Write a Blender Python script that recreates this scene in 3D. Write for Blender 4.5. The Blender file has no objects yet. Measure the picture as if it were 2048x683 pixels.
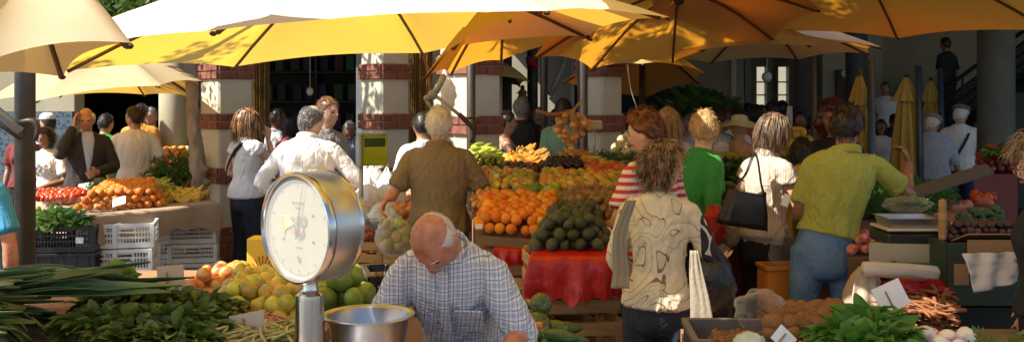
import bpy, bmesh, math, random
import numpy as np
from mathutils import Vector, Matrix, Euler, noise
R = math.radians
random.seed(7)
scene = bpy.context.scene
COL = scene.collection

# ------------------------------------------------------------------ camera, sky, sun, exposure
cd = bpy.data.cameras.new('camera'); cam = bpy.data.objects.new('camera', cd); COL.objects.link(cam)
cam.location = (0, 0, 1.75); cam.rotation_euler = (R(90), 0, 0)
cd.sensor_width = 36; cd.lens = 36*2000/2048; cd.shift_y = -(341.5-205)/2048
cd.clip_start = .05; cd.clip_end = 500
scene.camera = cam
SUN = Vector((-.88, -.38, 1.0)).normalized()          # towards the sun
elev = math.asin(SUN.z); az = math.atan2(SUN.x, SUN.y)
w = bpy.data.worlds.new('World'); scene.world = w; w.use_nodes = True
nt = w.node_tree; sky = nt.nodes.new('ShaderNodeTexSky'); sky.sky_type = 'NISHITA'; sky.sun_disc = False
sky.sun_elevation = elev; sky.sun_rotation = az
bg = nt.nodes['Background']; bg.inputs[1].default_value = .10; nt.links.new(sky.outputs[0], bg.inputs[0])
sd = bpy.data.lights.new('sun', 'SUN'); sd.energy = 5.0; sd.angle = R(.5); sd.color = (1, .94, .84)
so = bpy.data.objects.new('sun', sd); COL.objects.link(so); so.rotation_euler = SUN.to_track_quat('Z', 'Y').to_euler()
scene.view_settings.view_transform = 'Standard'; scene.view_settings.look = 'None'
scene.view_settings.gamma = 1; scene.view_settings.use_curve_mapping = False
scene.view_settings.exposure = 1.12
cy = scene.cycles
cy.max_bounces = 8; cy.diffuse_bounces = 4; cy.transparent_max_bounces = 10; cy.use_denoising = True
cy.sample_clamp_indirect = 8

def at(px, py, d): return Vector(((px-1024)/2000*d, d, 1.75-(py-205)/2000*d))
def X(px, d): return (px-1024)/2000*d
def Z(py, d): return 1.75-(py-205)/2000*d

# ------------------------------------------------------------------ materials
MATS = {}
def N(nt, t, **k):
    n = nt.nodes.new(t)
    for a, b in k.items():
        if isinstance(a, str) and hasattr(n, a): setattr(n, a, b)
    return n
def mat(name, col, rough=.6, col2=None, scale=8, metal=0, bump=0, bscale=60, rnd=0, hue=0, trans=0, coord='Object',
        stretch=None, spec=.5, alpha=1, sss=0, detail=4, sharp=None, coat=0, tcol=None):
    if name in MATS: return MATS[name]
    m = bpy.data.materials.new(name); m.use_nodes = True; MATS[name] = m
    nt = m.node_tree; L = nt.links; b = nt.nodes['Principled BSDF']
    b.inputs['Roughness'].default_value = rough; b.inputs['Metallic'].default_value = metal
    b.inputs['Specular IOR Level'].default_value = spec
    if coat: b.inputs['Coat Weight'].default_value = coat
    tc = N(nt, 'ShaderNodeTexCoord'); mp = N(nt, 'ShaderNodeMapping'); L.new(tc.outputs[coord], mp.inputs[0])
    if stretch: mp.inputs['Scale'].default_value = stretch
    cur = N(nt, 'ShaderNodeRGB'); cur.outputs[0].default_value = (*col, 1); cur = cur.outputs[0]
    if col2:
        nz = N(nt, 'ShaderNodeTexNoise'); nz.inputs['Scale'].default_value = scale; nz.inputs['Detail'].default_value = detail
        L.new(mp.outputs[0], nz.inputs[0])
        rp = N(nt, 'ShaderNodeValToRGB'); lo, hi = (sharp or (.35, .65))
        rp.color_ramp.elements[0].position = lo; rp.color_ramp.elements[1].position = hi
        rp.color_ramp.elements[0].color = (*col, 1); rp.color_ramp.elements[1].color = (*col2, 1)
        L.new(nz.outputs[0], rp.inputs[0]); cur = rp.outputs[0]
    if rnd or hue:
        oi = N(nt, 'ShaderNodeObjectInfo'); hs = N(nt, 'ShaderNodeHueSaturation')
        mr = N(nt, 'ShaderNodeMapRange'); mr.inputs[3].default_value = 1-rnd; mr.inputs[4].default_value = 1+rnd
        L.new(oi.outputs['Random'], mr.inputs[0]); L.new(mr.outputs[0], hs.inputs['Value'])
        if hue:
            m7 = N(nt, 'ShaderNodeMath', operation='MULTIPLY'); m7.inputs[1].default_value = 7.31; L.new(oi.outputs['Random'], m7.inputs[0])
            fr = N(nt, 'ShaderNodeMath', operation='FRACT'); L.new(m7.outputs[0], fr.inputs[0])
            m2 = N(nt, 'ShaderNodeMapRange'); m2.inputs[3].default_value = .5-hue; m2.inputs[4].default_value = .5+hue
            L.new(fr.outputs[0], m2.inputs[0]); L.new(m2.outputs[0], hs.inputs['Hue'])
        L.new(cur, hs.inputs['Color']); cur = hs.outputs[0]
    L.new(cur, b.inputs['Base Color'])
    if sss: b.inputs['Subsurface Weight'].default_value = sss; b.inputs['Subsurface Radius'].default_value = (.012, .004, .002)
    if bump:
        nb = N(nt, 'ShaderNodeTexNoise'); nb.inputs['Scale'].default_value = bscale; nb.inputs['Detail'].default_value = 3
        L.new(mp.outputs[0], nb.inputs[0]); bp = N(nt, 'ShaderNodeBump'); bp.inputs['Strength'].default_value = bump
        bp.inputs['Distance'].default_value = .01; L.new(nb.outputs[0], bp.inputs['Height']); L.new(bp.outputs[0], b.inputs['Normal'])
    out = nt.nodes['Material Output']; sh = b.outputs[0]
    if trans:
        t = N(nt, 'ShaderNodeBsdfTranslucent'); mx = N(nt, 'ShaderNodeMixShader'); mx.inputs[0].default_value = trans
        if tcol: t.inputs[0].default_value = (*tcol, 1)
        else: L.new(cur, t.inputs[0])
        L.new(sh, mx.inputs[1]); L.new(t.outputs[0], mx.inputs[2]); sh = mx.outputs[0]
    if alpha < 1:
        t = N(nt, 'ShaderNodeBsdfTransparent'); mx = N(nt, 'ShaderNodeMixShader')
        lw = N(nt, 'ShaderNodeLayerWeight'); lw.inputs[0].default_value = .35
        mr = N(nt, 'ShaderNodeMapRange'); mr.inputs[3].default_value = alpha; mr.inputs[4].default_value = min(1, alpha+.55)
        L.new(lw.outputs['Facing'], mr.inputs[0]); L.new(mr.outputs[0], mx.inputs[0])
        L.new(t.outputs[0], mx.inputs[1]); L.new(sh, mx.inputs[2]); sh = mx.outputs[0]
    L.new(sh, out.inputs[0])
    return m
def expr_mat(name, build, rough=.75, bump=.3, bscale=90, trans=0):
    """fabric whose colour socket is made by build(nt, coordinate socket)"""
    if name in MATS: return MATS[name]
    m = bpy.data.materials.new(name); m.use_nodes = True; MATS[name] = m
    nt = m.node_tree; b = nt.nodes['Principled BSDF']; b.inputs['Roughness'].default_value = rough
    tc = N(nt, 'ShaderNodeTexCoord'); nt.links.new(build(nt, tc.outputs['Object']), b.inputs['Base Color'])
    nb = N(nt, 'ShaderNodeTexNoise'); nb.inputs['Scale'].default_value = bscale; nt.links.new(tc.outputs['Object'], nb.inputs[0])
    bp = N(nt, 'ShaderNodeBump'); bp.inputs['Strength'].default_value = bump; bp.inputs['Distance'].default_value = .004
    nt.links.new(nb.outputs[0], bp.inputs['Height']); nt.links.new(bp.outputs[0], b.inputs['Normal'])
    return m
def wrinkle(m, strength=.55, scale=11):
    nt = m.node_tree; b = nt.nodes['Principled BSDF']; tc = N(nt, 'ShaderNodeTexCoord'); mp = N(nt, 'ShaderNodeMapping'); mp.inputs['Scale'].default_value = (1, 1, .45); mp.inputs['Rotation'].default_value = (0, .35, 0)
    nz = N(nt, 'ShaderNodeTexNoise'); nz.inputs['Scale'].default_value = scale; nz.inputs['Detail'].default_value = 3; nz.inputs['Distortion'].default_value = 1.6
    nt.links.new(tc.outputs['Object'], mp.inputs[0]); nt.links.new(mp.outputs[0], nz.inputs[0])
    ab = N(nt, 'ShaderNodeMath', operation='ABSOLUTE'); su = N(nt, 'ShaderNodeMath', operation='SUBTRACT'); su.inputs[1].default_value = .5; nt.links.new(nz.outputs[0], su.inputs[0]); nt.links.new(su.outputs[0], ab.inputs[0])
    bp = N(nt, 'ShaderNodeBump'); bp.inputs['Strength'].default_value = strength; bp.inputs['Distance'].default_value = .05; bp.invert = True; nt.links.new(ab.outputs[0], bp.inputs['Height'])
    if b.inputs['Normal'].links: nt.links.new(b.inputs['Normal'].links[0].from_socket, bp.inputs['Normal'])
    nt.links.new(bp.outputs[0], b.inputs['Normal']); return m
def MA(nt, op, a, b=None, c=None):
    n = N(nt, 'ShaderNodeMath', operation=op)
    for i, v in enumerate((a, b, c)):
        if v is None: continue
        if isinstance(v, (int, float)): n.inputs[i].default_value = v
        else: nt.links.new(v, n.inputs[i])
    return n.outputs[0]
def MIX(nt, f, a, b):
    n = N(nt, 'ShaderNodeMix', data_type='RGBA')
    if isinstance(f, (int, float)): n.inputs[0].default_value = f
    else: nt.links.new(f, n.inputs[0])
    for i, v in ((6, a), (7, b)):
        if isinstance(v, tuple): n.inputs[i].default_value = (*v, 1)
        else: nt.links.new(v, n.inputs[i])
    return n.outputs[2]
def line(nt, v, per, wd, off=0):   # 1 on a stripe
    f = MA(nt, 'FRACT', MA(nt, 'ADD', MA(nt, 'DIVIDE', v, per), 10.0+off))
    return MA(nt, 'LESS_THAN', f, wd)
def checks(name, base, stripe, stripe2, per=.045):
    return wrinkle(checks_(name, base, stripe, stripe2, per))
def checks_(name, base, stripe, stripe2, per=.045):
    def b(nt, co):
        s = N(nt, 'ShaderNodeSeparateXYZ'); nt.links.new(co, s.inputs[0]); x, y, z = s.outputs
        u = MA(nt, 'ADD', x, MA(nt, 'MULTIPLY', y, .35)); v = MA(nt, 'ADD', z, MA(nt, 'MULTIPLY', y, .3))
        wide = MA(nt, 'MULTIPLY', MA(nt, 'ADD', line(nt, u, per, .42), line(nt, v, per, .42)), .38)
        c = MIX(nt, wide, base, stripe)
        thin = MA(nt, 'MULTIPLY', MA(nt, 'MAXIMUM', line(nt, u, per, .12, .35), line(nt, v, per, .1, .35)), .75)
        return MIX(nt, thin, c, stripe2)
    return expr_mat(name, b)
def stripes(name, a, b_, per, wd, axis=2):
    return wrinkle(stripes_(name, a, b_, per, wd, axis))
def stripes_(name, a, b_, per, wd, axis=2):
    def b(nt, co):
        s = N(nt, 'ShaderNodeSeparateXYZ'); nt.links.new(co, s.inputs[0])
        v = s.outputs[axis] if axis == 2 else MA(nt, 'ADD', s.outputs[0], MA(nt, 'MULTIPLY', s.outputs[1], .6))
        return MIX(nt, line(nt, v, per, wd), a, b_)
    return expr_mat(name, b)

# ------------------------------------------------------------------ object helpers
def setp(o, label=None, cat=None, group=None, kind=None):
    if label: o['label'] = label
    if cat: o['category'] = cat
    if group: o['group'] = group
    if kind: o['kind'] = kind
    return o
def link(name, me, parent=None, m=None, loc=None, rot=None):
    o = bpy.data.objects.new(name, me); COL.objects.link(o)
    if m and me is not None and not me.materials: me.materials.append(m)
    if parent: o.parent = parent
    if loc is not None: o.location = loc
    if rot is not None: o.rotation_euler = rot
    return o
def empty(name, loc=(0, 0, 0), rz=0, **k):
    o = link(name, None, loc=loc, rot=(0, 0, rz)); return setp(o, **k)
def fin(bm, name, m, parent=None, smooth=False, loc=None, rot=None, auto=None):
    bmesh.ops.recalc_face_normals(bm, faces=bm.faces)
    me = bpy.data.meshes.new(name); bm.to_mesh(me); bm.free()
    if smooth: me.polygons.foreach_set('use_smooth', [True]*len(me.polygons))
    if auto: me.set_sharp_from_angle(angle=R(auto)) if hasattr(me, 'set_sharp_from_angle') else None
    return link(name, me, parent, m, loc, rot)
def B(): return bmesh.new()
def box(bm, c, s, rot=None, bevel=0):
    mt = Matrix.Translation(c) @ ((rot.to_4x4() if rot is not None else Matrix())) @ Matrix.Diagonal((*s, 1))
    r = bmesh.ops.create_cube(bm, size=1, matrix=mt)
    if bevel:
        es = list({e for v in r['verts'] for e in v.link_edges})
        bmesh.ops.bevel(bm, geom=es, offset=bevel, segments=1, affect='EDGES')
    return r
def catmull(ps, sub):
    if sub <= 1 or len(ps) < 3: return ps
    a = [np.array([*p[0], *p[1:]], float) for p in ps]; a = [2*a[0]-a[1]]+a+[2*a[-1]-a[-2]]; out = []
    for i in range(1, len(a)-2):
        for k in range(sub):
            t = k/sub; p0, p1, p2, p3 = a[i-1], a[i], a[i+1], a[i+2]
            q = .5*((2*p1)+(-p0+p2)*t+(2*p0-5*p1+4*p2-p3)*t*t+(-p0+3*p1-3*p2+p3)*t**3)
            out.append(q)
    out.append(a[-2])
    return [(Vector(q[:3]), *[max(.0008, x) for x in q[3:]]) for q in out]
def tube(bm, secs, side=None, n=10, sub=3, cap=True, fn=None):
    """lofted closed tube through (centre, a, b) sections; a lies along the side vector"""
    secs = [(Vector(s[0]), s[1], s[2] if len(s) > 2 else s[1]) for s in secs]
    secs = catmull(secs, sub); rings = []; last = None
    for i, (c, a, b) in enumerate(secs):
        t = (secs[min(i+1, len(secs)-1)][0]-secs[max(i-1, 0)][0])
        if t.length < 1e-7: t = Vector((0, 0, 1))
        t.normalize()
        s = Vector(side) if side is not None else (last if last is not None else (Vector((1, 0, 0)) if abs(t.x) < .8 else Vector((0, 1, 0))))
        s = s-t*s.dot(t)
        if s.length < 1e-4: s = Vector((0, 1, 0))-t*t.y
        s.normalize(); last = s; o = t.cross(s)
        rings.append([bm.verts.new(c+s*(a*math.cos(2*math.pi*k/n))+o*(b*math.sin(2*math.pi*k/n))) for k in range(n)])
    for r0, r1 in zip(rings, rings[1:]):
        for k in range(n): bm.faces.new((r0[k], r0[(k+1) % n], r1[(k+1) % n], r1[k]))
    if cap:
        for ring, j, sgn in ((rings[0], 0, -1), (rings[-1], -1, 1)):
            c, a, b = secs[j]; j2 = 1 if j == 0 else -2
            t = (c-secs[j2][0]).normalized() if (c-secs[j2][0]).length > 1e-7 else Vector((0, 0, 1))
            v = bm.verts.new(c+t*min(a, b)*.45)
            for k in range(n):
                f = (ring[k], ring[(k+1) % n], v); bm.faces.new(f if sgn > 0 else f[::-1])
    return rings
def rod(bm, a, b, r, n=8): tube(bm, [(a, r), (b, r)], n=n, sub=1)
def ball(bm, c, r, rot=None, u=14, v=9):
    r = (r, r, r) if isinstance(r, (int, float)) else r
    mt = Matrix.Translation(c) @ (rot.to_4x4() if rot is not None else Matrix()) @ Matrix.Diagonal((*r, 1))
    return bmesh.ops.create_uvsphere(bm, u_segments=u, v_segments=v, radius=1, matrix=mt)
def lathe(bm, prof, n=24, mt=None):
    rings = []
    for r, z in prof: rings.append([bm.verts.new((r*math.cos(2*math.pi*k/n), r*math.sin(2*math.pi*k/n), z)) for k in range(n)])
    for a, b in zip(rings, rings[1:]):
        for k in range(n): bm.faces.new((a[k], a[(k+1) % n], b[(k+1) % n], b[k]))
    if mt is not None: bmesh.ops.transform(bm, matrix=mt, verts=[v for r in rings for v in r])
    return rings
def prism(bm, poly, z0, z1):
    lo = [bm.verts.new((x, y, z0)) for x, y in poly]; hi = [bm.verts.new((x, y, z1)) for x, y in poly]
    bm.faces.new(lo[::-1]); bm.faces.new(hi)
    for i in range(len(poly)): bm.faces.new((lo[i], lo[(i+1) % len(poly)], hi[(i+1) % len(poly)], hi[i]))
def copy_tree(o, parent=None):
    c = o.copy(); COL.objects.link(c); c.parent = parent
    for ch in KIDS.get(o, ()) if False else [x for x in o.children]: copy_tree(ch, c)
    return c
KIDS = {}
def noisify(me, amp, scale, seed=0, stretch=(1, 1, 1), ridged=True):
    vs = np.empty(len(me.vertices)*3); me.vertices.foreach_get('co', vs); vs = vs.reshape(-1, 3)
    ns = np.array([v.normal[:] for v in me.vertices]) if len(me.vertices) < 2000 else None
    if ns is None:
        ns = np.empty(len(me.vertices)*3, dtype=np.float32); me.vertex_normals.foreach_get('vector', ns); ns = ns.reshape(-1, 3)
    off = Vector((seed*3.7, seed*1.3, seed*2.1)); out = np.empty(len(vs)); st = np.array(stretch)*scale
    for i, p in enumerate(vs*st):
        q = Vector(p)+off; w_ = noise.noise(q*.6+Vector((5, 1, 2)))
        v = noise.noise(q+Vector((w_, w_, w_))*1.2)
        out[i] = (1-abs(v)*2.2)-.5 if ridged else v
    vs = vs+ns*(out*amp)[:, None]
    me.vertices.foreach_set('co', vs.reshape(-1)); me.update()
def bake(o, voxel, smooth=2):
    md = o.modifiers.new('r', 'REMESH'); md.mode = 'VOXEL'; md.voxel_size = voxel; md.use_smooth_shade = True
    if smooth: s = o.modifiers.new('s', 'SMOOTH'); s.iterations = smooth; s.factor = .5
    dg = bpy.context.evaluated_depsgraph_get(); dg.update()
    me = bpy.data.meshes.new_from_object(o.evaluated_get(dg)); old = o.data
    me.name = old.name; ms = list(old.materials); o.modifiers.clear(); o.data = me
    me.materials.clear()
    for m in ms: me.materials.append(m)
    me.polygons.foreach_set('use_smooth', [True]*len(me.polygons)); bpy.data.meshes.remove(old)
    return o
# ------------------------------------------------------------------ people
def ss(x, a, b):
    t = min(1, max(0, (x-a)/(b-a))); return t*t*(3-2*t)
def head_pt(x, y, z):
    """head surface for a unit direction; +y is the face, size in metres"""
    p = Vector((x*.076, y*.094, z*.118)); f = max(0, y)
    if z < 0:
        t = -z; p.x *= 1-.30*t*t; p.y *= (1-.10*t) if y > 0 else (1-.40*t)
        p.y += .012*ss(t, .5, .95)*(1 if y > -.2 else 0)
    g = lambda cx, cz, sx, sz: math.exp(-((x-cx)/sx)**2-((z-cz)/sz)**2)
    if y > 0:
        p.y += f*(.024*g(0, -.16, .11, .10)+.014*g(0, .02, .08, .16)-.011*(g(.36, .06, .17, .11)+g(-.36, .06, .17, .11))
                 + .006*g(0, .22, .5, .1)+.007*g(0, -.46, .2, .07)-.003*g(0, -.40, .2, .025)+.006*g(0, -.72, .22, .14))
    return p
def hair_mask(style, x, y, z):
    back = -.55 if style != 'bald' else -.45
    h = back+(.0-back)*ss(y, -.75, .05)+(.62)*ss(y, .05, .8)
    if style in ('bob', 'long', 'bushy'): h = min(h, -.9+1.45*ss(y, .05, .72))
    m = ss(z, h-.05, h+.10)
    if style in ('bald', 'thin'):
        k = ss(z, .40, .62) if style == 'bald' else ss(z, .62, .85)*ss(y, -.75, -.2)
        m *= 1-k*ss(y, -.85, -.35) if style == 'bald' else 1-.9*k
    return m
def add_hair(name, M, style, m, parent, thick, seed, nstr):
    bm = B(); bmesh.ops.create_uvsphere(bm, u_segments=36, v_segments=26, radius=1)
    rnd = random.Random(seed)
    for v in bm.verts:
        x, y, z = v.co; k = hair_mask(style, x, y, z); p = head_pt(x, y, z)
        nz = noise.noise(Vector((x*3+seed, y*3, z*3)))
        th = thick*(.9+.6*nz+.45*noise.noise(Vector((x*9, y*9+seed, z*9))))
        if style in ('bob', 'long', 'bushy'): th *= 1+.5*max(0, -z+.2)*(1 if y < .4 else .4)
        p += Vector((x, y, z))*(th*k-.006*(1-k)); v.co = p
        if style in ('bob', 'long') and z < -.2 and y < .3: v.co.z -= .03*k
    def strand(p, d, L, w_, curl, grav):
        pts = []; q = p.copy(); d = d.normalized()
        ph = rnd.random()*6.28; tt = rnd.random()
        for i in range(6):
            t = i/5; pts.append((q.copy(), w_*(1-t*.75), w_*.5*(1-t*.75)))
            d = (d+Vector((math.sin(ph+i*2.1), math.cos(ph+i*1.9), math.sin(ph*2+i))) * curl+Vector((0, 0, -grav))).normalized()
            q = q+d*(L/5)
            l_ = math.sqrt((q.x/.076)**2+(q.y/.094)**2+(q.z/.118)**2); lim = 1+thick*(.55+.7*tt)/.09
            if q.z > -.13 and l_ < lim: q = q*(lim/l_)
        tube(bm, pts, n=4, sub=1)
    n = 0
    while n < nstr:
        x, y, z = rnd.gauss(0, 1), rnd.gauss(0, 1), rnd.gauss(0, 1); l = math.sqrt(x*x+y*y+z*z); x, y, z = x/l, y/l, z/l
        if hair_mask(style, x, y, z) < .6: continue
        n += 1; p = head_pt(x, y, z)+Vector((x, y, z))*thick*.75
        if style in ('short', 'bald', 'thin'): 
            t_ = Vector((rnd.uniform(-.3, .3), -.5, -.8)); nn = Vector((x, y, z)); t_ -= nn*t_.dot(nn); strand(p, t_.normalized()+nn*.12, (.012 if style == 'bald' else .026)+.02*rnd.random()*(.4 if style == 'bald' else 1), .0018 if style == 'bald' else .0022, .08, .0)
        elif style == 'bushy': strand(p, Vector((x*.7, y*.7, z*.5-.5)), .05+.03*rnd.random(), .0032, .38, .22)
        elif style == 'bob': 
            t_ = Vector((0, -.15, -1)); nn = Vector((x, y, z)); t_ -= nn*t_.dot(nn); strand(p, t_.normalized()+nn*.05, .09+.06*rnd.random(), .0035, .05, .35)
        elif style == 'long': 
            t_ = Vector((0, -.3, -1)); nn = Vector((x, y, z)); t_ -= nn*t_.dot(nn); strand(p, t_.normalized()+nn*.03, .20+.14*rnd.random(), .0045, .07, .5)
    bmesh.ops.transform(bm, matrix=M, verts=bm.verts)
    return fin(bm, name, m, parent, smooth=True)
def hand(bm, w_, d, nrm, sgn, s, curl=.5):
    """palm, four fingers and a thumb; d along the hand, nrm out of the palm, sgn which side the thumb is on"""
    d = Vector(d).normalized(); nrm = Vector(nrm); nrm = (nrm-d*nrm.dot(d)); nrm = nrm.normalized() if nrm.length > 1e-3 else Vector((0, 0, 1))
    sd = d.cross(nrm)*sgn
    tube(bm, [(w_-d*.01*s, .026*s, .02*s), (w_+d*.035*s, .036*s, .017*s), (w_+d*.082*s, .042*s, .014*s)], side=sd, n=10, sub=2)
    for i, L in enumerate((.072, .082, .076, .058)):
        o = w_+d*.08*s+sd*((1.5-i)*.0225*s); q = o; dd = (d+sd*(1.5-i)*.09).normalized(); pts = [(o-d*.012*s, .0095*s)]
        for j, f in enumerate((.42, .33, .25)):
            dd = (dd*math.cos(curl*(.75+.25*j))+nrm*math.sin(curl*(.75+.25*j))).normalized()
            q = q+dd*L*f*s; pts.append((q, (.0088-.0009*j)*s))
        tube(bm, pts, n=7, sub=1)
    o = w_+d*.022*s+sd*.03*s; d1 = (d*.75+sd*.75+nrm*.25).normalized(); q1 = o+d1*.042*s; q2 = q1+(d*.95+sd*.1+nrm*.5).normalized()*.032*s
    tube(bm, [(o-sd*.014*s, .014*s), (q1, .0112*s), (q2, .0085*s)], n=7, sub=2)
SK = {'tan': ((.42, .20, .115), (.52, .27, .165)), 'light': ((.56, .31, .20), (.66, .40, .28)), 'red': ((.44, .15, .08), (.60, .27, .16)),
      'brown': ((.26, .115, .06), (.34, .165, .09)), 'dark': ((.14, .06, .035), (.19, .09, .05))}
def skin(k): return mat('skin_'+k, SK[k][0], .44, SK[k][1], scale=26, bump=.3, bscale=160, sss=.10, detail=8)
PCOUNT = [0]
def person(px, d, H, rot, label, group=None, sex='m', g=1.0, bend=0, twist=0, L=None, Rr=None, yaw=0, pitch=0, sk='tan', tilt=0,
           shirt=None, sleeve='short', hem=.90, collar=None, legs=None, leglen=1.0, hair='short', hairm=None, thick=.012,
           vox=.012, zb=0, glasses=False, stance=.10, curlL=.5, curlR=.5, shoe=None, nstr=None, skirt=False, fold=.006, shw=1.0, lean=(0, 0)):
    PCOUNT[0] += 1; seed = PCOUNT[0]
    s = H/1.70; fem = sex == 'f'; loose = .014
    Rb = Matrix.Rotation(-R(bend), 3, 'X') @ Matrix.Rotation(R(twist), 3, 'Z'); hip = Vector((0, 0, .93))
    def U(p):
        p = Vector(p)
        if p.z > .93: f = min(1, (p.z-.93)/.12); q = Rb @ (p-hip); p = (p-hip)*(1-f)+q*f+hip
        return Vector((p.x+lean[0]*max(0, p.z-.9), p.y+lean[1]*max(0, p.z-.9), p.z))*s
    sv = Rb @ Vector((1, 0, 0)); W = shw*(.93 if not fem else .87)
    if fem: prof = [(.80, .11, .09, 0), (.88, .175, .115, -.01), (.96, .17, .115, -.01), (1.06, .135, .10, 0), (1.16, .14, .105, .005), (1.26, .158, .12, .015), (1.34, .16, .105, .0), (1.41, .13, .075, -.01), (1.46, .06, .055, -.01)]
    else: prof = [(.80, .11, .09, 0), (.88, .16, .11, -.005), (.97, .165, .115, 0), (1.06, .157, .115, .005), (1.16, .165, .12, .005), (1.27, .183, .125, .005), (1.35, .188, .113, -.005), (1.415, .15, .08, -.012), (1.46, .065, .06, -.012)]
    def torso(bm, z0, z1, off, flare=0, n=22):
        P = []
        for z, a, b, yo in prof:
            if z < z0-.001 or z > z1+.001: continue
            gg = g if z < 1.3 else 1+(g-1)*.45
            fl = flare*max(0, (1.06-z)/.2)
            P.append((U((0, yo*gg, z)), (a*gg*W+off+fl)*s, (b*gg+off*.9+fl)*s))
        if P and abs(z0-prof[0][0]) > .01 and z0 not in [q[0] for q in prof]:
            a, b, yo = [float(np.interp(z0, [q[0] for q in prof], [q[i] for q in prof])) for i in (1, 2, 3)]
            fl = flare*max(0, (1.06-z0)/.2); P.insert(0, (U((0, yo, z0)), (a*g*W+off+fl)*s, (b*g+off*.9+fl)*s))
        tube(bm, P, side=sv, n=n, sub=3)
    sh = [U((-.172*W*(1+(g-1)*.4), -.005, 1.382)), U((.172*W*(1+(g-1)*.4), -.005, 1.382))]
    if tilt: sh[0].z += tilt; sh[1].z -= tilt
    arms = []
    for i, (spec, sx) in enumerate(((L, -1), (Rr, 1))):
        if spec is None: spec = (U((sx*.235*W, -.03, 1.12)), U((sx*.245*W, .06, .885)))
        else: spec = (Vector(spec[0])*s, Vector(spec[1])*s, *spec[2:])
        arms.append(spec)
    root = B()
    torso(root, .80, 1.47, 0)
    if fem:
        for sx in (-1, 1): ball(root, U((sx*.065, .085, 1.245)), (.062*s*g, .058*s*g, .062*s*g), u=12, v=8)
    tube(root, [(U((0, -.012, 1.40)), .062*s, .062*s), (U((0, -.003, 1.47)), .053*s*(.9 if fem else 1.06), .055*s), (U((0, .012, 1.53)), .052*s, .056*s)], side=sv, n=14)
    Mh = Matrix.Rotation(R(yaw), 3, 'Z') @ Matrix.Rotation(-R(pitch+bend*.75), 3, 'X')
    nb = U((0, .01, 1.50)); hc = nb+Mh @ Vector((0, .012, .085))*s
    M4 = Matrix.Translation(hc) @ Mh.to_4x4() @ Matrix.Diagonal((s*.98, s*.98, s*.98, 1))
    hb = bmesh.ops.create_uvsphere(root, u_segments=40, v_segments=30, radius=1)['verts']
    for v in hb: v.co = M4 @ head_pt(*v.co)
    for sx in (-1, 1):
        ball(root, M4 @ Vector((sx*.077, -.008, -.012)), (.009*s, .019*s, .031*s), rot=Mh @ Matrix.Rotation(sx*.35, 3, 'Z'), u=10, v=8)
    tube(root, [(hc+Mh @ Vector((0, -.02, -.05))*s, .055*s, .06*s), (U((0, 0, 1.46)), .054*s, .054*s)], n=12)
    for i, sx in ((0, -1), (1, 1)):
        e, wv = arms[i][0], arms[i][1]; f = .9 if fem else 1
        inn = sh[i]-sv*sx*.05*s
        tube(root, [(inn, .050*s*f), (sh[i]+(e-sh[i])*.06, .050*s*f), (sh[i].lerp(e, .45), .044*s*f*(1+(g-1)*.3)), (e, .037*s*f), (e.lerp(wv, .3), .039*s*f), (wv, .027*s*f, .024*s*f)], n=12)
        hd = arms[i][2] if len(arms[i]) > 2 else (wv-e); hn = arms[i][3] if len(arms[i]) > 3 else (-sx, .25, 0)
        hand(root, wv, hd, hn, sx if len(arms[i]) < 5 else arms[i][4], s*(.92 if fem else 1), curlL if i == 0 else curlR)
    hipx = .088
    lg = []
    for sx in (-1, 1):
        hp = Vector((sx*hipx, 0, .88))*s; kn = Vector((sx*(hipx*.3+stance*.7), .015, .47))*s; an = Vector((sx*stance, -.02, .085))*s
        lg.append((hp, kn, an)); gl = 1+(g-1)*.6
        tube(root, [(hp+Vector((0, 0, .04))*s, .085*s*gl), (hp.lerp(kn, .3), .080*s*gl), (kn, .052*s), (kn.lerp(an, .35), .054*s), (an, .036*s)], n=12)
        tube(root, [(an+Vector((0, -.03, -.03))*s, .035*s), (an+Vector((0, .05, -.05))*s, .042*s, .03*s), (an+Vector((0, .15, -.062))*s, .038*s, .02*s)], side=(1, 0, 0), n=10)
    x = X(px, d); o = fin(root, 'person', skin(sk)); bake(o, vox, 2)
    o.location = (x, d, zb); o.rotation_euler = (0, 0, R(rot)); setp(o, label, 'person', group)
    if shirt:
        bm = B(); torso(bm, hem, 1.47 if sleeve != 'none' else 1.40, loose, flare=.035)
        if fem:
            for sx in (-1, 1): ball(bm, U((sx*.06, .088, 1.245)), (.072*s*g, .066*s*g, .075*s*g), u=12, v=8)
        if not fem or g > 1.1: ball(bm, U((0, .028*g, 1.06)), (.14*s*g*W, .108*s*g, .14*s), u=14, v=10)
        for i, sx in ((0, -1), (1, 1)):
            e, wv = arms[i][0], arms[i][1]; f = .9 if fem else 1; q = .014*s
            P = [(sh[i]-sv*sx*.06*s, .052*s*f+q*.5), (sh[i]+(e-sh[i])*.05+Vector((0, 0, -.002)), .053*s*f+q*.5)]
            if sleeve == 'short': P += [(sh[i].lerp(e, .4), .050*s*f+q), (sh[i].lerp(e, .78), .050*s*f+q*1.6)]
            elif sleeve == 'cap': P += [(sh[i].lerp(e, .34), .052*s*f+q*1.3)]
            elif sleeve == 'long': P += [(sh[i].lerp(e, .5), .047*s*f+q), (e, .041*s*f+q), (e.lerp(wv, .5), .040*s*f+q), (e.lerp(wv, .94), .031*s*f+q)]
            elif sleeve == 'half': P += [(sh[i].lerp(e, .5), .050*s*f+q), (e, .044*s*f+q*1.3), (e.lerp(wv, .12), .043*s*f+q*1.5)]
            if sleeve != 'none': tube(bm, P, n=14)
        so_ = fin(bm, 'shirt' if not skirt or True else 'dress', shirt, o); bake(so_, max(.008, vox*1.15), 3)
        if len(so_.data.vertices) < 60000:
            noisify(so_.data, fold, 9, seed, (1.3, 1.3, .55))
            if vox < .01: noisify(so_.data, fold*.65, 22, seed+9, (1.2, 1.2, .6))
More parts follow.
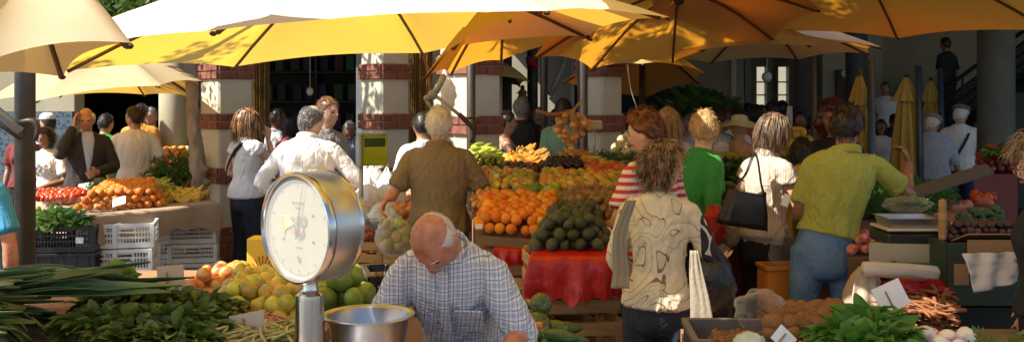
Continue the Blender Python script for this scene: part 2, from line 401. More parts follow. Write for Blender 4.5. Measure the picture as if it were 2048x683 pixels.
        if collar:
            bm = B(); P = []
            for k in range(15):
                a = math.pi*2*(k/14-.5)*.93; r = .077*s*(1.05 if not fem else .95)
                c = U((r/s*math.sin(a), -.012-r/s*math.cos(a), 1.468-.022*(1-math.cos(a))*.9)); P.append((c, .024*s, .005*s))
            tube(bm, P, side=(Rb @ Vector((0, 0, 1))), n=8, sub=2)
            c_ = fin(bm, 'collar', collar, so_, smooth=True)
    if legs:
        bm = B()
        top = max(.955, min(hem+.035, 1.08)) if not skirt else 1.02; aw = float(np.interp(top, [q[0] for q in prof], [q[1] for q in prof])); bw_ = float(np.interp(top, [q[0] for q in prof], [q[2] for q in prof]))
        P = []
        for z, a, b, yo in [(top, aw-.002, bw_-.002, 0)]+([(.985, .165 if fem else .160, .113, 0)] if top > 1.02 else [])+[ (.90, .172, .120, -.005), (.82, .165, .118, -.01), (.765, .135, .095, -.008)]:
            if fem: a *= .99
            P.append((U((0, yo, z)), (a*g*W+.008)*s, (b*g+.008)*s))
        if skirt:
            P += [(Vector((0, 0, .6))*s, .20*s, .15*s), (Vector((0, 0, .45))*s, .22*s, .17*s)]
            tube(bm, P, side=(1, 0, 0), n=22)
        else:
            tube(bm, P, side=(1, 0, 0), n=22)
            for hp, kn, an in lg:
                gl = 1+(g-1)*.6; q = .012*s; low = an+Vector((0, 0, .01))*s if leglen >= 1 else kn.lerp(an, leglen)
                tube(bm, [(hp+Vector((0, 0, .03))*s, .088*s*gl+q), (hp.lerp(kn, .3), .083*s*gl+q), (kn, .060*s+q), (kn.lerp(low, .5), .056*s+q), (low, .052*s+q)], n=14)
        t_ = fin(bm, 'skirt' if skirt else 'trousers', legs, o); bake(t_, max(.009, vox*1.15), 2); noisify(t_.data, fold*.6, 10, seed+3, (1, 1, .8))
    if shoe or True:
        for hp, kn, an in lg:
            bm = B(); tube(bm, [(an+Vector((0, -.045, -.045))*s, .036*s, .03*s), (an+Vector((0, .02, -.045))*s, .042*s, .04*s), (an+Vector((0, .10, -.055))*s, .05*s, .029*s), (an+Vector((0, .17, -.064))*s, .04*s, .02*s)], side=(1, 0, 0), n=12)
            fin(bm, 'shoe', shoe or M_shoe, o, smooth=True)
    if hair:
        add_hair('hair', M4, hair, hairm or M_hairdark, o, thick, seed, nstr if nstr is not None else (700 if vox < .01 else 260))
    if vox <= .012:
        for sx in (-1, 1):
            bm = B(); ball(bm, M4 @ Vector((sx*.027, .0775, .007)), (.0125*s, .010*s, .0085*s), rot=Mh, u=10, v=8); fin(bm, 'eye', M_eye, o, smooth=True)
            bm = B(); tube(bm, [(M4 @ Vector((sx*.014, .0945, .024)), .002*s), (M4 @ Vector((sx*.030, .0925, .030)), .0028*s), (M4 @ Vector((sx*.045, .078, .024)), .002*s)], n=6); fin(bm, 'eyebrow', hairm or M_hairdark, o, smooth=True)
        bm = B(); tube(bm, [(M4 @ Vector((-.022, .0895, -.050)), .002*s), (M4 @ Vector((-.008, .0985, -.048)), .0055*s), (M4 @ Vector((.008, .0985, -.048)), .0055*s), (M4 @ Vector((.022, .0895, -.050)), .002*s)], n=6); fin(bm, 'lips', M_lip, o, smooth=True)
    if glasses:
        bm = B()
        for sx in (-1, 1):
            P = [(M4 @ Vector((sx*.031+.021*math.cos(a), .106, .004+.017*math.sin(a))), .0018) for a in [k*math.pi/6 for k in range(13)]]
            tube(bm, P, n=5, sub=1, cap=False); rod(bm, M4 @ Vector((sx*.052, .104, .008)), M4 @ Vector((sx*.084, .0, .008)), .0018, 5)
        rod(bm, M4 @ Vector((-.01, .106, .008)), M4 @ Vector((.01, .106, .008)), .0018, 5)
        fin(bm, 'spectacles', M_wire, o)
    o['_'] = 0; del o['_']
    return dict(o=o, M4=M4, Mh=Mh, U=U, s=s, arms=arms, sh=sh, lg=lg, sv=sv)
def on_person(P, name, bm, m, smooth=True): return fin(bm, name, m, P['o'], smooth=smooth)
def hat(P, kind, m, m2=None):
    bm = B(); s = P['s']
    if kind == 'flat':
        lathe(bm, [(.001, .062), (.06, .060), (.098, .040), (.104, .02), (.092, .004), (.084, -.004)], 24)
        for v in bm.verts: v.co.y = v.co.y*1.14+.006; v.co.z += -.02*(v.co.y/.1)+.0
        b2 = B(); ball(b2, (0, .098, .0), (.062, .048, .007)); bmesh.ops.transform(b2, matrix=Matrix.Rotation(-.22, 4, 'X'), verts=b2.verts)
        bmesh.ops.transform(b2, matrix=P['M4'] @ Matrix.Translation((0, .0, .067)), verts=b2.verts)
    elif kind == 'cap':
        lathe(bm, [(.001, .075), (.045, .068), (.078, .040), (.088, .005), (.087, -.010)], 24)
        for v in bm.verts: v.co.y *= 1.15
        b2 = B(); ball(b2, (0, .125, -.002), (.068, .062, .006)); bmesh.ops.transform(b2, matrix=P['M4'] @ Matrix.Translation((0, 0, .060)), verts=b2.verts)
    else:
        lathe(bm, [(.001, .088), (.05, .085), (.082, .062), (.092, .02), (.094, .004)], 28)
        b2 = B(); lathe(b2, [(.092, .008), (.125, -.002), (.165, -.022), (.188, -.034), (.19, -.038), (.165, -.028), (.125, -.008), (.092, .002)], 36)
        for v in b2.verts: v.co.z += .012*math.sin(3*math.atan2(v.co.y, v.co.x)); 
        bmesh.ops.transform(b2, matrix=P['M4'] @ Matrix.Translation((0, 0, .052)), verts=b2.verts)
    bmesh.ops.transform(bm, matrix=P['M4'] @ Matrix.Translation((0, 0, .062 if kind != 'sun' else .05)), verts=bm.verts)
    h = on_person(P, 'hat' if kind == 'sun' else 'cap', bm, m); fin(b2, 'brim', m2 or m, h, smooth=True)
    return h
M_shoe = mat('shoe_leather', (.03, .02, .015), .5)
M_eye = mat('eye_dark', (.05, .03, .02), .15)
M_lip = mat('lip', (.38, .12, .09), .45)
M_wire = mat('spectacle_wire', (.5, .42, .28), .25, metal=1)
M_hairdark = mat('hair_dark', (.012, .009, .008), .42, (.03, .02, .015), scale=60, stretch=(1, 1, .2))
M_hairwhite = mat('hair_white', (.62, .60, .57), .5, (.78, .76, .72), scale=50)
M_hairgrey = mat('hair_grey', (.10, .095, .09), .5, (.30, .28, .26), scale=50)
M_haircurl = mat('hair_ash_curls', (.07, .038, .02), .4, (.40, .25, .12), scale=22, sharp=(.42, .6))
M_hairred = mat('hair_auburn', (.10, .028, .012), .4, (.20, .06, .025), scale=40)
M_hairbrown = mat('hair_brown_long', (.16, .07, .03), .35, (.38, .19, .09), scale=40, stretch=(1, 1, .25))
M_hairbob = mat('hair_bob', (.085, .05, .03), .4, (.24, .16, .10), scale=45, stretch=(1, 1, .25))
M_hairblond = mat('hair_blond', (.35, .22, .09), .4, (.5, .34, .16), scale=40)
def cloth(name, c, k=.85, **kw):
    new = 'cloth_'+name not in MATS; m = mat('cloth_'+name, c, .85, tuple(x*k for x in c), scale=5, bump=.25, bscale=140, **kw)
    return wrinkle(m) if new else m
# ------------------------------------------------------------------ setting
M_pav = mat('paving', (.075, .066, .056), .8, (.13, .115, .10), scale=3, bump=.3, bscale=30)
M_cream = mat('cream_render', (.50, .46, .34), .9, (.58, .54, .41), scale=2.5, bump=.35, bscale=55)
M_beige = mat('beige_render', (.34, .29, .19), .9, (.42, .37, .26), scale=1.5, bump=.2, bscale=30)
M_brick = mat('brick_red', (.17, .055, .035), .85, (.26, .09, .05), scale=14, bump=.5, bscale=60)
M_mortar = mat('mortar', (.42, .38, .30), .9, bump=.3)
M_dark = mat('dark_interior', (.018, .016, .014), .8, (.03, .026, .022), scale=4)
M_slab = mat('roof_slab', (.10, .085, .07), .9, (.14, .12, .10), scale=3)
M_greencol = mat('painted_green_iron', (.025, .04, .025), .5, (.035, .05, .03), scale=6)
M_greypaint = mat('grey_painted_metal', (.20, .22, .24), .5, (.26, .28, .30), scale=6)
M_curtain = mat('ochre_curtain', (.30, .19, .055), .9, (.36, .24, .08), scale=6, stretch=(6, 6, .4), bump=.4, bscale=40, trans=.15)
M_wood_brown = mat('brown_door_wood', (.07, .025, .015), .6, (.10, .04, .02), scale=5, stretch=(5, 5, .5))

bm = B(); box(bm, (0, 60, -.05), (400, 400, .1)); g = fin(bm, 'ground', M_pav); setp(g, kind='structure')
# paving joints as a real pattern in the sheet's material
nt = M_pav.node_tree; b_ = nt.nodes['Principled BSDF']; tc = N(nt, 'ShaderNodeTexCoord'); bk = N(nt, 'ShaderNodeTexBrick')
bk.inputs['Scale'].default_value = 1.6; bk.inputs['Color1'].default_value = (.085, .075, .064, 1); bk.inputs['Color2'].default_value = (.12, .105, .09, 1); bk.inputs['Mortar'].default_value = (.03, .027, .024, 1)
nt.links.new(tc.outputs['Object'], bk.inputs[0]); nt.links.new(bk.outputs[0], b_.inputs['Base Color'])

def brick_course(bm, bmm, hw, z, rows, cs):
    """octagonal plan courses: real bricks with mortar between"""
    for r in range(rows):
        zz = z+r*.082+.036
        for i in range(len(cs)):
            a, b = Vector(cs[i]), Vector(cs[(i+1) % len(cs)]); L = (b-a).length; n = max(1, round(L/.25)); d = (b-a)/L
            ang = math.atan2(d.y, d.x); nrm = Vector((d.y, -d.x))
            sh = .5 if r % 2 else 0
            xs = [0]+[k/n+(sh/n if sh else 0) for k in range(0 if sh else 1, n)]+[1]
            xs = sorted(set(xs))
            for u0, u1 in zip(xs, xs[1:]):
                if u1-u0 < .08: continue
                m_ = a+(b-a)*((u0+u1)/2)+nrm*(-.035); m3 = Matrix.Rotation(ang, 3, 'Z')
                box(bm, (m_.x, m_.y, zz), ((u1-u0)*L-.008, .11, .070), m3, .004)
def pillar(px, d, wpx, zt, label, rot=45, z0=0, hide=False):
    s = wpx/2000*d/math.sqrt(2)*.98; x = X(px, d)
    o = empty('pillar', (x, d, 0), R(rot), label=label, cat='pillar', group='cream pillars with brick bands')
    h = s/2; c = .018
    oct_ = [(-h+c, -h), (h-c, -h), (h, -h+c), (h, h-c), (h-c, h), (-h+c, h), (-h, h-c), (-h, -h+c)]
    bm = B(); prism(bm, oct_, 0, zt); fin(bm, 'shaft', M_cream, o)
    sq = [(-h-.012, -h-.012), (h+.012, -h-.012), (h+.012, h+.012), (-h-.012, h+.012)]
    for z, rows in ((.0, 6), (.93, 2), (1.48, 2), (1.99, 2)):
        bm = B(); brick_course(bm, None, h, z, rows, sq); band = fin(bm, 'brick_band', M_brick, o)
        bm = B(); e = h+.006; prism(bm, [(-e, -e), (e, -e), (e, e), (-e, e)], z-.004, z+rows*.082+.002); fin(bm, 'mortar_bed', M_mortar, band)
    return o
pillar(453, 10.4, 106, 3.4, 'cream brick-banded pillar beside the bent tree trunk, brick courses at its foot')
pillar(770, 10.4, 100, 3.4, 'cream brick-banded pillar behind the green weighing scale display')
pillar(940, 8.7, 126, 3.2, 'sunlit cream brick-banded pillar behind the man in the brown polo')
pillar(1200, 9.4, 92, 3.2, 'cream brick-banded pillar behind the hanging string of onions')

# back building with dark shop openings (left half) and open hall (right half)
o = empty('shop_building', (0, 12.6, 0), label='beige building with dark shop openings and blue tiled dado behind the stalls', cat='building')
def part(name, m, boxes, parent, bevel=0):
    bm = B()
    for c, s in boxes: box(bm, (c[0], c[1]-(parent.location.y if parent else 0), c[2]), s, bevel=bevel)
    return fin(bm, name, m, parent)
xa, xb, xc, xd, xe, xf = X(-400, 12.6), X(152, 12.6), X(318, 12.6), X(378, 12.6), X(535, 12.6), X(712, 12.6)
part('wall', M_beige, [(((xa+xb)/2, 12.7, 1.75), (xb-xa, .3, 3.5)), ((X(840, 12.6)+.25, 12.7, 1.75), (X(980, 12.6)-X(730, 12.6), .3, 3.5)),
     (((xd+xe)/2, 12.7, 1.75), (xe-xd-.3, .3, 3.5)), (((xa-.2)/2, 12.7, 4.6), (-xa-.1, .3, 2.2))], o)
part('cornice', M_wood_brown, [((xa/2, 12.45, 3.45), (-xa, .35, .16))], o)
part('roof', M_slab, [((xa/2, 16.6, 3.52), (-xa, 7.6, .14))], o)
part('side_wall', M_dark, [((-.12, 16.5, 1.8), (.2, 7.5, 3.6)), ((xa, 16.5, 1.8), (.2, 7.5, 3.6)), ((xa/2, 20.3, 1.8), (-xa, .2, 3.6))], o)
def tiles(nt, co):
    bk = N(nt, 'ShaderNodeTexBrick'); bk.offset = 0; bk.inputs['Scale'].default_value = 7; bk.inputs['Brick Width'].default_value = 1; bk.inputs['Row Height'].default_value = 1
    bk.inputs['Mortar Size'].default_value = .03; bk.inputs['Mortar'].default_value = (.05, .06, .07, 1)
    mp = N(nt, 'ShaderNodeMapping'); mp.inputs['Rotation'].default_value = (R(90), 0, 0); nt.links.new(co, mp.inputs[0]); nt.links.new(mp.outputs[0], bk.inputs[0])
    vo = N(nt, 'ShaderNodeTexVoronoi'); vo.inputs['Scale'].default_value = 18; nt.links.new(co, vo.inputs[0])
    c = MIX(nt, MA(nt, 'GREATER_THAN', vo.outputs[0], .38), (.02, .06, .13), (.10, .13, .15)); nt.links.new(c, bk.inputs['Color1']); nt.links.new(c, bk.inputs['Color2'])
    return bk.outputs[0]
M_tile = expr_mat('blue_tile', tiles, rough=.25, bump=.05)
part('tiled_dado', M_tile, [(((xa+xb)/2, 12.52, .82), (xb-xa, .06, 1.64))], o)
bm = B()
for xx in (X(349, 12.3),): tube(bm, [((xx, -.3, 0), .185), ((xx, -.3, 3.4), .185)], n=28, sub=1)
fin(bm, 'column', M_beige, o, smooth=True)
part('door_post', M_greypaint, [((X(721, 12.2), 12.35, 1.7), (.13, .16, 3.4))], o)
part('cabinet', M_greypaint, [((X(802, 11.4), 11.4, 1.0), (.20, .12, .72)), ((X(802, 11.4), 11.335, 1.0), (.15, .01, .62))], o)
part('counter', M_beige, [((X(690, 12.9), 13.2, .55), (.9, .5, 1.1))], o)
def curtain(px0, px1, d, label, z0=.2, z1=3.0):
    x0, x1 = X(px0, d), X(px1, d); bm = B(); n = 60; rows = []
    for j in range(9):
        z = z0+(z1-z0)*j/8; sp = 1 if j > 3 else 1
        rows.append([bm.verts.new((x0+(x1-x0)*((i/n-.5)*(1+.06*math.sin(j))+.5), d+.035*math.sin(i*1.05+.3*math.sin(j*.7))+.02*math.sin(i*.37), z)) for i in range(n+1)])
    for a, b in zip(rows, rows[1:]):
        for i in range(n): bm.faces.new((a[i], a[i+1], b[i+1], b[i]))
    c = fin(bm, 'curtain', M_curtain, smooth=True); setp(c, label, 'curtain'); return c
curtain(504, 540, 11.6, 'ochre curtain drawn aside next to the dark shop opening and the pillar by the tree')
curtain(818, 866, 11.2, 'ochre pleated curtain hanging between the middle two brick-banded pillars')
# goods on shelves in the shop
M_pack = mat('packet', (.035, .008, .008), .7, rnd=.9, hue=.5)
sh_ = empty('shop_shelf', (X(625, 14), 14.4, 0), label='dim shelving unit of small packets inside the dark shop opening', cat='shelf')
bm = B()
for k in range(6): box(bm, (0, 0, .5+k*.42), (2.0, .35, .03))
for sx in (-1, 0, 1): box(bm, (sx*1.0, 0, 1.5), (.04, .36, 2.9))
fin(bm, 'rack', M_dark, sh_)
bm = B(); box(bm, (0, .2, 1.5), (2.1, .02, 3.0)); fin(bm, 'dark_backing', M_dark, sh_)  # dark sheet added to stand for the gloom behind the shelves
bm = B(); box(bm, (0, 0, 0), (.13, .12, .24), bevel=.012); box(bm, (0, -.065, .03), (.09, .006, .08)); pk = fin(bm, 'packet', M_pack); first = True
for k in range(5):
    for i in range(10):
        c = pk if first else pk.copy()
        if not first: COL.objects.link(c)
        first = False; c.location = (X(625, 14)-.9+i*.2+random.uniform(-.03, .03), 14.33, .5+k*.42+.137); c.rotation_euler = (0, 0, random.uniform(-.2, .2))
        setp(c, 'small coloured packet standing on a shelf inside the dark shop', 'packet', 'packets on the shop shelves')
bm = B(); tube(bm, [((0, 0, .9), .005), ((0, 0, .2), .005)], n=6, sub=1); ball(bm, (0, 0, .15), (.05, .05, .06)); l_ = fin(bm, 'pendant_bulb', mat('bulb_glass', (.8, .75, .6), .1), smooth=True, loc=(X(620, 13.5), 13.5, 1.75)); setp(l_, 'small pale bulb hanging in the dark shop opening', 'lamp')

# market hall
hall = empty('market_hall', (0, 22, 0), label='shadowy market hall with tall windows and open side behind the stalls', cat='building')
M_hallwall = mat('hall_wall', (.36, .32, .23), .9, (.42, .38, .28), scale=1.2)
wy = 23.0; w1, w2, w3, w4 = X(1509, wy), X(1535, wy), X(1552, wy), X(1579, wy); zt = Z(131, wy); zb_ = .35
xr = 15.5; xl = .0
part('wall', M_hallwall, [(((xl+w1)/2, wy+.15, 2.4), (w1-xl, .3, 4.8)), (((w2+w3)/2, wy+.15, 2.4), (w3-w2, .3, 4.8)), (((w4+xr)/2, wy+.15, 2.4), (xr-w4, .3, 4.8)),
     (((w1+w2)/2, wy+.15, (zt+4.8)/2), (w2-w1, .3, 4.8-zt)), (((w3+w4)/2, wy+.15, (zt+4.8)/2), (w4-w3, .3, 4.8-zt)), (((w1+w4)/2, wy+.12, zb_/2), (w4-w1, .2, zb_)),
     ((xr, 17, 2.4), (.3, 12.3, 4.8))], hall)
part('roof', M_slab, [((8.3, 15.9, 4.9), (17.8, 14.6, .2)), ((8.3, 8.7, 4.6), (17.8, .3, .5))], hall)  # unseen; front edge brought forward to shade the people below
part('blocking_wall', M_hallwall, [((-.45, 17.9, 4.2), (.2, 10.3, 1.36))], hall)  # unseen wall added to stop sun coming in over the shop roof
part('shade_roof', M_slab, [((-1.6, 11.6, 3.95), (3.6, 2.0, .14))], hall)  # unseen slab added to keep sun off the crowd
M_frame = mat('cream_joinery', (.50, .47, .38), .5)
M_pane = mat('window_glass', (.5, .5, .5), .05, alpha=.12)
for a, b in ((w1, w2), (w3, w4)):
    bm = B(); t = .035
    for c, s in ((((a+t/2), -.03, (zb_+zt)/2), (t, .08, zt-zb_)), (((b-t/2), -.03, (zb_+zt)/2), (t, .08, zt-zb_)), (((a+b)/2, -.03, zt-t/2), (b-a-2*t-.004, .08, t)), (((a+b)/2, -.03, zb_+t/2), (b-a-2*t-.004, .08, t))):
        box(bm, (c[0], c[1]+wy-22, c[2]), s)
    for zz in (Z(164, wy), Z(190, wy), Z(212, wy)): box(bm, ((a+b)/2, wy-22-.02, zz), (b-a-2*t-.004, .04, .03))
    f = fin(bm, 'window', M_frame, hall)
    bm = B(); box(bm, ((a+b)/2, wy-22+.03, (zb_+zt)/2), (b-a-.08, .006, zt-zb_-.08)); fin(bm, 'pane', M_pane, f)
part('pilaster', M_frame, [((X(1477, 22.6), 22.7, 2.2), (.17, .5, 4.4)), ((X(1543, 22.6), 22.85, 2.2), (.12, .2, 4.4)), ((X(1500, 22.6), 22.88, 2.2), (.14, .18, 4.4)), ((X(1588, 22.6), 22.88, 2.2), (.12, .18, 4.4))], hall)
M_out = mat('sunlit_yard_wall', (.52, .47, .34), .9, (.62, .56, .42), scale=1.2, bump=.3)
bm = B(); box(bm, (6, 31, 2.2), (16, .3, 4.4)); c = fin(bm, 'yard_wall', M_out); setp(c, 'sunlit pale stone wall outside the tall hall windows', 'wall')
part('hall_door', M_wood_brown, [((X(1682, 19), 19, 1.3), (.19, .08, 2.15))], hall)
bm = B(); lathe(bm, [(.001, .02), (.065, .018), (.075, .0), (.06, -.02), (.001, -.02)], 24, Matrix.Translation((X(1687, 18.7), 18.7-.1, Z(148, 18.7))) @ Matrix.Rotation(R(90), 4, 'X')); c = fin(bm, 'wall_clock', mat('pale_disc', (.5, .5, .48), .4)); setp(c, 'small round pale clock high on the hall wall by the brown door', 'clock')
part('partition', M_hallwall, [((X(1712, 18.9)+.0, 19.2, 2.3), (1.15, .25, 4.6)), ((X(1900, 20), 20.6, 2.3), (4.6, .25, 4.6))], hall)
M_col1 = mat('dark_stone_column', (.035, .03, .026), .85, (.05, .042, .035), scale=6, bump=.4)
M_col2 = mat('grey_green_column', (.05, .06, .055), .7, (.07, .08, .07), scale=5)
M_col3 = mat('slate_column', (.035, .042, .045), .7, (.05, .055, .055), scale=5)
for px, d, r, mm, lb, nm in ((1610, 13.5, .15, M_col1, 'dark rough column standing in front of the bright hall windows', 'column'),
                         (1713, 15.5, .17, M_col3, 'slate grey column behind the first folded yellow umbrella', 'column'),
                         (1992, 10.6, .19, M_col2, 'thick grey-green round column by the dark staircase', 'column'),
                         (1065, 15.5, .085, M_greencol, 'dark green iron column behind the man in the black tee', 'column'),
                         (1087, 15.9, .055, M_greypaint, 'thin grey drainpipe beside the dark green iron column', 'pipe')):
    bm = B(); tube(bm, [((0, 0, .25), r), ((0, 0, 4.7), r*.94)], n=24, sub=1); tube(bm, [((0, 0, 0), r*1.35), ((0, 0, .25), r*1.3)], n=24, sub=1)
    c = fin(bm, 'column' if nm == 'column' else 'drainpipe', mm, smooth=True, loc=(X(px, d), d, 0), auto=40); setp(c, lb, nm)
# staircase rising to the right
st = empty('staircase', (0, 18, 0), label='dark stone staircase with railings climbing beside the grey-green column', cat='staircase')
M_step = mat('dark_step', (.045, .042, .04), .8, (.06, .055, .05), scale=5)
bm = B(); n = 18; x0, x1 = X(1735, 16.8), X(2110, 16.8)
for k in range(n):
    hh = (k+1)*2.3/n; xa_ = x0+(x1-x0)*k/n; box(bm, (xa_+(x1-x0)/n/2, -.4, hh/2), ((x1-x0)/n-.001, 1.8, hh))
fin(bm, 'flight', M_step, st)
M_rail = mat('railing_iron', (.02, .02, .02), .4, metal=.6)
bm = B(); dx = x1-x0
for zo in (.25, .42, .59, .76, .95): rod(bm, (x0, -1.25, .1+zo), (x1, -1.25, 2.4+zo), .02 if zo < .9 else .035, 8)
for k in range(7): rod(bm, (x0+dx*k/6, -1.25, .05+2.3*k/6), (x0+dx*k/6, -1.25, 1.05+2.3*k/6), .02, 8)
fin(bm, 'railing', M_rail, st)
def speck(nt, co):
    nz = N(nt, 'ShaderNodeTexNoise'); nz.inputs['Scale'].default_value = 22; nz.inputs['Detail'].default_value = 6; nt.links.new(co, nz.inputs[0])
    return MIX(nt, MA(nt, 'GREATER_THAN', nz.outputs[0], .56), (.025, .024, .022), (.09, .09, .085))
M_speck = expr_mat('speckled_stone', speck, rough=.7)
bm = B(); prism(bm, [(x0-.1, 0), (x1, 0), (x1, 2.95), (x0+.1, .62)], 0, .05)
bmesh.ops.transform(bm, matrix=Matrix.Translation((0, -.45, 0)) @ Matrix.Rotation(R(90), 4, 'X'), verts=bm.verts); fin(bm, 'parapet', M_speck, st)
# descending dark stair flank with plants at hall's near side
bm = B(); prism(bm, [(X(1150, 20), 0), (X(1452, 20), 0), (X(1452, 20), Z(222, 20)), (X(1300, 20), Z(135, 20)), (X(1150, 20), Z(60, 20))], 0, 1.2)
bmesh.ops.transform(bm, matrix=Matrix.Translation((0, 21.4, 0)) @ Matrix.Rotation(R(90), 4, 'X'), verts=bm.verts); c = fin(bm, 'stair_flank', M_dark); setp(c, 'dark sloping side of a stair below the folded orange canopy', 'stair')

# tree with a bent trunk, crown above the stalls
M_bark = mat('bark', (.20, .155, .105), .9, (.33, .27, .19), scale=9, stretch=(1, 1, .35), bump=.9, bscale=28)
M_leafy = mat('tree_leaf', (.05, .10, .02), .5, (.09, .16, .03), scale=3, trans=.35, rnd=.2)
def leaf_quad(bm, c, d, u, L, w_):
    s = d.cross(u); s = s.normalized() if s.length > 1e-4 else Vector((1, 0, 0)); m_ = c+d*L*.5+u*L*.06
    a = bm.verts.new(c); b = bm.verts.new(m_+s*w_); e = bm.verts.new(c+d*L); f = bm.verts.new(m_-s*w_); g_ = bm.verts.new(m_-u*L*.07)
    bm.faces.new((a, b, g_)); bm.faces.new((b, e, g_)); bm.faces.new((e, f, g_)); bm.faces.new((f, a, g_))
def rv(rnd): 
    v = Vector((rnd.gauss(0, 1), rnd.gauss(0, 1), rnd.gauss(0, 1))); return v.normalized()
def tree(x, y, lean, crown_c, rad, n, label, trunk_r=.11, seed=3, z0=0, droop=()):
    t = empty('tree', (x, y, 0), label=label, cat='tree'); rnd = random.Random(seed); bm = B()
    cc = Vector(crown_c)-Vector((x, y, 0))
    P = [((0, 0, z0), trunk_r*1.25), ((.03, 0, .5), trunk_r*1.05), ((.02+lean*.25, 0, 1.0), trunk_r*1.08), ((lean*.25-.03, 0, 1.5), trunk_r*.88), ((lean*.6-.02, 0, 2.1), trunk_r*.8), ((lean, 0, 2.8), trunk_r*.8), (cc*.85, trunk_r*.5)]
    tube(bm, P, n=16, sub=5)
    for (hx, hz, r) in ((.12, .98, .06), (.10, 1.10, .05), (-.07, .8, .04)): ball(bm, (hx*trunk_r/.11, -.02, hz), r*trunk_r/.11)
    for k in range(7):
        e = cc+Vector((rnd.uniform(-1, 1)*rad[0], rnd.uniform(-1, 1)*rad[1], rnd.uniform(-.2, .9)*rad[2]))*.8
        tube(bm, [(Vector((lean, 0, 2.7+.1*k)), trunk_r*.42), (cc*.6+e*.4, trunk_r*.25), (e, .012)], n=8, sub=3)
    tr = fin(bm, 'trunk', M_bark, t, smooth=True); tm = tr.modifiers.new('r', 'REMESH'); tr.modifiers.clear(); bake(tr, .016, 1); noisify(tr.data, .022, 9, 2, (1, 1, .4))
    bm = B(); cl = []
    for k in range(42):
        v = rv(rnd)*rnd.random()**.4; cl.append((cc+Vector((v.x*rad[0], v.y*rad[1], v.z*rad[2])), rnd.uniform(.25, .5)))
    for c_ in droop: cl.append((Vector(c_)-Vector((x, y, 0)), .16))
    for k in range(n):
        c_, r_ = rnd.choice(cl) if k > 30*len(droop)*3 else rnd.choice(cl[-len(droop):] or cl)
        p = c_+rv(rnd)*r_*rnd.random()**.5; leaf_quad(bm, p, rv(rnd), rv(rnd), rnd.uniform(.07, .13), .022)
    fin(bm, 'crown', M_leafy, t)
    return t
tree(X(400, 9.7), 9.7, -.11, (-3.35, 9.6, 4.3), (2.2, 1.6, 1.0), 9000, 'tree with a bent knotty trunk standing at the corner of the paper-covered stall', .07,
     droop=[at(225, 10, 9.4), at(245, 4, 9.4), at(275, 8, 9.2), at(300, -4, 9.2), at(330, 5, 9.0)])
tree(-6.2, 5.2, .1, (-6.6, 5.0, 5.2), (1.7, 1.6, 1.1), 5000, 'unseen leafy tree added outside the stalls so its crown shades them', .14, seed=9)  # out of view, added for shade and dapples
tree(.87, 9.95, .0, (-.5, 6.3, 5.5), (2.3, 1.6, .8), 25000, 'unseen leafy tree added behind the pillar with the onions, its crown shading the umbrellas', .10, seed=15)  # added to shade the middle umbrellas; trunk hidden by the pillar
tree(-2.3, -3.0, .1, (-2.4, -1.2, 4.6), (1.5, 1.2, .8), 4000, 'unseen leafy tree added behind the viewpoint for shade', .14, seed=11)  # added behind the camera only to cast shade

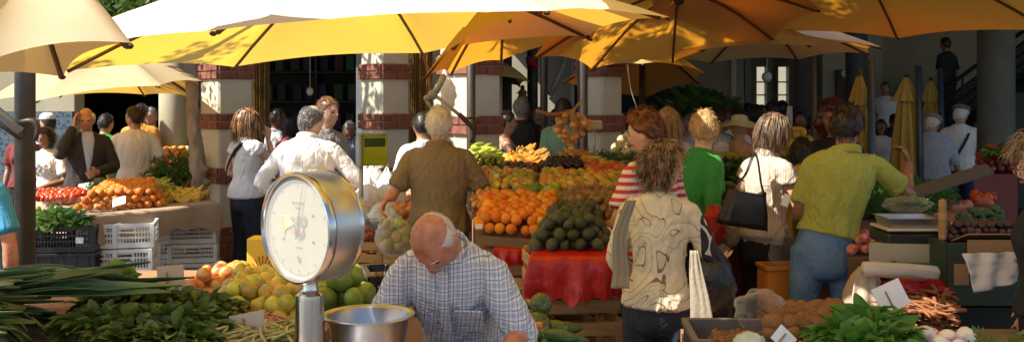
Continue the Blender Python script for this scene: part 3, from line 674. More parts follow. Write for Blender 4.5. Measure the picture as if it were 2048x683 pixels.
# ------------------------------------------------------------------ umbrellas
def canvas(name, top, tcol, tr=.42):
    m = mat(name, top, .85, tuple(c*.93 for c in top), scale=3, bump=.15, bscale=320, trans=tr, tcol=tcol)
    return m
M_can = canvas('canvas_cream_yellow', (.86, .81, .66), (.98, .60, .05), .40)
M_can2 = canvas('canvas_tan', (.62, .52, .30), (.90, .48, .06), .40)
M_can3 = canvas('canvas_ochre', (.62, .42, .15), (.85, .36, .025), .4)
M_rib = mat('umbrella_rib', (.10, .045, .02), .5, (.13, .06, .03), scale=5)
M_mast = mat('umbrella_mast', (.055, .04, .028), .42, (.08, .06, .04), scale=6, metal=.3)
M_hub = mat('umbrella_hub', (.05, .025, .015), .6)
def umbrella(tips, apex, label, m=None, arm=None, pole=None, bow=.03, inset=.05, group='cream market umbrellas', nu=10, nv=10):
    tips = [Vector(t) for t in tips]; apex = Vector(apex); n = len(tips)
    base = Vector((apex.x, apex.y, 0)); u = empty('market_umbrella', base, label=label, cat='umbrella', group=group)
    bm = B(); cen = sum(tips, Vector())/n; ver = []
    for k in range(n):
        t0, t1 = tips[k], tips[(k+1) % n]
        for i in range(nu):
            f = i/nu; sag = 4*f*(1-f); e = t0.lerp(t1, f); e = e.lerp(cen, inset*sag)+Vector((0, 0, bow*sag)); col = []
            for j in range(1, nv+1):
                v = j/nv; p = apex.lerp(e, v); p.z -= .05*sag*v*(1-v)*2; p.z += .06*math.sin(math.pi*v)*(1-sag*.5)
                p.z += .006*noise.noise(p*3)
                col.append(bm.verts.new(p-base))
            ver.append(col)
    top = bm.verts.new(apex-base+Vector((0, 0, .02)))
    for a, b in zip(ver, ver[1:]+ver[:1]):
        bm.faces.new((top, a[0], b[0]))
        for j in range(nv-1): bm.faces.new((a[j], a[j+1], b[j+1], b[j]))
    c = fin(bm, 'canopy', m or M_can, u, smooth=True)
    bm = B()
    for col0, col1 in zip(ver_pts(c, ver, nv), []): pass
    for t in tips:
        bm = B(); a = apex-base-Vector((0, 0, .05)); b = t-base-Vector((0, 0, .012))
        def rp(v):
            p = apex.lerp(t, v); p.z += .06*math.sin(math.pi*v)-.022; return p-base
        tube(bm, [(rp(v), .011) for v in (.03, .2, .4, .6, .8, .97)], n=6, sub=1); rb = fin(bm, 'rib', M_rib, u, smooth=True)
        bm = B(); dr = (t-apex).normalized(); box(bm, b-dr*.012, (.034, .024, .018), Matrix.Rotation(math.atan2(dr.y, dr.x), 3, 'Z'), .008); fin(bm, 'rib_pocket', M_hub, rb)
    bm = B(); tube(bm, [(apex-base+Vector((0, 0, .06)), .03), (apex-base, .055), (apex-base-Vector((0, 0, .05)), .06), (apex-base-Vector((0, 0, .14)), .035)], n=14); fin(bm, 'hub', M_hub, u, smooth=True)
    if arm:
        bm = B(); A = Vector(arm); tube(bm, [(apex-base, .028), (apex-base+Vector((0, 0, .25)), .028), ((apex+A)*.5-base+Vector((0, 0, .35)), .028), (A-base+Vector((0, 0, .1)), .03)], n=10); fin(bm, 'arm', M_mast, u, smooth=True)
    if pole:
        bm = B(); p0, p1, r = pole; rod(bm, Vector(p0)-base, Vector(p1)-base, r, 16); pl = fin(bm, 'pole', M_mast, u, smooth=True)
        bm = B(); q = Vector((p0[0], p0[1], 0))-base; tube(bm, [(q+Vector((0, 0, .0)), .22), (q+Vector((0, 0, .08)), .22)], n=20, sub=1); fin(bm, 'base', M_hub, u)
    return u
def ver_pts(c, ver, nv): return []
def octo(cx, cy, z, Rr, rot, tx, ty):
    return [Vector((cx+Rr*math.cos(rot+k*math.pi/4), cy+Rr*math.sin(rot+k*math.pi/4), z+tx*Rr*math.cos(rot+k*math.pi/4)+ty*Rr*math.sin(rot+k*math.pi/4))) for k in range(8)]
xm = X(50, 5.9)
umbrella(octo(-.871, 5.411, 2.057, 1.707, -.145, .081, .013), (-.87, 5.41, 2.55), 'largest cream umbrella over the middle of the market, its top blazing in the sun', arm=(xm, 5.9, 2.95), pole=((xm, 5.9, 0), (xm, 5.9, 3.05), .058))
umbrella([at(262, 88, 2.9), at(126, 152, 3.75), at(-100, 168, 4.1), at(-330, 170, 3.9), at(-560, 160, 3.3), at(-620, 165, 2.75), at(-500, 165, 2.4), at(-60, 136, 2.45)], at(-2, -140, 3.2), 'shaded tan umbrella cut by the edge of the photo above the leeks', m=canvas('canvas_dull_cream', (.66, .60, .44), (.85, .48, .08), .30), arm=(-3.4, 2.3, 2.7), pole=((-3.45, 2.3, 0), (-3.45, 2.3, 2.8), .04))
umbrella(octo(2.477, 7.068, 2.365, 1.672, -.51, -.043, -.021), (2.3, 7.05, 2.98), 'orange-glowing umbrella over the man in the green polo', m=M_can3, arm=(4.6, 7.4, 3.2), pole=((4.6, 7.4, 0), (4.6, 7.4, 3.3), .05))
xd_ = X(1165, 8.9)
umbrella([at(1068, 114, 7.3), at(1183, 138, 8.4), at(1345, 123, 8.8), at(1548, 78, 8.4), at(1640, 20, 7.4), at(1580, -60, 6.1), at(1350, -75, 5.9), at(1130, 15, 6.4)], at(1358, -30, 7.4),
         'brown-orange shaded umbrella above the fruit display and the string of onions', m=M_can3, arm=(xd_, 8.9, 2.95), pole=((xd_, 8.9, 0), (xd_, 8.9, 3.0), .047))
xe_ = X(942, 8.05)
umbrella([at(847, 156, 6.3), at(900, 148, 7.3), at(1002, 121, 7.9), at(1184, 78, 7.5), at(1250, 20, 6.6), at(1190, -25, 5.9), at(1020, 40, 5.7), at(905, 95, 5.8)], at(1012, -18, 6.7), 'small tilted orange umbrella in front of the sunlit pillar',
         m=M_can3, arm=(xe_, 8.05, 2.75), pole=((xe_, 8.05, 0), (xe_, 8.05, 2.8), .036))
umbrella(octo(2.244, 9.267, 2.188, 1.149, -.625, .026, -.019), (2.3, 9.2, 2.5), 'pale-topped umbrella with a patch of sun beside the hall windows', pole=((X(1628, 10.8), 10.8, 0), (X(1628, 10.8), 10.8, 2.9), .035), arm=(X(1628, 10.8), 10.8, 2.85), m=M_can)
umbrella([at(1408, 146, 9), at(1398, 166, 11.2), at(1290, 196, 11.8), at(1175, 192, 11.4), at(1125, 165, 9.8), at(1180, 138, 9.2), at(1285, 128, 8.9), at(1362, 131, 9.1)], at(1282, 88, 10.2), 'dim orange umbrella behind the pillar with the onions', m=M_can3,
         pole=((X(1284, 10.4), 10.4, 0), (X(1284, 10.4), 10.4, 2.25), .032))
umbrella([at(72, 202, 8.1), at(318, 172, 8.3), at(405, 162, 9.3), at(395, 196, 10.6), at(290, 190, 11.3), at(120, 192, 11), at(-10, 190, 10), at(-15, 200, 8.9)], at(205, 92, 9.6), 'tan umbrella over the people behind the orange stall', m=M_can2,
         pole=((X(-15, 9.6), 9.6, 0), (X(-15, 9.6), 9.6, 2.9), .035), arm=None)
umbrella([at(1060, 163, 12.2), at(1040, 172, 13.8), at(960, 170, 14), at(900, 163, 13), at(950, 150, 11.9)], at(985, 120, 12.9), 'small pale yellow umbrella far behind the black tee man', m=mat('canvas_lemon', (.55, .52, .22), .85, trans=.4, tcol=(.7, .5, .1)), pole=((X(985, 12.9), 12.9, 0), (X(985, 12.9), 12.9, 2.2), .03), nu=6, nv=5)
# unseen umbrellas added overhead to shade the stalls and the people
umbrella(octo(1.95, 3.7, 2.62, 1.75, .2, 0, 0), (1.95, 3.7, 3.15), 'unseen umbrella added to shade the nearest vegetable stall', m=M_can, pole=((3.2, 1.5, 0), (3.2, 1.5, 3.3), .04), arm=(3.2, 1.5, 3.2), nu=5, nv=5)
umbrella(octo(1.2, 4.5, 2.72, 1.38, .2, 0, 0), (1.2, 4.5, 3.15), 'small high unseen umbrella added to shade the green polo man and the potatoes', m=M_can, arm=(2.9, 3.0, 3.2), pole=((2.9, 3.0, 0), (2.9, 3.0, 3.3), .04), nu=5, nv=5)
umbrella(octo(-.1, 2.7, 2.80, .96, .2, 0, 0), (-.1, 2.7, 3.12), 'unseen umbrella added to shade the potatoes and turnip greens', m=M_can, nu=5, nv=5, arm=(.9, .2, 3.2), pole=((.9, .2, 0), (.9, .2, 3.3), .04))
umbrella(octo(-1.16, 3.12, 2.50, .68, .2, 0, 0), (-1.16, 3.12, 2.75), 'small unseen umbrella added to shade the bending stallholder', m=M_can, nu=5, nv=5, arm=(-2.0, .4, 2.9), pole=((-2.0, .4, 0), (-2.0, .4, 3.0), .04))
umbrella(octo(4.2, 9.6, 2.9, 1.9, .2, 0, 0), (4.2, 9.6, 3.4), 'unseen umbrella added to shade the men in flat caps', m=M_can3, pole=((6.2, 9.6, 0), (6.2, 9.6, 3.6), .04), arm=(6.2, 9.6, 3.5), nu=5, nv=5)
umbrella(octo(-.2, 10.4, 3.35, 1.9, .1, 0, 0), (-.2, 10.4, 3.8), 'unseen umbrella added for shade high between the pillars and the hall', m=M_can3, pole=((.35, 10.9, 0), (.35, 10.9, 3.8), .04), nu=5, nv=5)

def folded(px, d, py0, py1, wpx, label, pole=True):
    x = X(px, d); z0, z1 = Z(py1, d), Z(py0, d); w_ = wpx/2000*d/2; h = z1-z0
    u = empty('folded_umbrella', (x, d, 0), label=label, cat='umbrella', group='folded yellow umbrellas')
    def skirt(prof, n=48):
        bm = B(); rings = []
        for r, z, amp in prof: rings.append([bm.verts.new((r*(1+amp*math.cos(8*a)+amp*.5*math.sin(3*a))*math.cos(a), r*(1+amp*math.cos(8*a))*math.sin(a), z)) for a in [2*math.pi*k/n for k in range(n)]])
        for a, b in zip(rings, rings[1:]):
            for k in range(n): bm.faces.new((a[k], a[(k+1) % n], b[(k+1) % n], b[k]))
        return bm
    fin(skirt([(w_*.18, z1, 0), (w_*.42, z1-h*.08, .12), (w_*.72, z1-h*.19, .2), (w_*.9, z1-h*.25, .25)]), 'top_flap', M_fold, u, smooth=True)
    fin(skirt([(w_*.4, z1-h*.15, .1), (w_*.55, z1-h*.3, .25), (w_*.8, z1-h*.6, .25), (w_, z0, .25)]), 'folded_canopy', M_fold, u, smooth=True)
    bm = B(); rod(bm, (0, 0, 0), (0, 0, z1+.03), .028, 12); fin(bm, 'pole', M_mast, u, smooth=True)
    if pole: bm = B(); rod(bm, (w_*.75, -.15, 0), (w_*.45, -.15, z1+.12), .035, 12); fin(bm, 'side_mast', M_bluemast, u, smooth=True)
M_fold = mat('canvas_folded', (.50, .36, .08), .85, (.42, .30, .06), scale=5, bump=.2, trans=.2)
M_bluemast = mat('blue_grey_mast', (.04, .06, .09), .4, metal=.3)
folded(1719, 9.2, 146, 400, 46, 'folded yellow umbrella directly behind the dark-haired head of the green polo man')
folded(1813, 11, 155, 345, 56, 'folded yellow umbrella behind the nearer flat-capped man, between two other folded ones')
folded(1862, 13, 160, 330, 40, 'folded yellow umbrella above the two flat-capped men, closest to the stairs')
folded(1045, 14, 176, 222, 24, 'tiny folded yellow umbrella above the black tee man', pole=False)

# crank handle and cloth hanging by the sunlit pillar, clamp bars on the left mast
M_steel = mat('brushed_steel', (.45, .46, .47), .3, metal=1)
M_alu = mat('aluminium', (.36, .37, .39), .4, metal=.35)
cr = empty('crank_arm', at(865, 190, 6.9), label='grey jointed crank arm with a dark looped handle in front of the sunlit pillar', cat='crank')
c0 = at(865, 190, 6.9)
bm = B(); tube(bm, [(at(846, 108, 7.05)-c0, .010), (at(855, 135, 7.0)-c0, .012), (at(859, 165, 6.95)-c0, .012), (at(861, 185, 6.9)-c0, .012)], n=10); fin(bm, 'stay', M_rib, cr, smooth=True)
bm = B(); rod(bm, at(888, 150, 6.9)-c0, at(872, 185, 6.9)-c0, .022, 14); fin(bm, 'upper_tube', M_alu, cr, smooth=True)
bm = B(); ball(bm, (0, 0, 0), (.036, .03, .036)); ball(bm, at(853, 196, 6.85)-c0, .022); rod(bm, at(853, 200, 6.86)-c0, at(862, 215, 6.86)-c0, .014); fin(bm, 'joint', M_greypaint, cr, smooth=True)
bm = B(); rod(bm, at(872, 192, 6.9)-c0, at(922, 232, 6.9)-c0, .012, 12); fin(bm, 'lower_tube', M_alu, cr, smooth=True)
bm = B(); tube(bm, [(at(918, 228, 6.9)-c0, .016), (at(930, 240, 6.9)-c0, .018), (at(944, 256, 6.9)-c0, .013), (at(948, 272, 6.9)-c0, .011), (at(941, 284, 6.9)-c0, .01)], n=10)
tube(bm, [(at(930, 238, 6.9)-c0, .008), (at(945, 236, 6.9)-c0, .008), (at(952, 250, 6.9)-c0, .008), (at(949, 272, 6.9)-c0, .008)], n=8); fin(bm, 'handle', M_hub, cr, smooth=True)
M_white = mat('white_plastic_film', (.82, .82, .80), .35, (.75, .75, .74), scale=6, bump=.8, bscale=26, trans=.35)
def lump(name, c, r, m, seed, amp=.25, hf=.3, parent=None, u=40, v=28, pinch=None, base=None, sc=3.0):
    bm = B(); bmesh.ops.create_uvsphere(bm, u_segments=u, v_segments=v, radius=1)
    for q in bm.verts:
        d_ = q.co.copy(); nn = noise.noise(d_*1.7+Vector((seed, 0, 0)))*.6+abs(noise.noise(d_*sc+Vector((0, seed, 0))))*.8-.2+hf*noise.noise(d_*7+Vector((seed, seed, 0)))
        q.co = d_*(1+amp*nn)
        if pinch: t = ss(q.co.z, pinch, 1.0); q.co.x *= 1-.85*t; q.co.y *= 1-.85*t; q.co.z += .35*t
        if base is not None: q.co.z = max(q.co.z, base)
        q.co = Vector((q.co.x*r[0], q.co.y*r[1], q.co.z*r[2]))
    return fin(bm, name, m, parent, smooth=True, loc=c)
c = lump('hanging_bag', at(889, 190, 7.2), (.075, .06, .15), M_white, 4, .3, pinch=.4); setp(c, 'bundle of white plastic bags hanging in front of the sunlit pillar', 'bags')
bars = empty('clamp_bars', at(45, 250, 5.75), label='slanting metal tubes clamped to the dark umbrella mast near the photo edge', cat='clamp')
c0 = at(45, 250, 5.75); bm = B()
rod(bm, at(-60, 175, 5.6)-c0, at(40, 262, 5.72)-c0, .028, 12); fin(bm, 'tube', M_alu, bars, smooth=True)
bm = B(); rod(bm, at(-30, 225, 5.7)-c0, at(42, 275, 5.72)-c0, .02, 10); tube(bm, [(at(34, 246, 5.72)-c0, .018), (at(66, 242, 5.72)-c0, .02), (at(76, 258, 5.72)-c0, .016), (at(70, 280, 5.72)-c0, .012)], n=10); fin(bm, 'bracket', M_mast, bars, smooth=True)
bm = B(); ball(bm, (0, 0, 0), .09, u=20, v=14); rod(bm, (0, 0, .09), (0, 0, 2.6), .008); gl = fin(bm, 'globe_lamp', mat('globe_glass', (.8, .9, .92), .2), smooth=True, loc=at(1534, 154, 17)); setp(gl, 'round pale globe lamp hanging in front of the hall windows', 'lamp')
bm = B(); tube(bm, [(at(1255, 130, 8.6), .005), (at(1262, 180, 8.6), .005), (at(1275, 220, 8.6), .005), (at(1283, 262, 8.6), .005)], n=5); c = fin(bm, 'cord', mat('cord_cream', (.5, .45, .3), .8), smooth=True); setp(c, 'thin pale cord hanging from the umbrella over the round melons', 'cord')
bm = B(); ball(bm, at(1063, 125, 14.5), (.08, .06, .07)); ball(bm, at(1069, 131, 14.5), (.06, .05, .05)); ball(bm, at(1058, 119, 14.5), (.05, .05, .05)); c = fin(bm, 'flower_head', mat('red_flower', (.5, .02, .03), .7), smooth=True); setp(c, 'red flower cluster high on the dark green iron column', 'flower')
bm = B(); tube(bm, [(at(1100, 190, 13), .035), (at(1128, 130, 13), .035)], n=10, sub=1); tube(bm, [(at(1100, 195, 13), .02), (at(1122, 218, 13), .02)], n=8, sub=1); rod(bm, at(1128, 130, 13), at(1135, 60, 13), .03); c = fin(bm, 'support_strut', M_greypaint, smooth=True); setp(c, 'slanting grey metal strut behind the string of onions', 'strut')
# ------------------------------------------------------------------ stalls, crates, produce
M_crateblack = mat('black_crate_plastic', (.012, .012, .014), .35, (.02, .02, .023), scale=6)
M_cratewhite = mat('grey_white_crate_plastic', (.82, .81, .78), .5, (.70, .69, .66), scale=5, sharp=(.4, .8))
M_crategreen = mat('green_crate_plastic', (.01, .14, .06), .4, (.015, .11, .05), scale=6)
M_crateorange = mat('orange_crate_plastic', (.62, .24, .02), .45, (.55, .20, .02), scale=5)
M_craterred = mat('dark_red_crate_plastic', (.14, .015, .01), .5)
M_crategrey = mat('grey_crate_plastic', (.12, .10, .085), .5, (.15, .13, .11), scale=6)
M_crwood = mat('crate_wood', (.48, .30, .12), .75, (.36, .20, .07), scale=5, stretch=(1, 1, 6), bump=.4, bscale=40, rnd=.15)
M_paper = mat('brown_paper', (.40, .29, .18), .85, (.33, .23, .14), scale=4, bump=.5, bscale=14)
M_redfilm = mat('red_plastic_film', (.50, .018, .012), .32, (.42, .012, .01), scale=5, bump=.75, bscale=16, trans=.15)
M_table = mat('table_board', (.26, .13, .07), .7, (.34, .18, .10), scale=4, stretch=(1, 5, 1), bump=.2)
M_terra = mat('terracotta_cloth', (.42, .17, .085), .8, (.36, .14, .07), scale=5, bump=.3, bscale=20)
M_card = mat('price_card', (.60, .50, .36), .8, (.54, .44, .31), scale=4)
M_cardwhite = mat('white_card', (.80, .80, .80), .7, (.74, .74, .75), scale=4)
M_stick = mat('card_stick', (.34, .20, .09), .7)
M_tray = mat('display_board', (.20, .13, .07), .8, (.14, .09, .05), scale=5)

def crate_mesh(w_, dp, h, style):
    bm = B(); t = .012
    if style == 'lattice':
        box(bm, (0, 0, .006), (w_-.03, dp-.03, .012))
        for sx in (-1, 1):
            for sy in (-1, 1): box(bm, (sx*(w_/2-.018), sy*(dp/2-.018), h/2), (.036, .036, h), bevel=.004)
        for axis, L, D in ((0, w_, dp), (1, dp, w_)):
            for s in (-1, 1):
                def P(u, z, su, sz, th=t):
                    c = (u, s*(D/2-.010), z) if axis == 0 else (s*(D/2-.010), u, z)
                    box(bm, c, (su, th, sz) if axis == 0 else (th, su, sz))
                P(0, h-.016, L-.074, .030, .018); P(0, .022, L-.074, .040, .014); 
                P(0, h*.64, L-.074, .012); P(0, h*.42, L-.074, .012)
                n = int((L-.08)/.022)
                for k in range(n):
                    u = -L/2+.05+(L-.10)*k/(n-1)
                    if abs(u) < .055: P(u, (h*.5)/2+.02, .007, h*.5-.05, .009)
                    else: P(u, h/2, .007, h-.075, .009)
                P(0, h*.80, .12, .006, .016); P(-.062, h*.74, .010, h*.30, .015); P(.062, h*.74, .010, h*.30, .015)
    else:
        box(bm, (0, 0, .006), (w_-.03, dp-.03, .012))
        for s in (-1, 1):
            box(bm, (0, s*(dp/2-.007), h/2), (w_, .012, h), bevel=.003); box(bm, (s*(w_/2-.007), 0, h/2), (.012, dp-.027, h), bevel=.003)
            box(bm, (0, s*(dp/2+.003), h-.012), (w_+.02, .018, .024), bevel=.003); box(bm, (s*(w_/2+.003), 0, h-.012), (.018, dp-.015, .024), bevel=.003)
            for k in range(5): box(bm, (-w_*.4+w_*.2*k, s*(dp/2+.004), h*.45), (.012, .008, h*.8)); box(bm, (s*(w_/2+.004), -dp*.36+dp*.18*k, h*.45), (.008, .012, h*.8))
    me = bpy.data.meshes.new('crate'); bmesh.ops.recalc_face_normals(bm, faces=bm.faces); bm.to_mesh(me); bm.free(); return me
CR = {}
def crate(c, size, style, m, label, rz=0, group=None, cat='crate'):
    key = (size, style)
    if key not in CR: CR[key] = crate_mesh(*size, style)
    me = CR[key].copy() if CR[key].materials and CR[key].materials[0] != m else CR[key]
    if me is not CR[key]: me.materials.clear()
    o = link('crate', me, None, m, c, (0, 0, R(rz))); return setp(o, label, cat, group)
def wood_crate(c, w_, dp, h, label, rz=0, group=None, slats=3):
    o = empty('wooden_crate', c, R(rz), label=label, cat='crate', group=group)
    for sx in (-1, 1):
        for sy in (-1, 1): bm = B(); box(bm, (sx*(w_/2-.025), sy*(dp/2-.022), h/2), (.034, .030, h), bevel=.002); fin(bm, 'corner_post', M_crwood, o)
    for s in (-1, 1):
        bm = B()
        for k in range(slats):
            sh = h/slats; box(bm, (0, s*(dp/2-.002), sh*(k+.5)), (w_, .008, sh*.66), bevel=.0015)
            for q in (-1, 1): ball(bm, (q*(w_/2-.025), s*(dp/2+.003), sh*(k+.5)+.01), .003, u=6, v=4)
        fin(bm, 'slatted_side', M_crwood, o)
        bm = B()
        for k in range(slats): sh = h/slats; box(bm, (s*(w_/2-.002), 0, sh*(k+.5)), (.008, dp-.016, sh*.66), bevel=.0015)
        fin(bm, 'slatted_end', M_crwood, o)
    bm = B()
    for k in range(5): box(bm, (0, -dp/2+dp*(k+.5)/5, .012), (w_-.06, dp/5-.012, .008))
    fin(bm, 'bottom', M_crwood, o); return o
def slab(name, quad, th, m, label, cat, kind=None, down=None):
    """board whose top is the quad (front l, front r, back r, back l)"""
    bm = B(); q = [Vector(p) for p in quad]; lo = [Vector((p.x, p.y, (down if down is not None else p.z-th))) for p in q]
    a = [bm.verts.new(p) for p in q]; b = [bm.verts.new(p) for p in lo]; bm.faces.new(a); bm.faces.new(b[::-1])
    for i in range(4): bm.faces.new((a[i], b[i], b[(i+1) % 4], a[(i+1) % 4]))
    return setp(fin(bm, name, m), label, cat, kind=kind)
def drape(name, quad, drop, m, label, seed=1, wave=.02, skirts=(0, 1, 3), flare=.06, lip=0, n=26, nd=12, jag=.05, cat='cloth'):
    """film over a quad top with skirts hanging from its chosen edges (0 front, 1 right, 2 back, 3 left)"""
    q = [Vector(p) for p in quad]; bm = B(); grid = []
    for j in range(n+1):
        grid.append([bm.verts.new((q[0].lerp(q[1], i/n)).lerp(q[3].lerp(q[2], i/n), j/n)+Vector((0, 0, lip+.006+.004*noise.noise(Vector((i*.5, j*.5, seed)))))) for i in range(n+1)])
    for j in range(n):
        for i in range(n): bm.faces.new((grid[j][i], grid[j][i+1], grid[j+1][i+1], grid[j+1][i]))
    edges = {0: [grid[0][i] for i in range(n+1)], 1: [grid[j][n] for j in range(n+1)], 2: [grid[n][i] for i in range(n, -1, -1)], 3: [grid[j][0] for j in range(n, -1, -1)]}
    order = [e for e in (3, 0, 1, 2) if e in skirts]; ring = []
    for e in order: ring += edges[e] if not ring else edges[e][1:]
    cen = sum(q, Vector())/4; prev = ring; base = [v.co.copy() for v in ring]
    for k in range(1, nd+1):
        t = k/nd; cur = []
        for i, p in enumerate(base):
            o_ = Vector((p.x-cen.x, p.y-cen.y, 0)).normalized(); d_ = drop*(1+jag*noise.noise(Vector((i*.25, seed, 0)))*3)
            wv = wave*t**.7*(math.sin(i*.85+seed)+.7*math.sin(i*.37+seed*2+t*1.5)+.8*noise.noise(Vector((i*.22, t*2.2, seed)))+.5*noise.noise(Vector((i*.9, t*3, seed))))
            cur.append(bm.verts.new(p+o_*(flare*min(1, t*2.5)*.5+flare*.5*t+wv+.012)+Vector((0, 0, -d_*t))))
        for a, b, c, d in zip(prev, prev[1:], cur[1:], cur): bm.faces.new((a, b, c, d))
        prev = cur
    o = fin(bm, name, m, smooth=True); s = o.modifiers.new('s', 'SUBSURF'); s.levels = s.render_levels = 1; return setp(o, label, cat)

# fruit meshes, unit = diameter 1 ------------------------------------------------
def fruit_mesh(kind, seed=0):
    bm = B()
    if kind in ('round', 'apple', 'tomato', 'squash'):
        bmesh.ops.create_uvsphere(bm, u_segments=20, v_segments=14, radius=.5)
        for v in bm.verts:
            r = math.hypot(v.co.x, v.co.y); a = math.atan2(v.co.y, v.co.x); t = math.exp(-(r/.13)**2)
            if kind == 'round': v.co.z *= .95; v.co.z -= .035*t*(1 if v.co.z > 0 else -.5)
            elif kind == 'apple': v.co.z = v.co.z*.92-(.13*t if v.co.z > 0 else -.07*t); k = 1-.10*max(0, -v.co.z*2); v.co.x *= k; v.co.y *= k
            elif kind == 'tomato': k = 1+.04*math.cos(5*a)*r; v.co.x *= k; v.co.y *= k; v.co.z = v.co.z*.82-(.08*t if v.co.z > 0 else 0)
            else: k = 1+.05*abs(math.cos(5*a)); v.co.x *= k; v.co.y *= k; v.co.z = v.co.z*.85-(.12*t if v.co.z > 0 else -.05*t)
            v.co *= 1+.03*noise.noise(v.co*3+Vector((seed, 0, 0)))
        tube(bm, [((0, 0, .34), .02), ((.012, 0, .47 if kind == 'apple' else .44), .016)], n=6, sub=1)
    elif kind in ('pear', 'avocado', 'mango', 'egg', 'potato', 'lemon'):
        bmesh.ops.create_uvsphere(bm, u_segments=20, v_segments=14, radius=.5)
        st = {'pear': 1.25, 'avocado': 1.22, 'mango': 1.35, 'egg': 1.2, 'potato': 1.45, 'lemon': 1.3}[kind]
        for v in bm.verts:
            z = v.co.z*2; k = 1
            if kind in ('pear', 'avocado'): k = 1-(.42 if kind == 'pear' else .26)*ss(z, -.1, 1)
            if kind == 'mango': k = 1-.12*ss(z, -.2, 1); v.co.y *= .86
            if kind == 'lemon': k = 1; v.co.z += .06*math.exp(-((v.co.x**2+v.co.y**2)/.01))*(1 if z > 0 else -1)
            v.co.x *= k; v.co.y *= k; v.co.z *= st
            v.co *= 1+(.14 if kind == 'potato' else .05)*noise.noise(v.co*2.2+Vector((seed, 1, 0)))
        if kind == 'pear': tube(bm, [((0, 0, .55), .02), ((.02, 0, .72), .015)], n=6, sub=1)
        bmesh.ops.rotate(bm, verts=bm.verts, matrix=Matrix.Rotation(R(90), 3, 'Y'))
    elif kind == 'turnip':
        lathe(bm, [(.002, .36), (.1, .36), (.3, .33), (.46, .18), (.5, .0), (.42, -.22), (.2, -.42), (.06, -.55), (.012, -.78)], 20)
    elif kind == 'carrot':
        tube(bm, [((-.5, 0, 0), .04), ((-.46, 0, 0), .075), ((0, .02, .01), .062), ((.35, .03, 0), .035), ((.55, 0, 0), .008)], n=10)
    elif kind == 'bean':
        tube(bm, [((-.5, 0, 0), .012), ((-.4, .03, 0), .035), ((0, .09, .01), .042), ((.4, .03, 0), .034), ((.52, -.03, 0), .008)], n=7, sub=2)
    elif kind == 'banana':
        tube(bm, [((-.55, 0, .16), .022, .022), ((-.47, 0, .12), .03, .03), ((-.34, 0, .05), .085, .08), ((0, 0, -.06), .10, .095), ((.3, 0, .02), .088, .08), ((.45, 0, .12), .045, .045), ((.5, 0, .155), .025, .025)], n=9)
    elif kind == 'broccoli':
        rnd = random.Random(5); tube(bm, [((0, 0, -.5), .12), ((0, 0, .1), .16)], n=10)
        for k in range(26):
            v = rv(rnd); v.z = abs(v.z)*.75; ball(bm, v*.34+Vector((0, 0, .08)), rnd.uniform(.12, .18), u=10, v=7)
        for v in bm.verts:
            if v.co.z > .05: v.co *= 1+.09*noise.noise(v.co*16)
    bmesh.ops.recalc_face_normals(bm, faces=bm.faces); me = bpy.data.meshes.new(kind); bm.to_mesh(me); bm.free()
    me.polygons.foreach_set('use_smooth', [True]*len(me.polygons)); return me
FM = {}
def fm(kind, m, seed=0):
    k = (kind, m.name, seed)
    if k not in FM: FM[k] = fruit_mesh(kind, seed*1.7); FM[k].materials.append(m)
    return FM[k]
M_orange = mat('orange_peel', (.68, .20, .008), .5, (.60, .16, .008), scale=3, bump=.35, bscale=26, rnd=.12, hue=.012)
M_orange2 = mat('orange_peel_pale', (.72, .28, .015), .48, (.62, .20, .012), scale=3, bump=.35, bscale=26, rnd=.15, hue=.015)
M_avo = mat('avocado_skin', (.030, .040, .016), .40, (.05, .065, .022), scale=6, bump=.5, bscale=22, rnd=.35, hue=.02)
M_kiwi = mat('brown_fruit_skin', (.17, .10, .04), .7, (.23, .15, .06), scale=6, bump=.3, bscale=60, rnd=.3)
M_applegr = mat('apple_yellow_green', (.46, .42, .06), .32, (.58, .26, .05), scale=1.8, sharp=(.45, .72), rnd=.30, hue=.045)
M_applered = mat('apple_red_blush', (.50, .07, .04), .3, (.52, .38, .10), scale=1.8, sharp=(.42, .60), rnd=.2, hue=.02)
M_applegreen = mat('apple_green', (.26, .34, .05), .3, (.46, .16, .08), scale=1.6, sharp=(.45, .7), rnd=.3, hue=.05)
M_mangogreen = mat('green_mango_skin', (.13, .22, .03), .32, (.24, .30, .05), scale=2, rnd=.25, hue=.02)
M_guava = mat('yellow_green_fruit_skin', (.34, .36, .05), .34, (.66, .46, .06), scale=1.3, sharp=(.38, .62), rnd=.25, hue=.035, bump=.08, bscale=12)
M_tomato = mat('tomato_skin', (.34, .018, .01), .25, (.46, .07, .015), scale=2, rnd=.25, hue=.015)
M_nect = mat('nectarine_skin', (.36, .03, .015), .35, (.50, .16, .03), scale=2, rnd=.3)
M_plum = mat('dark_plum_skin', (.045, .018, .022), .35, (.08, .03, .03), scale=3, rnd=.4)
M_black = mat('black_fruit_skin', (.012, .010, .012), .4, rnd=.5)
M_melon = mat('pale_melon_skin', (.58, .50, .24), .6, (.50, .40, .18), scale=4, bump=.3, bscale=30, rnd=.15)
M_banana = mat('banana_yellow', (.72, .50, .04), .45, (.60, .44, .05), scale=5, rnd=.18, hue=.02)
M_bananagr = mat('banana_green', (.22, .32, .03), .42, (.34, .38, .05), scale=5, rnd=.2, hue=.02)
M_bananaor = mat('banana_ripe', (.50, .25, .03), .5, (.40, .17, .02), scale=6, rnd=.25)
M_potato = mat('potato_skin', (.16, .066, .016), .7, (.21, .09, .024), scale=5, bump=.3, bscale=40, rnd=.25)
M_onion = mat('onion_skin', (.50, .24, .07), .32, (.62, .36, .13), scale=4, stretch=(4, 4, .7), rnd=.25)
M_turnip = mat('turnip_skin', (.74, .70, .62), .4, (.46, .20, .30), scale=1.3, sharp=(.52, .70), rnd=.1)
M_carrot = mat('brown_carrot_skin', (.17, .055, .018), .65, (.24, .09, .03), scale=8, bump=.3, rnd=.3)
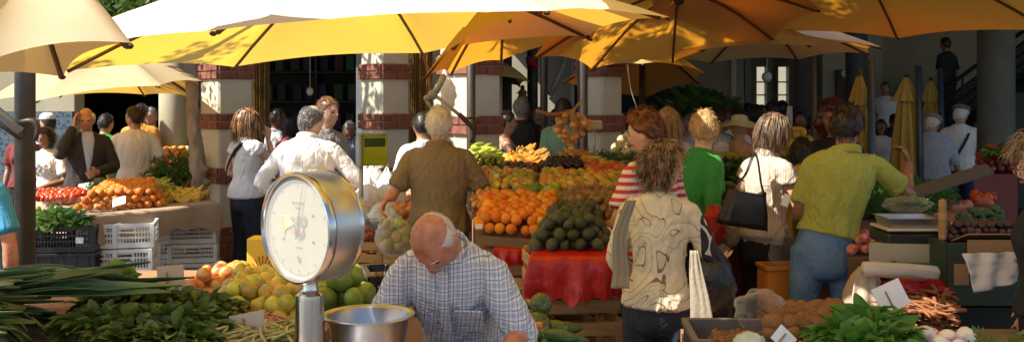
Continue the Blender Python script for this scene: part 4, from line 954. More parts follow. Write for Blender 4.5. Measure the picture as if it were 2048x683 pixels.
M_beanor = mat('orange_bean_pod', (.52, .20, .10), .5, (.60, .33, .18), scale=5, rnd=.25, hue=.02)
M_beangr = mat('pale_green_bean_pod', (.40, .40, .12), .5, (.50, .42, .16), scale=5, rnd=.25, hue=.03)
M_squash = mat('striped_squash_skin', (.04, .075, .02), .35, (.20, .22, .06), scale=4, stretch=(6, 6, .5), sharp=(.48, .56), rnd=.2)
M_courg = mat('courgette_skin', (.03, .07, .018), .32, (.06, .12, .03), scale=9, rnd=.25)
M_brocc = mat('broccoli_green', (.04, .09, .03), .8, (.07, .13, .05), scale=9, rnd=.2)
def rrot(flat=False):
    if flat: return (random.uniform(-.3, .3), random.uniform(-.3, .3), random.uniform(0, 6.28))
    return (random.uniform(0, 6.28), random.uniform(0, 6.28), random.uniform(0, 6.28))
def heap(name, kind, m, quad, d, layers, label, cat, group, inset=.5, jit=.20, rot='any', lift=.5, drop=0, pack=.93, maxn=290, top=True, alt=None):
    """fruit laid in staggered courses on a quad, each course one step in and one step up; every fruit its own object"""
    q = [Vector(p) for p in quad]; U_ = ((q[1]-q[0])+(q[2]-q[3]))/2; V_ = ((q[3]-q[0])+(q[2]-q[1]))/2
    nrm = U_.cross(V_).normalized(); step = d*pack; n = 0
    for L in range(layers):
        nu = int(U_.length/step)-L; nv = int(V_.length/(step*.9))-L
        if nu < 1 or nv < 1: break
        for j in range(nv):
            for i in range(nu):
                if L < layers-1 and 1 <= i < nu-1 and 1 <= j < nv-1 and layers > 1 and not top: continue
                u = (i+.5+.5*L+(.25 if j % 2 else -.25))/int(max(1, U_.length/step)); v = (j+.5+.5*L)/int(max(1, V_.length/(step*.9)))
                if random.random() < drop: continue
                p = (q[0].lerp(q[1], u)).lerp(q[3].lerp(q[2], u), v)+nrm*(d*(lift+.72*L))
                p += Vector((random.uniform(-jit, jit), random.uniform(-jit, jit), random.uniform(-jit, jit)*.5))*d
                mm_ = m
                if alt and random.random() < alt[1]: mm_ = random.choice(alt[0])
                o = link(name, fm(kind, mm_, n % 3)); s = d*random.uniform(.82, 1.1); o.scale = (s, s, s)
                o.location = p; o.rotation_euler = rrot(rot == 'flat') if rot != 'up' else (random.uniform(-.35, .35), random.uniform(-.35, .35), random.uniform(0, 6.28))
                setp(o, label, cat, group); n += 1
                if n >= maxn: return n
    return n
CARDN = [0]
def card(px, py, d, wpx, hpx, label, m=None, tilt=0, yaw=0, pitch=0, stick=True, strips=None):
    c = at(px, py, d); w_, h = wpx/2000*d, hpx/2000*d
    o = empty('price_card', c, label=label, cat='price card'); o.rotation_euler = (R(pitch), R(tilt), R(yaw))
    bm = B(); box(bm, (0, 0, 0), (w_, .003, h))
    bmesh.ops.subdivide_edges(bm, edges=bm.edges, cuts=4, use_grid_fill=True)
    for v in bm.verts: v.co.y += .10*(v.co.x**2/w_)+.03*w_*noise.noise(Vector((v.co.x*9, v.co.z*9, px)))
    fin(bm, 'board', m or M_card, o)
    if stick: bm = B(); rod(bm, (-w_*.1, -.004, h*.25), (-w_*.1, -.004, -h*1.15), .004, 6); fin(bm, 'stick', M_stick, o)
    return o
M_leafdk = mat('salad_leaf_dark', (.035, .085, .015), .45, (.07, .14, .025), scale=4, trans=.25, rnd=.25, hue=.015)
M_leaflt = mat('lettuce_leaf', (.16, .30, .05), .5, (.30, .42, .12), scale=5, trans=.3, rnd=.15, hue=.02)
M_leafbr = mat('turnip_greens_leaf', (.07, .20, .025), .42, (.13, .28, .04), scale=5, trans=.3, rnd=.15)
M_fern = mat('herb_green', (.035, .13, .015), .6, (.06, .18, .03), scale=7, trans=.25, rnd=.2)
def leafy(name, c, r, n, L, wd, m, label, cat, group=None, seed=1, up=.5, curl=.3, stems=0, kind=None, rz=0, dirx=None):
    """a bunch: broad cupped leaves on stalks, fanning out"""
    rnd = random.Random(seed); bm = B()
    for k in range(n):
        a = rnd.random()*6.28; rr = rnd.random()**.5; b = Vector((math.cos(a)*r[0]*rr, math.sin(a)*r[1]*rr, rnd.random()*r[2]*(1-rr*.7)))
        d_ = Vector((math.cos(a), math.sin(a), 0))*(.35+rr)+Vector((0, 0, up*rnd.uniform(-.2, 1.3)))+rv(rnd)*.45
        if dirx is not None: d_ = d_*.6+Vector(dirx)
        d_.normalize(); ll = L*rnd.uniform(.6, 1.15); w_ = wd*rnd.uniform(.7, 1.2); s = d_.cross(Vector((0, 0, 1))+rv(rnd)*.5)
        s = s.normalized() if s.length > .01 else Vector((1, 0, 0)); u = s.cross(d_).normalized(); q = b.copy(); prev = None; dd = d_.copy()
        seg = 5
        for j in range(seg+1):
            t = j/seg; ww = w_*math.sin(math.pi*min(1, (t*.92+.06)))**.7*(1 if t > .12 else .4); cup = ww*.45; wav = .25*ww*math.sin(j*2.3+k)
            row = [bm.verts.new(q-s*ww+u*(cup+wav)), bm.verts.new(q-s*ww*.45+u*cup*.1), bm.verts.new(q-u*cup*.15), bm.verts.new(q+s*ww*.45+u*cup*.1), bm.verts.new(q+s*ww+u*(cup-wav))]
            if prev:
                for x_ in range(4): bm.faces.new((prev[x_], prev[x_+1], row[x_+1], row[x_]))
            prev = row; dd = (dd-Vector((0, 0, curl*(.3+t)))*.5+u*0).normalized(); q = q+dd*ll/seg
    o = fin(bm, name, m, smooth=True, loc=c, rot=(0, 0, rz)); return setp(o, label, cat, group, kind)
def tuft(name, c, r, n, L, m, label, cat, group=None, seed=1, dirx=(0, 0, .6)):
    """fine herb: thin branching sprays"""
    rnd = random.Random(seed); bm = B()
    for k in range(n):
        a = rnd.random()*6.28; rr = rnd.random()**.5; b = Vector((math.cos(a)*r[0]*rr, math.sin(a)*r[1]*rr, rnd.random()*r[2]*(1-.6*rr))); d_ = (Vector(dirx)+rv(rnd)*.7).normalized(); q = b
        for j in range(6):
            q2 = q+d_*L/6; leaf_quad(bm, q, (d_+rv(rnd)*.9).normalized(), rv(rnd), L*.32, L*.05); leaf_quad(bm, q, d_, rv(rnd), L*.25, L*.03); q = q2; d_ = (d_+rv(rnd)*.25-Vector((0, 0, .12))).normalized()
    return setp(fin(bm, name, m, loc=c), label, cat, group)

# --- paper-covered stall on the left
T = [at(185, 428, 7.7), at(436, 402, 8.9), at(405, 375, 9.6), at(52, 392, 9.35)]
for p in T: p.z = .86
slab('stall_table', [T[0], T[1], T[2], T[3]], .04, M_table, 'low board table under brown paper holding the oranges beside the crooked tree', 'table')
drape('brown_paper', T, .21, M_paper, 'creased brown wrapping paper draped over the stall of oranges', seed=3, wave=.022, skirts=(3, 0, 1), flare=.03, jag=.16, cat='paper')
heap('orange', 'round', M_orange, [at(150, 424, 7.95), at(330, 416, 8.5), at(318, 385, 9.1), at(205, 392, 9.0)], .068, 3, 'ripe orange heaped on the brown-paper stall by the crooked tree', 'orange', 'oranges on the brown-paper stall', rot='any', jit=.12, top=False)
heap('tomato', 'tomato', M_tomato, [at(72, 404, 8.6), at(150, 402, 8.5), at(185, 384, 9.2), at(80, 386, 9.3)], .058, 1, 'red tomato in the heap next to the white-bagged courgettes on the paper stall', 'tomato', 'tomatoes on the brown-paper stall')
heap('courgette', 'potato', M_courg, [at(175, 388, 9.0), at(235, 386, 9.1), at(235, 376, 9.4), at(178, 378, 9.4)], .06, 2, 'dark green courgette behind the tomatoes on the paper stall', 'courgette', 'courgettes behind the tomatoes')
heap('pear', 'pear', M_guava, [at(282, 383, 9.0), at(300, 396, 8.9), at(330, 390, 9.2), at(300, 374, 9.4)], .07, 2, 'green-yellow pear between the oranges and the bananas', 'pear', 'pears between oranges and bananas')
def bunch(c, L, n, m, label, group, rz, tilt=0, seed=0, mm=None):
    o = empty('banana_bunch', c, rz, label=label, cat='bananas', group=group); rnd = random.Random(seed); o.rotation_euler = (tilt, 0, rz)
    for k in range(n):
        a = (k-(n-1)/2)*.22; b = link('banana', fm('banana', m), o); b.scale = (L, L*1.45, L*1.45)
        b.location = (-L*.05+rnd.uniform(-.01, .01), a*L*.85, L*.10*math.cos(a*2)+(.07*L if k % 2 else 0)); b.rotation_euler = (rnd.uniform(-.2, .2)+a*.8, rnd.uniform(-.15, .15), a*.55)
    bm = B(); tube(bm, [((-L*.62, 0, L*.2), .018), ((-L*.5, 0, L*.17), .022)], n=8, sub=1); fin(bm, 'stalk', M_bananagr, o, smooth=True)
    return o
for i, (px, py, d) in enumerate(((322, 398, 8.9), (340, 404, 8.85), (362, 400, 8.9), (385, 399, 9.0), (403, 394, 9.15), (350, 389, 9.2), (372, 386, 9.3), (392, 386, 9.35), (358, 395, 9.05), (380, 392, 9.15))):
    bunch(at(px, py, d), .16, 5, M_banana, 'yellow banana bunch on the brown-paper stall next to the tree trunk', 'yellow bananas on the brown-paper stall', random.uniform(-.6, .9), random.uniform(-.2, .5), i)
for i, (px, py, d) in enumerate(((316, 380, 9.2), (330, 374, 9.3), (338, 382, 9.25))):
    bunch(at(px, py, d), .17, 5, M_bananagr, 'green unripe banana bunch among the yellow ones by the tree trunk', 'green bananas on the brown-paper stall', 1.2+i*.3, .9, i+20)
card(238, 402, 7.98, 27, 19, 'small white price slip lying on the oranges of the paper stall', M_cardwhite, tilt=-15, pitch=-35, stick=False)
card(185, 370, 9.5, 58, 14, 'pale folded paper behind the courgettes on the paper stall', M_cardwhite, tilt=-8, pitch=-30, stick=False)
# crates below it
slab('stone_kerb', [Vector((-4.6, 8.7, .16)), Vector((-2.2, 8.75, .16)), Vector((-2.05, 10.0, .16)), Vector((-4.6, 10.0, .16))], .16, mat('dark_kerb', (.04, .038, .035), .8, (.06, .055, .05), scale=6, bump=.3), 'low dark kerb under the stacked pale crates', 'kerb')
pal = 'pale slotted crate'
hgt = .215
for col, (px, d, rz, z0, n, wname) in enumerate(((258, 8.0, 12, .02, 4, 'under the hanging paper corner'), (206, 7.95, 8, .02, 4, 'next to the black crates'))):
    for k in range(n):
        crate(Vector((X(px, d), d, z0+k*hgt*.92-.0)), (.30 if col else .42, .38, .19), 'lattice', M_cratewhite, f'{pal} {wname}, ' + ('bottom', 'second', 'third', 'top')[k]+' of four', rz+random.uniform(-3, 3))
for k in range(4):
    crate(Vector((X(388, 9.0), 9.0, .165+k*.17)), (.42, .34, .165), 'lattice', M_cratewhite, f'{pal} beside the brick pillar foot, '+('bottom', 'second', 'third', 'top')[k]+' of four', 10+random.uniform(-3, 3))
    crate(Vector((X(338, 9.1), 9.25, .165+k*.17)), (.30, .34, .165), 'lattice', M_cratewhite, f'{pal} set back left of the tall stack near the pillar, '+('bottom', 'second', 'third', 'top')[k]+' of four', 6+random.uniform(-3, 3))
wood_crate(Vector((X(300, 9.4), 9.6, .165)), .32, .35, .26, 'wooden crate half hidden between the two stacks of pale crates', 4)
for k in range(4):
    crate(Vector((X(140, 7.75), 7.75, k*.205)), (.46, .36, .20), 'lattice' if k == 3 else 'solid', M_crateblack, 'black plastic crate in the stack under the lettuces, '+('bottom', 'second', 'third', 'top')[k]+' of four', 8)
    if k < 3: crate(Vector((X(68, 7.9), 8.0, k*.205)), (.36, .36, .20), 'solid', M_crateblack, 'black crate next to the mast in the dark, '+('bottom', 'second', 'third')[k]+' one of its stack', 3)
crate(Vector((X(88, 7.8), 7.9, .62)), (.46, .36, .17), 'lattice', M_crateblack, 'black slatted crate full of lettuce touching the mast', 3)
bm = B(); box(bm, (0, 0, 0), (.055, .004, .045)); c = fin(bm, 'label_tag', M_cardwhite, loc=at(159, 480, 7.56), rot=(0, 0, R(8))); setp(c, 'small white sticker on the black crate beside the hanging paper', 'sticker')
for i, (px, py, d, mm) in enumerate(((80, 432, 7.75, M_leaflt), (105, 428, 7.8, M_leaflt), (130, 436, 7.7, M_leafbr), (150, 436, 7.65, M_leafbr), (98, 442, 7.6, M_leaflt), (120, 440, 7.6, M_leaflt))):
    leafy('lettuce', at(px, py+10, d), (.07, .07, .06), 46, .10, .035, mm, 'frilly green lettuce heaped in the black crates below the tomatoes', 'lettuce', 'lettuces in the black crates', seed=i, up=.8, curl=.25)
# produce farther back, left
slab('back_stall_table', [at(290, 348, 11.0), at(392, 346, 11.0), at(385, 330, 12.0), at(300, 332, 12.0)], .05, M_table, 'far table with yellow peppers and leeks behind the man in the white tee', 'table', down=0)
heap('yellow_pepper', 'apple', M_orange2, [at(303, 345, 11.0), at(384, 343, 11.0), at(380, 324, 11.6), at(312, 326, 11.6)], .09, 3, 'orange-yellow fruit on the far table behind the white tee man', 'fruit', 'fruit on the far table')
crate(at(362, 330, 11.9), (.34, .3, .12), 'solid', M_crategreen, 'dark green crate of pale cabbages on the far table', 0)
heap('cabbage', 'round', M_melon, [at(346, 312, 11.8), at(380, 312, 11.8), at(380, 306, 12.1), at(346, 306, 12.1)], .09, 1, 'pale little cabbage in the green crate on the far table', 'cabbage', 'pale cabbages')
tuft('leek_greens', at(365, 352, 10.2), (.28, .1, .10), 160, .22, M_leafdk, 'dark green leafy bundle next to the tree trunk behind the bananas', 'greens', seed=4, dirx=(-.6, 0, .15))

# --- central sloping fruit display
def tray(q, label, down=.0, th=.05): return slab('display_board', [Vector(p)+Vector((0, 0, -.012)) for p in q], th, M_tray, label, 'board')
disp = [('apple', 'apple', M_applered, [(945, 420, 6.3), (1000, 420, 6.3), (1000, 392, 6.65), (945, 390, 6.65)], .055, 2, 'dark red and yellow small apple next to the brown polo man', 'red apples beside the polo man'),
        ('orange', 'round', M_orange2, [(950, 466, 5.7), (1112, 478, 5.6), (1125, 412, 6.25), (965, 408, 6.3)], .068, 2, 'large orange in the sloping display above the red film', 'oranges of the sloping display'),
        ('avocado', 'avocado', M_avo, [(1062, 508, 4.95), (1216, 502, 4.95), (1205, 448, 5.5), (1090, 444, 5.5)], .064, 3, 'dark avocado piled on the red plastic film', 'avocados on the red film'),
        ('brown_passion_fruit', 'egg', M_kiwi, [(1118, 440, 5.7), (1250, 444, 5.7), (1240, 410, 6.2), (1125, 405, 6.2)], .056, 3, 'brown furry kiwi above the avocados', 'kiwis above the avocados'),
        ('apple', 'apple', M_applegreen, [(955, 398, 6.55), (1075, 402, 6.5), (1075, 362, 7.1), (955, 358, 7.1)], .066, 2, 'small green or rosy fruit between the polo man and the big green mangoes', 'green and rosy apples'),
        ('apple', 'apple', M_applegr, [(1070, 400, 6.5), (1266, 412, 6.45), (1250, 366, 7.1), (1080, 360, 7.1)], .068, 2, 'small yellow, green or red-blushed apple above the kiwis', 'yellow-green apples'),
        ('passion_fruit', 'round', M_plum, [(975, 370, 7.1), (1085, 374, 7.05), (1080, 344, 7.5), (990, 340, 7.5)], .055, 2, 'dark purple passion fruit beside the pale blank card', 'passion fruits'),
        ('black_fruit', 'round', M_black, [(1075, 362, 7.2), (1182, 362, 7.2), (1170, 338, 7.6), (1085, 338, 7.6)], .05, 3, 'small black fruit in the heap in front of the hanging onions post', 'black fruits'),
        ('nectarine', 'round', M_nect, [(1165, 372, 6.95), (1262, 380, 6.9), (1250, 350, 7.5), (1165, 346, 7.5)], .07, 2, 'red or red-yellow nectarine near the striped sleeve', 'nectarines'),
        ('melon', 'round', M_melon, [(1220, 316, 8.0), (1300, 316, 8.0), (1296, 304, 8.3), (1228, 304, 8.3)], .085, 3, 'round cream melon stacked at the far end behind the curly-haired woman', 'round cream melons'),
        ('yellow_fruit', 'round', M_orange2, [(1004, 335, 7.5), (1036, 337, 7.5), (1032, 322, 7.8), (1006, 320, 7.8)], .085, 3, 'orange papaya-like fruit stacked in front of the black tee man', 'orange fruits before the black tee man')]
for i, (nm, kind, mm, q, dd, ly, lb, gp) in enumerate(disp):
    Q = [at(*p) for p in q]; heap(nm, kind, mm, Q, dd, ly, lb, nm.replace('_', ' ') if nm != 'brown_passion_fruit' else 'kiwi', gp, rot='any', top=nm != 'orange', alt={'green and rosy apples': ((M_applered, M_applegr, M_guava), .3), 'yellow-green apples': ((M_applered, M_applegreen, M_orange2), .28), 'oranges of the sloping display': ((M_orange,), .35), 'nectarines': ((M_applered, M_applegr), .3)}.get(gp))
    tray(Q, ('sloping board under ' + gp))
bm = B()
for a, b, c, d in (((965, 500, 5.9), (1135, 500, 5.9), (1240, 420, 7.7), (960, 420, 7.7)),):
    pass
slab('fruit_trestle', [Vector((X(955, 6.0), 5.85, .90)), Vector((X(1255, 5.9), 5.7, .86)), Vector((X(1300, 8.1), 8.2, 1.16)), Vector((X(945, 8.1), 8.0, 1.16))], .1, M_table, 'dark slanting trestle carrying the whole central fruit display', 'trestle', down=0)
bm.free()
for i, (px, py, d, rz, rx, s, mm) in enumerate(((1062, 398, 6.35, .3, .2, .10, M_mangogreen), (1088, 402, 6.2, .1, .2, .09, M_mangogreen), (1100, 388, 6.4, 2.6, .1, .10, M_mangogreen), (1120, 400, 6.2, .15, -.15, .105, M_mangogreen), (1045, 388, 6.5, 2.9, .1, .11, M_mangogreen), (1072, 384, 6.5, .5, .1, .10, M_mangogreen))):
    o = link('mango', fm('mango', mm, i % 3)); o.scale = (s, s, s); o.location = at(px, py-4, d); o.rotation_euler = (rx, .1, rz); setp(o, 'big glossy green mango lying above the oranges', 'mango', 'big green mangoes on the display')
for i, (px, py, d, L, mm, rz, tl) in enumerate(((955, 322, 7.4, .20, M_bananagr, 1.2, .9), (975, 326, 7.4, .20, M_bananagr, 1.3, .9), (993, 328, 7.4, .20, M_bananagr, 1.5, 1.0), (962, 312, 7.7, .20, M_bananagr, 1.3, .9), (985, 314, 7.7, .20, M_bananagr, 1.5, .9))):
    bunch(at(px, py, d), L, 5, mm, 'green banana bunch hanging over the display edge beneath the sunlit pillar', 'green bananas beneath the sunlit pillar', rz, tl, i+40)
for i, (px, py, d, rz) in enumerate(((1050, 324, 7.7, .4), (1070, 320, 7.8, .2), (1060, 312, 7.9, .8))):
    bunch(at(px, py, d), .21, 5, M_bananaor, 'overripe orange-brown banana bunch behind the dark passion fruits', 'overripe bananas', rz, .3, i+50)
for i, (px, py, d, rz) in enumerate(((1140, 322, 7.7, 2.6), (1160, 326, 7.6, 2.4), (1180, 332, 7.5, 2.5), (1200, 340, 7.4, 2.3), (1150, 314, 7.8, 2.7), (1190, 328, 7.6, 2.2), (1168, 318, 7.8, 2.5))):
    bunch(at(px, py, d), .15, 6, M_banana if i % 2 else M_bananaor, 'small ripe banana bunch above the black fruits by the onions post', 'small ripe bananas', rz, .4, i+60)
tuft('dried_pepper_heap', at(1110, 326, 7.75), (.16, .09, .07), 130, .07, mat('dried_peel', (.28, .15, .07), .7, (.38, .22, .11), scale=9), 'pile of dry brown curls behind the black fruits', 'dried produce', seed=8, dirx=(0, 0, .3))
card(1047, 346, 7.05, 30, 15, 'blank cream card standing in the passion fruits', M_card, pitch=-15)
card(1105, 352, 7.0, 22, 14, 'cream card leaning over the black fruits', M_card, tilt=50, pitch=-20)
card(1150, 336, 7.3, 26, 12, 'narrow cream card in front of the small ripe bananas', M_card, tilt=55, pitch=-10)
card(1182, 372, 6.6, 20, 18, 'cream card between the yellow-green apples and the nectarines', M_card, tilt=-30, pitch=-20)
card(1160, 404, 6.15, 24, 14, 'beige card lying between apples and kiwis', M_card, tilt=12, pitch=-30)
card(1240, 358, 6.9, 18, 20, 'cream card next to the striped sleeve', M_card, tilt=30, pitch=-20)
card(982, 362, 6.75, 36, 20, 'bright white card beside the brown polo sleeve', M_cardwhite, tilt=-20, pitch=-30)
card(1144, 441, 5.3, 46, 20, 'large white card lying on top of the avocados', M_cardwhite, tilt=12, pitch=-40, stick=False)
card(958, 452, 5.6, 14, 10, 'tiny white slip between the polo man and the oranges', M_cardwhite, stick=False)
for i, (px, py, d) in enumerate(((1216, 462, 5.35), (1214, 474, 5.25), (1222, 482, 5.2), (1208, 488, 5.15), (1220, 450, 5.45), (1226, 468, 5.3))):
    o = link('garlic_bulb', fm('turnip', M_cardwhite)); o.scale = (.05,)*3; o.location = at(px, py, d); o.rotation_euler = rrot(); setp(o, 'small white garlic bulb at the edge of the avocados', 'garlic', 'garlic beside the avocados')
# red film over crates in front
Q = [at(1060, 502, 4.85), at(1238, 500, 4.85), at(1232, 470, 5.6), at(1085, 470, 5.6)]
z_ = min(p.z for p in Q)-.01; Q = [Vector((p.x, p.y, z_+(p.y-4.85)*.12)) for p in Q]
drape('red_film', Q, .205, M_redfilm, 'crumpled red plastic film hanging under the avocados', seed=5, wave=.02, skirts=(3, 0, 1), flare=.02, jag=.10, cat='plastic film')
wood_crate(Vector((X(1150, 5.2)-.03, 5.2, z_-.62)), .46, .5, .30, 'wooden crate below the red film, upper one of two', 8)
wood_crate(Vector((X(1150, 5.2)-.03, 5.2, z_-.30)), .42, .5, .28, 'wooden crate wrapped in the red film right under the avocados', 8)
wood_crate(Vector((X(1150, 5.2)-.03, 5.2, z_-.94)), .46, .5, .30, 'wooden crate at the bottom of the stack carrying the avocados', 8)
for k in range(3): wood_crate(Vector((X(1248, 5.5), 5.75, .05+k*.32)), .40, .42, .30, 'wooden crate behind the striped-tee woman, '+('lowest', 'middle', 'uppermost')[k]+' in its dim stack', 14)
Q = [at(990, 500, 5.65), at(1072, 500, 5.65), at(1080, 470, 6.1), at(985, 470, 6.1)]; z2 = .93; Q = [Vector((p.x, p.y, z2)) for p in Q]
drape('red_film', Q, .10, M_redfilm, 'narrow strip of red film below the large oranges', seed=8, wave=.01, skirts=(0, 1), flare=.02, cat='plastic film')
for k in range(3): wood_crate(Vector((X(1035, 5.4), 5.55, k*.28)), .36, .42, .27, 'pale wooden crate between the bending man and the red film, '+('bottom', 'middle', 'top')[k]+' one', -12)

# --- sunlit crates, bags and peaches behind the bending man
for i, (px, nm) in enumerate(((725, 'left of the bag of pears'), (800, 'behind the bag of pears'))):
    for k in range(2): wood_crate(Vector((X(px, 6.25)-(.0 if i else .02), 6.62, .39+k*.245)), .25, .42, .235, 'small wooden crate '+nm+', '+('lower', 'upper')[k]+' one', 0)
slab('low_table', [Vector((X(640, 6.4), 6.38, .38)), Vector((X(850, 6.4), 6.38, .38)), Vector((X(850, 7.2), 7.9, .38)), Vector((X(600, 7.2), 7.9, .38))], .06, M_table, 'rough low table carrying the small wooden crates in the sun', 'table', down=0)
slab('fruit_bench', [Vector((X(640, 6.85), 6.86, .80)), Vector((X(850, 6.85), 6.86, .80)), Vector((X(850, 7.6), 7.7, .98)), Vector((X(640, 7.6), 7.7, .98))], .05, M_table, 'slanted bench of pale peaches shining in the sun', 'bench', down=.39)
heap('peach', 'round', mat('peach_skin', (.68, .36, .15), .5, (.66, .20, .10), scale=2, rnd=.15), [Vector((X(690, 6.85), 6.88, .82)), Vector((X(845, 6.85), 6.88, .82)), Vector((X(845, 7.4), 7.6, .95)), Vector((X(690, 7.4), 7.6, .95))], .075, 3, 'pale sunlit peach in the blazing heap behind the wooden crates', 'peach', 'sunlit peaches')
heap('purple_potato', 'potato', mat('purple_potato_skin', (.20, .06, .07), .6, (.3, .12, .10), scale=4, rnd=.2), [at(702, 488, 6.5), at(745, 488, 6.5), at(745, 480, 6.75), at(702, 480, 6.75)], .07, 2, 'purplish potato in the small wooden crate behind the round scale', 'potato', 'purple potatoes')
for i, (px, py, d, r, lb) in enumerate(((738, 405, 7.15, (.12, .12, .15), 'crumpled white plastic bag below the green scale display, shining in the sun'), (775, 392, 7.2, (.13, .12, .16), 'knotted white plastic bag standing beside the brown polo man'), (745, 362, 7.4, (.10, .10, .11), 'white plastic bag piled behind the scale post'), (712, 425, 6.9, (.11, .1, .09), 'small slack white plastic bag on the peaches'), (768, 430, 6.75, (.10, .09, .08), 'flattened white plastic bag right behind the bag of pears'), (702, 365, 7.5, (.10, .08, .07), 'clear crumpled plastic bag by the reaching hand'))):
    c = lump('plastic_bag', at(px, py, d), r, M_white, i+1, .35, pinch=.35 if i < 3 else None, sc=4); setp(c, lb, 'plastic bag')
# digital scale
M_disp = mat('green_translucent_display', (.55, .60, .04), .25, (.40, .46, .03), scale=9, trans=.4)
ds = empty('counter_scale', at(722, 400, 7.0), label='tall counter scale with a yellow-green display head above the plastic bags', cat='scale'); c0 = ds.location
bm = B(); M3 = Matrix.Rotation(R(38), 3, 'Z'); hc = at(747, 300, 7.0)-c0
M3 = Matrix.Rotation(R(25), 3, 'Z')
box(bm, hc+Vector((.005, 0, 0)), (.19, .03, .215), M3, .012); fin(bm, 'display_head', M_disp, ds)
bm = B(); box(bm, hc+M3 @ Vector((-.105, .0, 0)), (.022, .10, .232), M3, .008); box(bm, hc+M3 @ Vector((0, 0, .116)), (.20, .06, .012), M3, .004); fin(bm, 'housing', M_greypaint, ds)
bm = B(); box(bm, hc+M3 @ Vector((.005, -.018, .055)), (.15, .006, .06), M3, .004); fin(bm, 'screen', mat('dark_green_screen', (.03, .07, .01), .2), ds)
bm = B(); rod(bm, (0, 0, -.12), at(722, 330, 7.0)-c0, .017, 12); fin(bm, 'post', M_alu, ds, smooth=True)
bm = B(); box(bm, (0.02, .02, -.16), (.34, .30, .09), bevel=.01); fin(bm, 'base', M_greypaint, ds)
# small dial scale by the pole with the onions
ss_ = empty('dial_scale', at(1188, 320, 8.0), label='small beige scale head on a thin post with a metal tray beside the onions', cat='scale')
bm = B(); rod(bm, (0, 0, 0), (0, 0, .25), .012, 10); fin(bm, 'post', M_alu, ss_, smooth=True)
bm = B(); box(bm, (-.01, 0, .28), (.15, .07, .075), Matrix.Rotation(.3, 3, 'Z'), .012); hd_ = fin(bm, 'dial_head', mat('beige_enamel', (.45, .38, .24), .4), ss_)
bm = B(); box(bm, (-.085+.006, -.025, .28), (.02, .078, .082), Matrix.Rotation(.3, 3, 'Z'), .004); fin(bm, 'bezel', M_hub, ss_)
bm = B(); lathe(bm, [(.001, .0), (.13, .0), (.17, .015), (.18, .03), (.172, .03), (.13, .008), (.001, .008)], 28, Matrix.Translation((.08, -.2, -.02))); fin(bm, 'tray', M_steel, ss_, smooth=True)
bm = B(); box(bm, (.1, -.15, -.09), (.5, .3, .12), bevel=.01); fin(bm, 'base', mat('beige_enamel2', (.36, .28, .16), .5), ss_)
tuft('spring_onion_greens', at(1215, 313, 7.9), (.25, .05, .02), 60, .12, M_fern, 'thin green stalks in front of the round cream melons', 'greens', seed=2, dirx=(1, 0, .1))
# string of onions
on = empty('onion_string', at(1140, 225, 7.4), label='string of golden onions hanging from the dark pole above the bananas', cat='onions')
rnd = random.Random(4)
for k in range(44):
    t = rnd.random()**.8; z = -.02-t*.20*1.0; rr = .125*math.sin(math.pi*min(1, .15+t*.8)); a = rnd.random()*6.28
    b = link('onion', fm('round', M_onion), on); s = rnd.uniform(.042, .056); b.scale = (s, s, s*1.1); b.location = (rr*math.cos(a)+(.02 if t < .5 else 0), rr*.8*math.sin(a), z+.03*rnd.random()); b.rotation_euler = rrot()
for z, xx in ((-.235, .0), (-.265, .012), (-.21, -.03), (-.21, .03)): b = link('onion', fm('round', M_onion), on); b.scale = (.05,)*3; b.location = (xx, 0, z)
bm = B()
for k in range(16): a = rnd.random()*6.28; tube(bm, [((.05, 0, .05), .004), ((.03*math.cos(a), .03*math.sin(a), -.02), .006), ((.09*math.cos(a), .07*math.sin(a), -.10), .004)], n=5)
tube(bm, [((.09, .0, .09), .006), ((.05, 0, .05), .01)], n=6); fin(bm, 'dry_stalks', mat('dry_stalk', (.40, .26, .10), .8), on)
bm = B()
for k in range(30): a = k/30*3.14; ball(bm, (-.24+.24*k/30-.0, 0, .01-.06*math.sin(a)*.4), .016, u=8, v=6)
fin(bm, 'braid', mat('dry_stalk2', (.26, .14, .06), .8), on, smooth=True)
# ------------------------------------------------------------------ nearest stall, left
slab('stall_table', [Vector((-2.6, 2.55, 1.0)), Vector((-.62, 2.55, 1.0)), Vector((-.62, 4.6, .98)), Vector((-3.0, 4.6, .98))], .05, M_table, 'long front table heaped with leeks, greens and yellow-green fruit', 'table')
Q = [Vector((-2.6, 2.5, 1.005)), Vector((-1.10, 2.5, 1.005)), Vector((-1.10, 3.6, 1.005)), Vector((-2.6, 3.6, 1.005))]
drape('terracotta_cloth', Q, .3, M_terra, 'terracotta cloth under the leeks and dark greens', seed=2, wave=.01, skirts=(0,), flare=.01)
slab('scale_table', [Vector((-.60, 2.3, .90)), Vector((.02, 2.3, .90)), Vector((.02, 3.2, .90)), Vector((-.60, 3.2, .90))], .05, M_table, 'small board table carrying the big round scale and steel bowl', 'table', down=0)
M_leekg = mat('leek_leaf', (.06, .12, .035), .34, (.15, .22, .08), scale=2.5, stretch=(.6, 12, 12), bump=.25, bscale=30, rnd=.25)
M_leekw = mat('leek_stem', (.42, .45, .26), .4, (.30, .36, .16), scale=4, stretch=(.6, 10, 10))
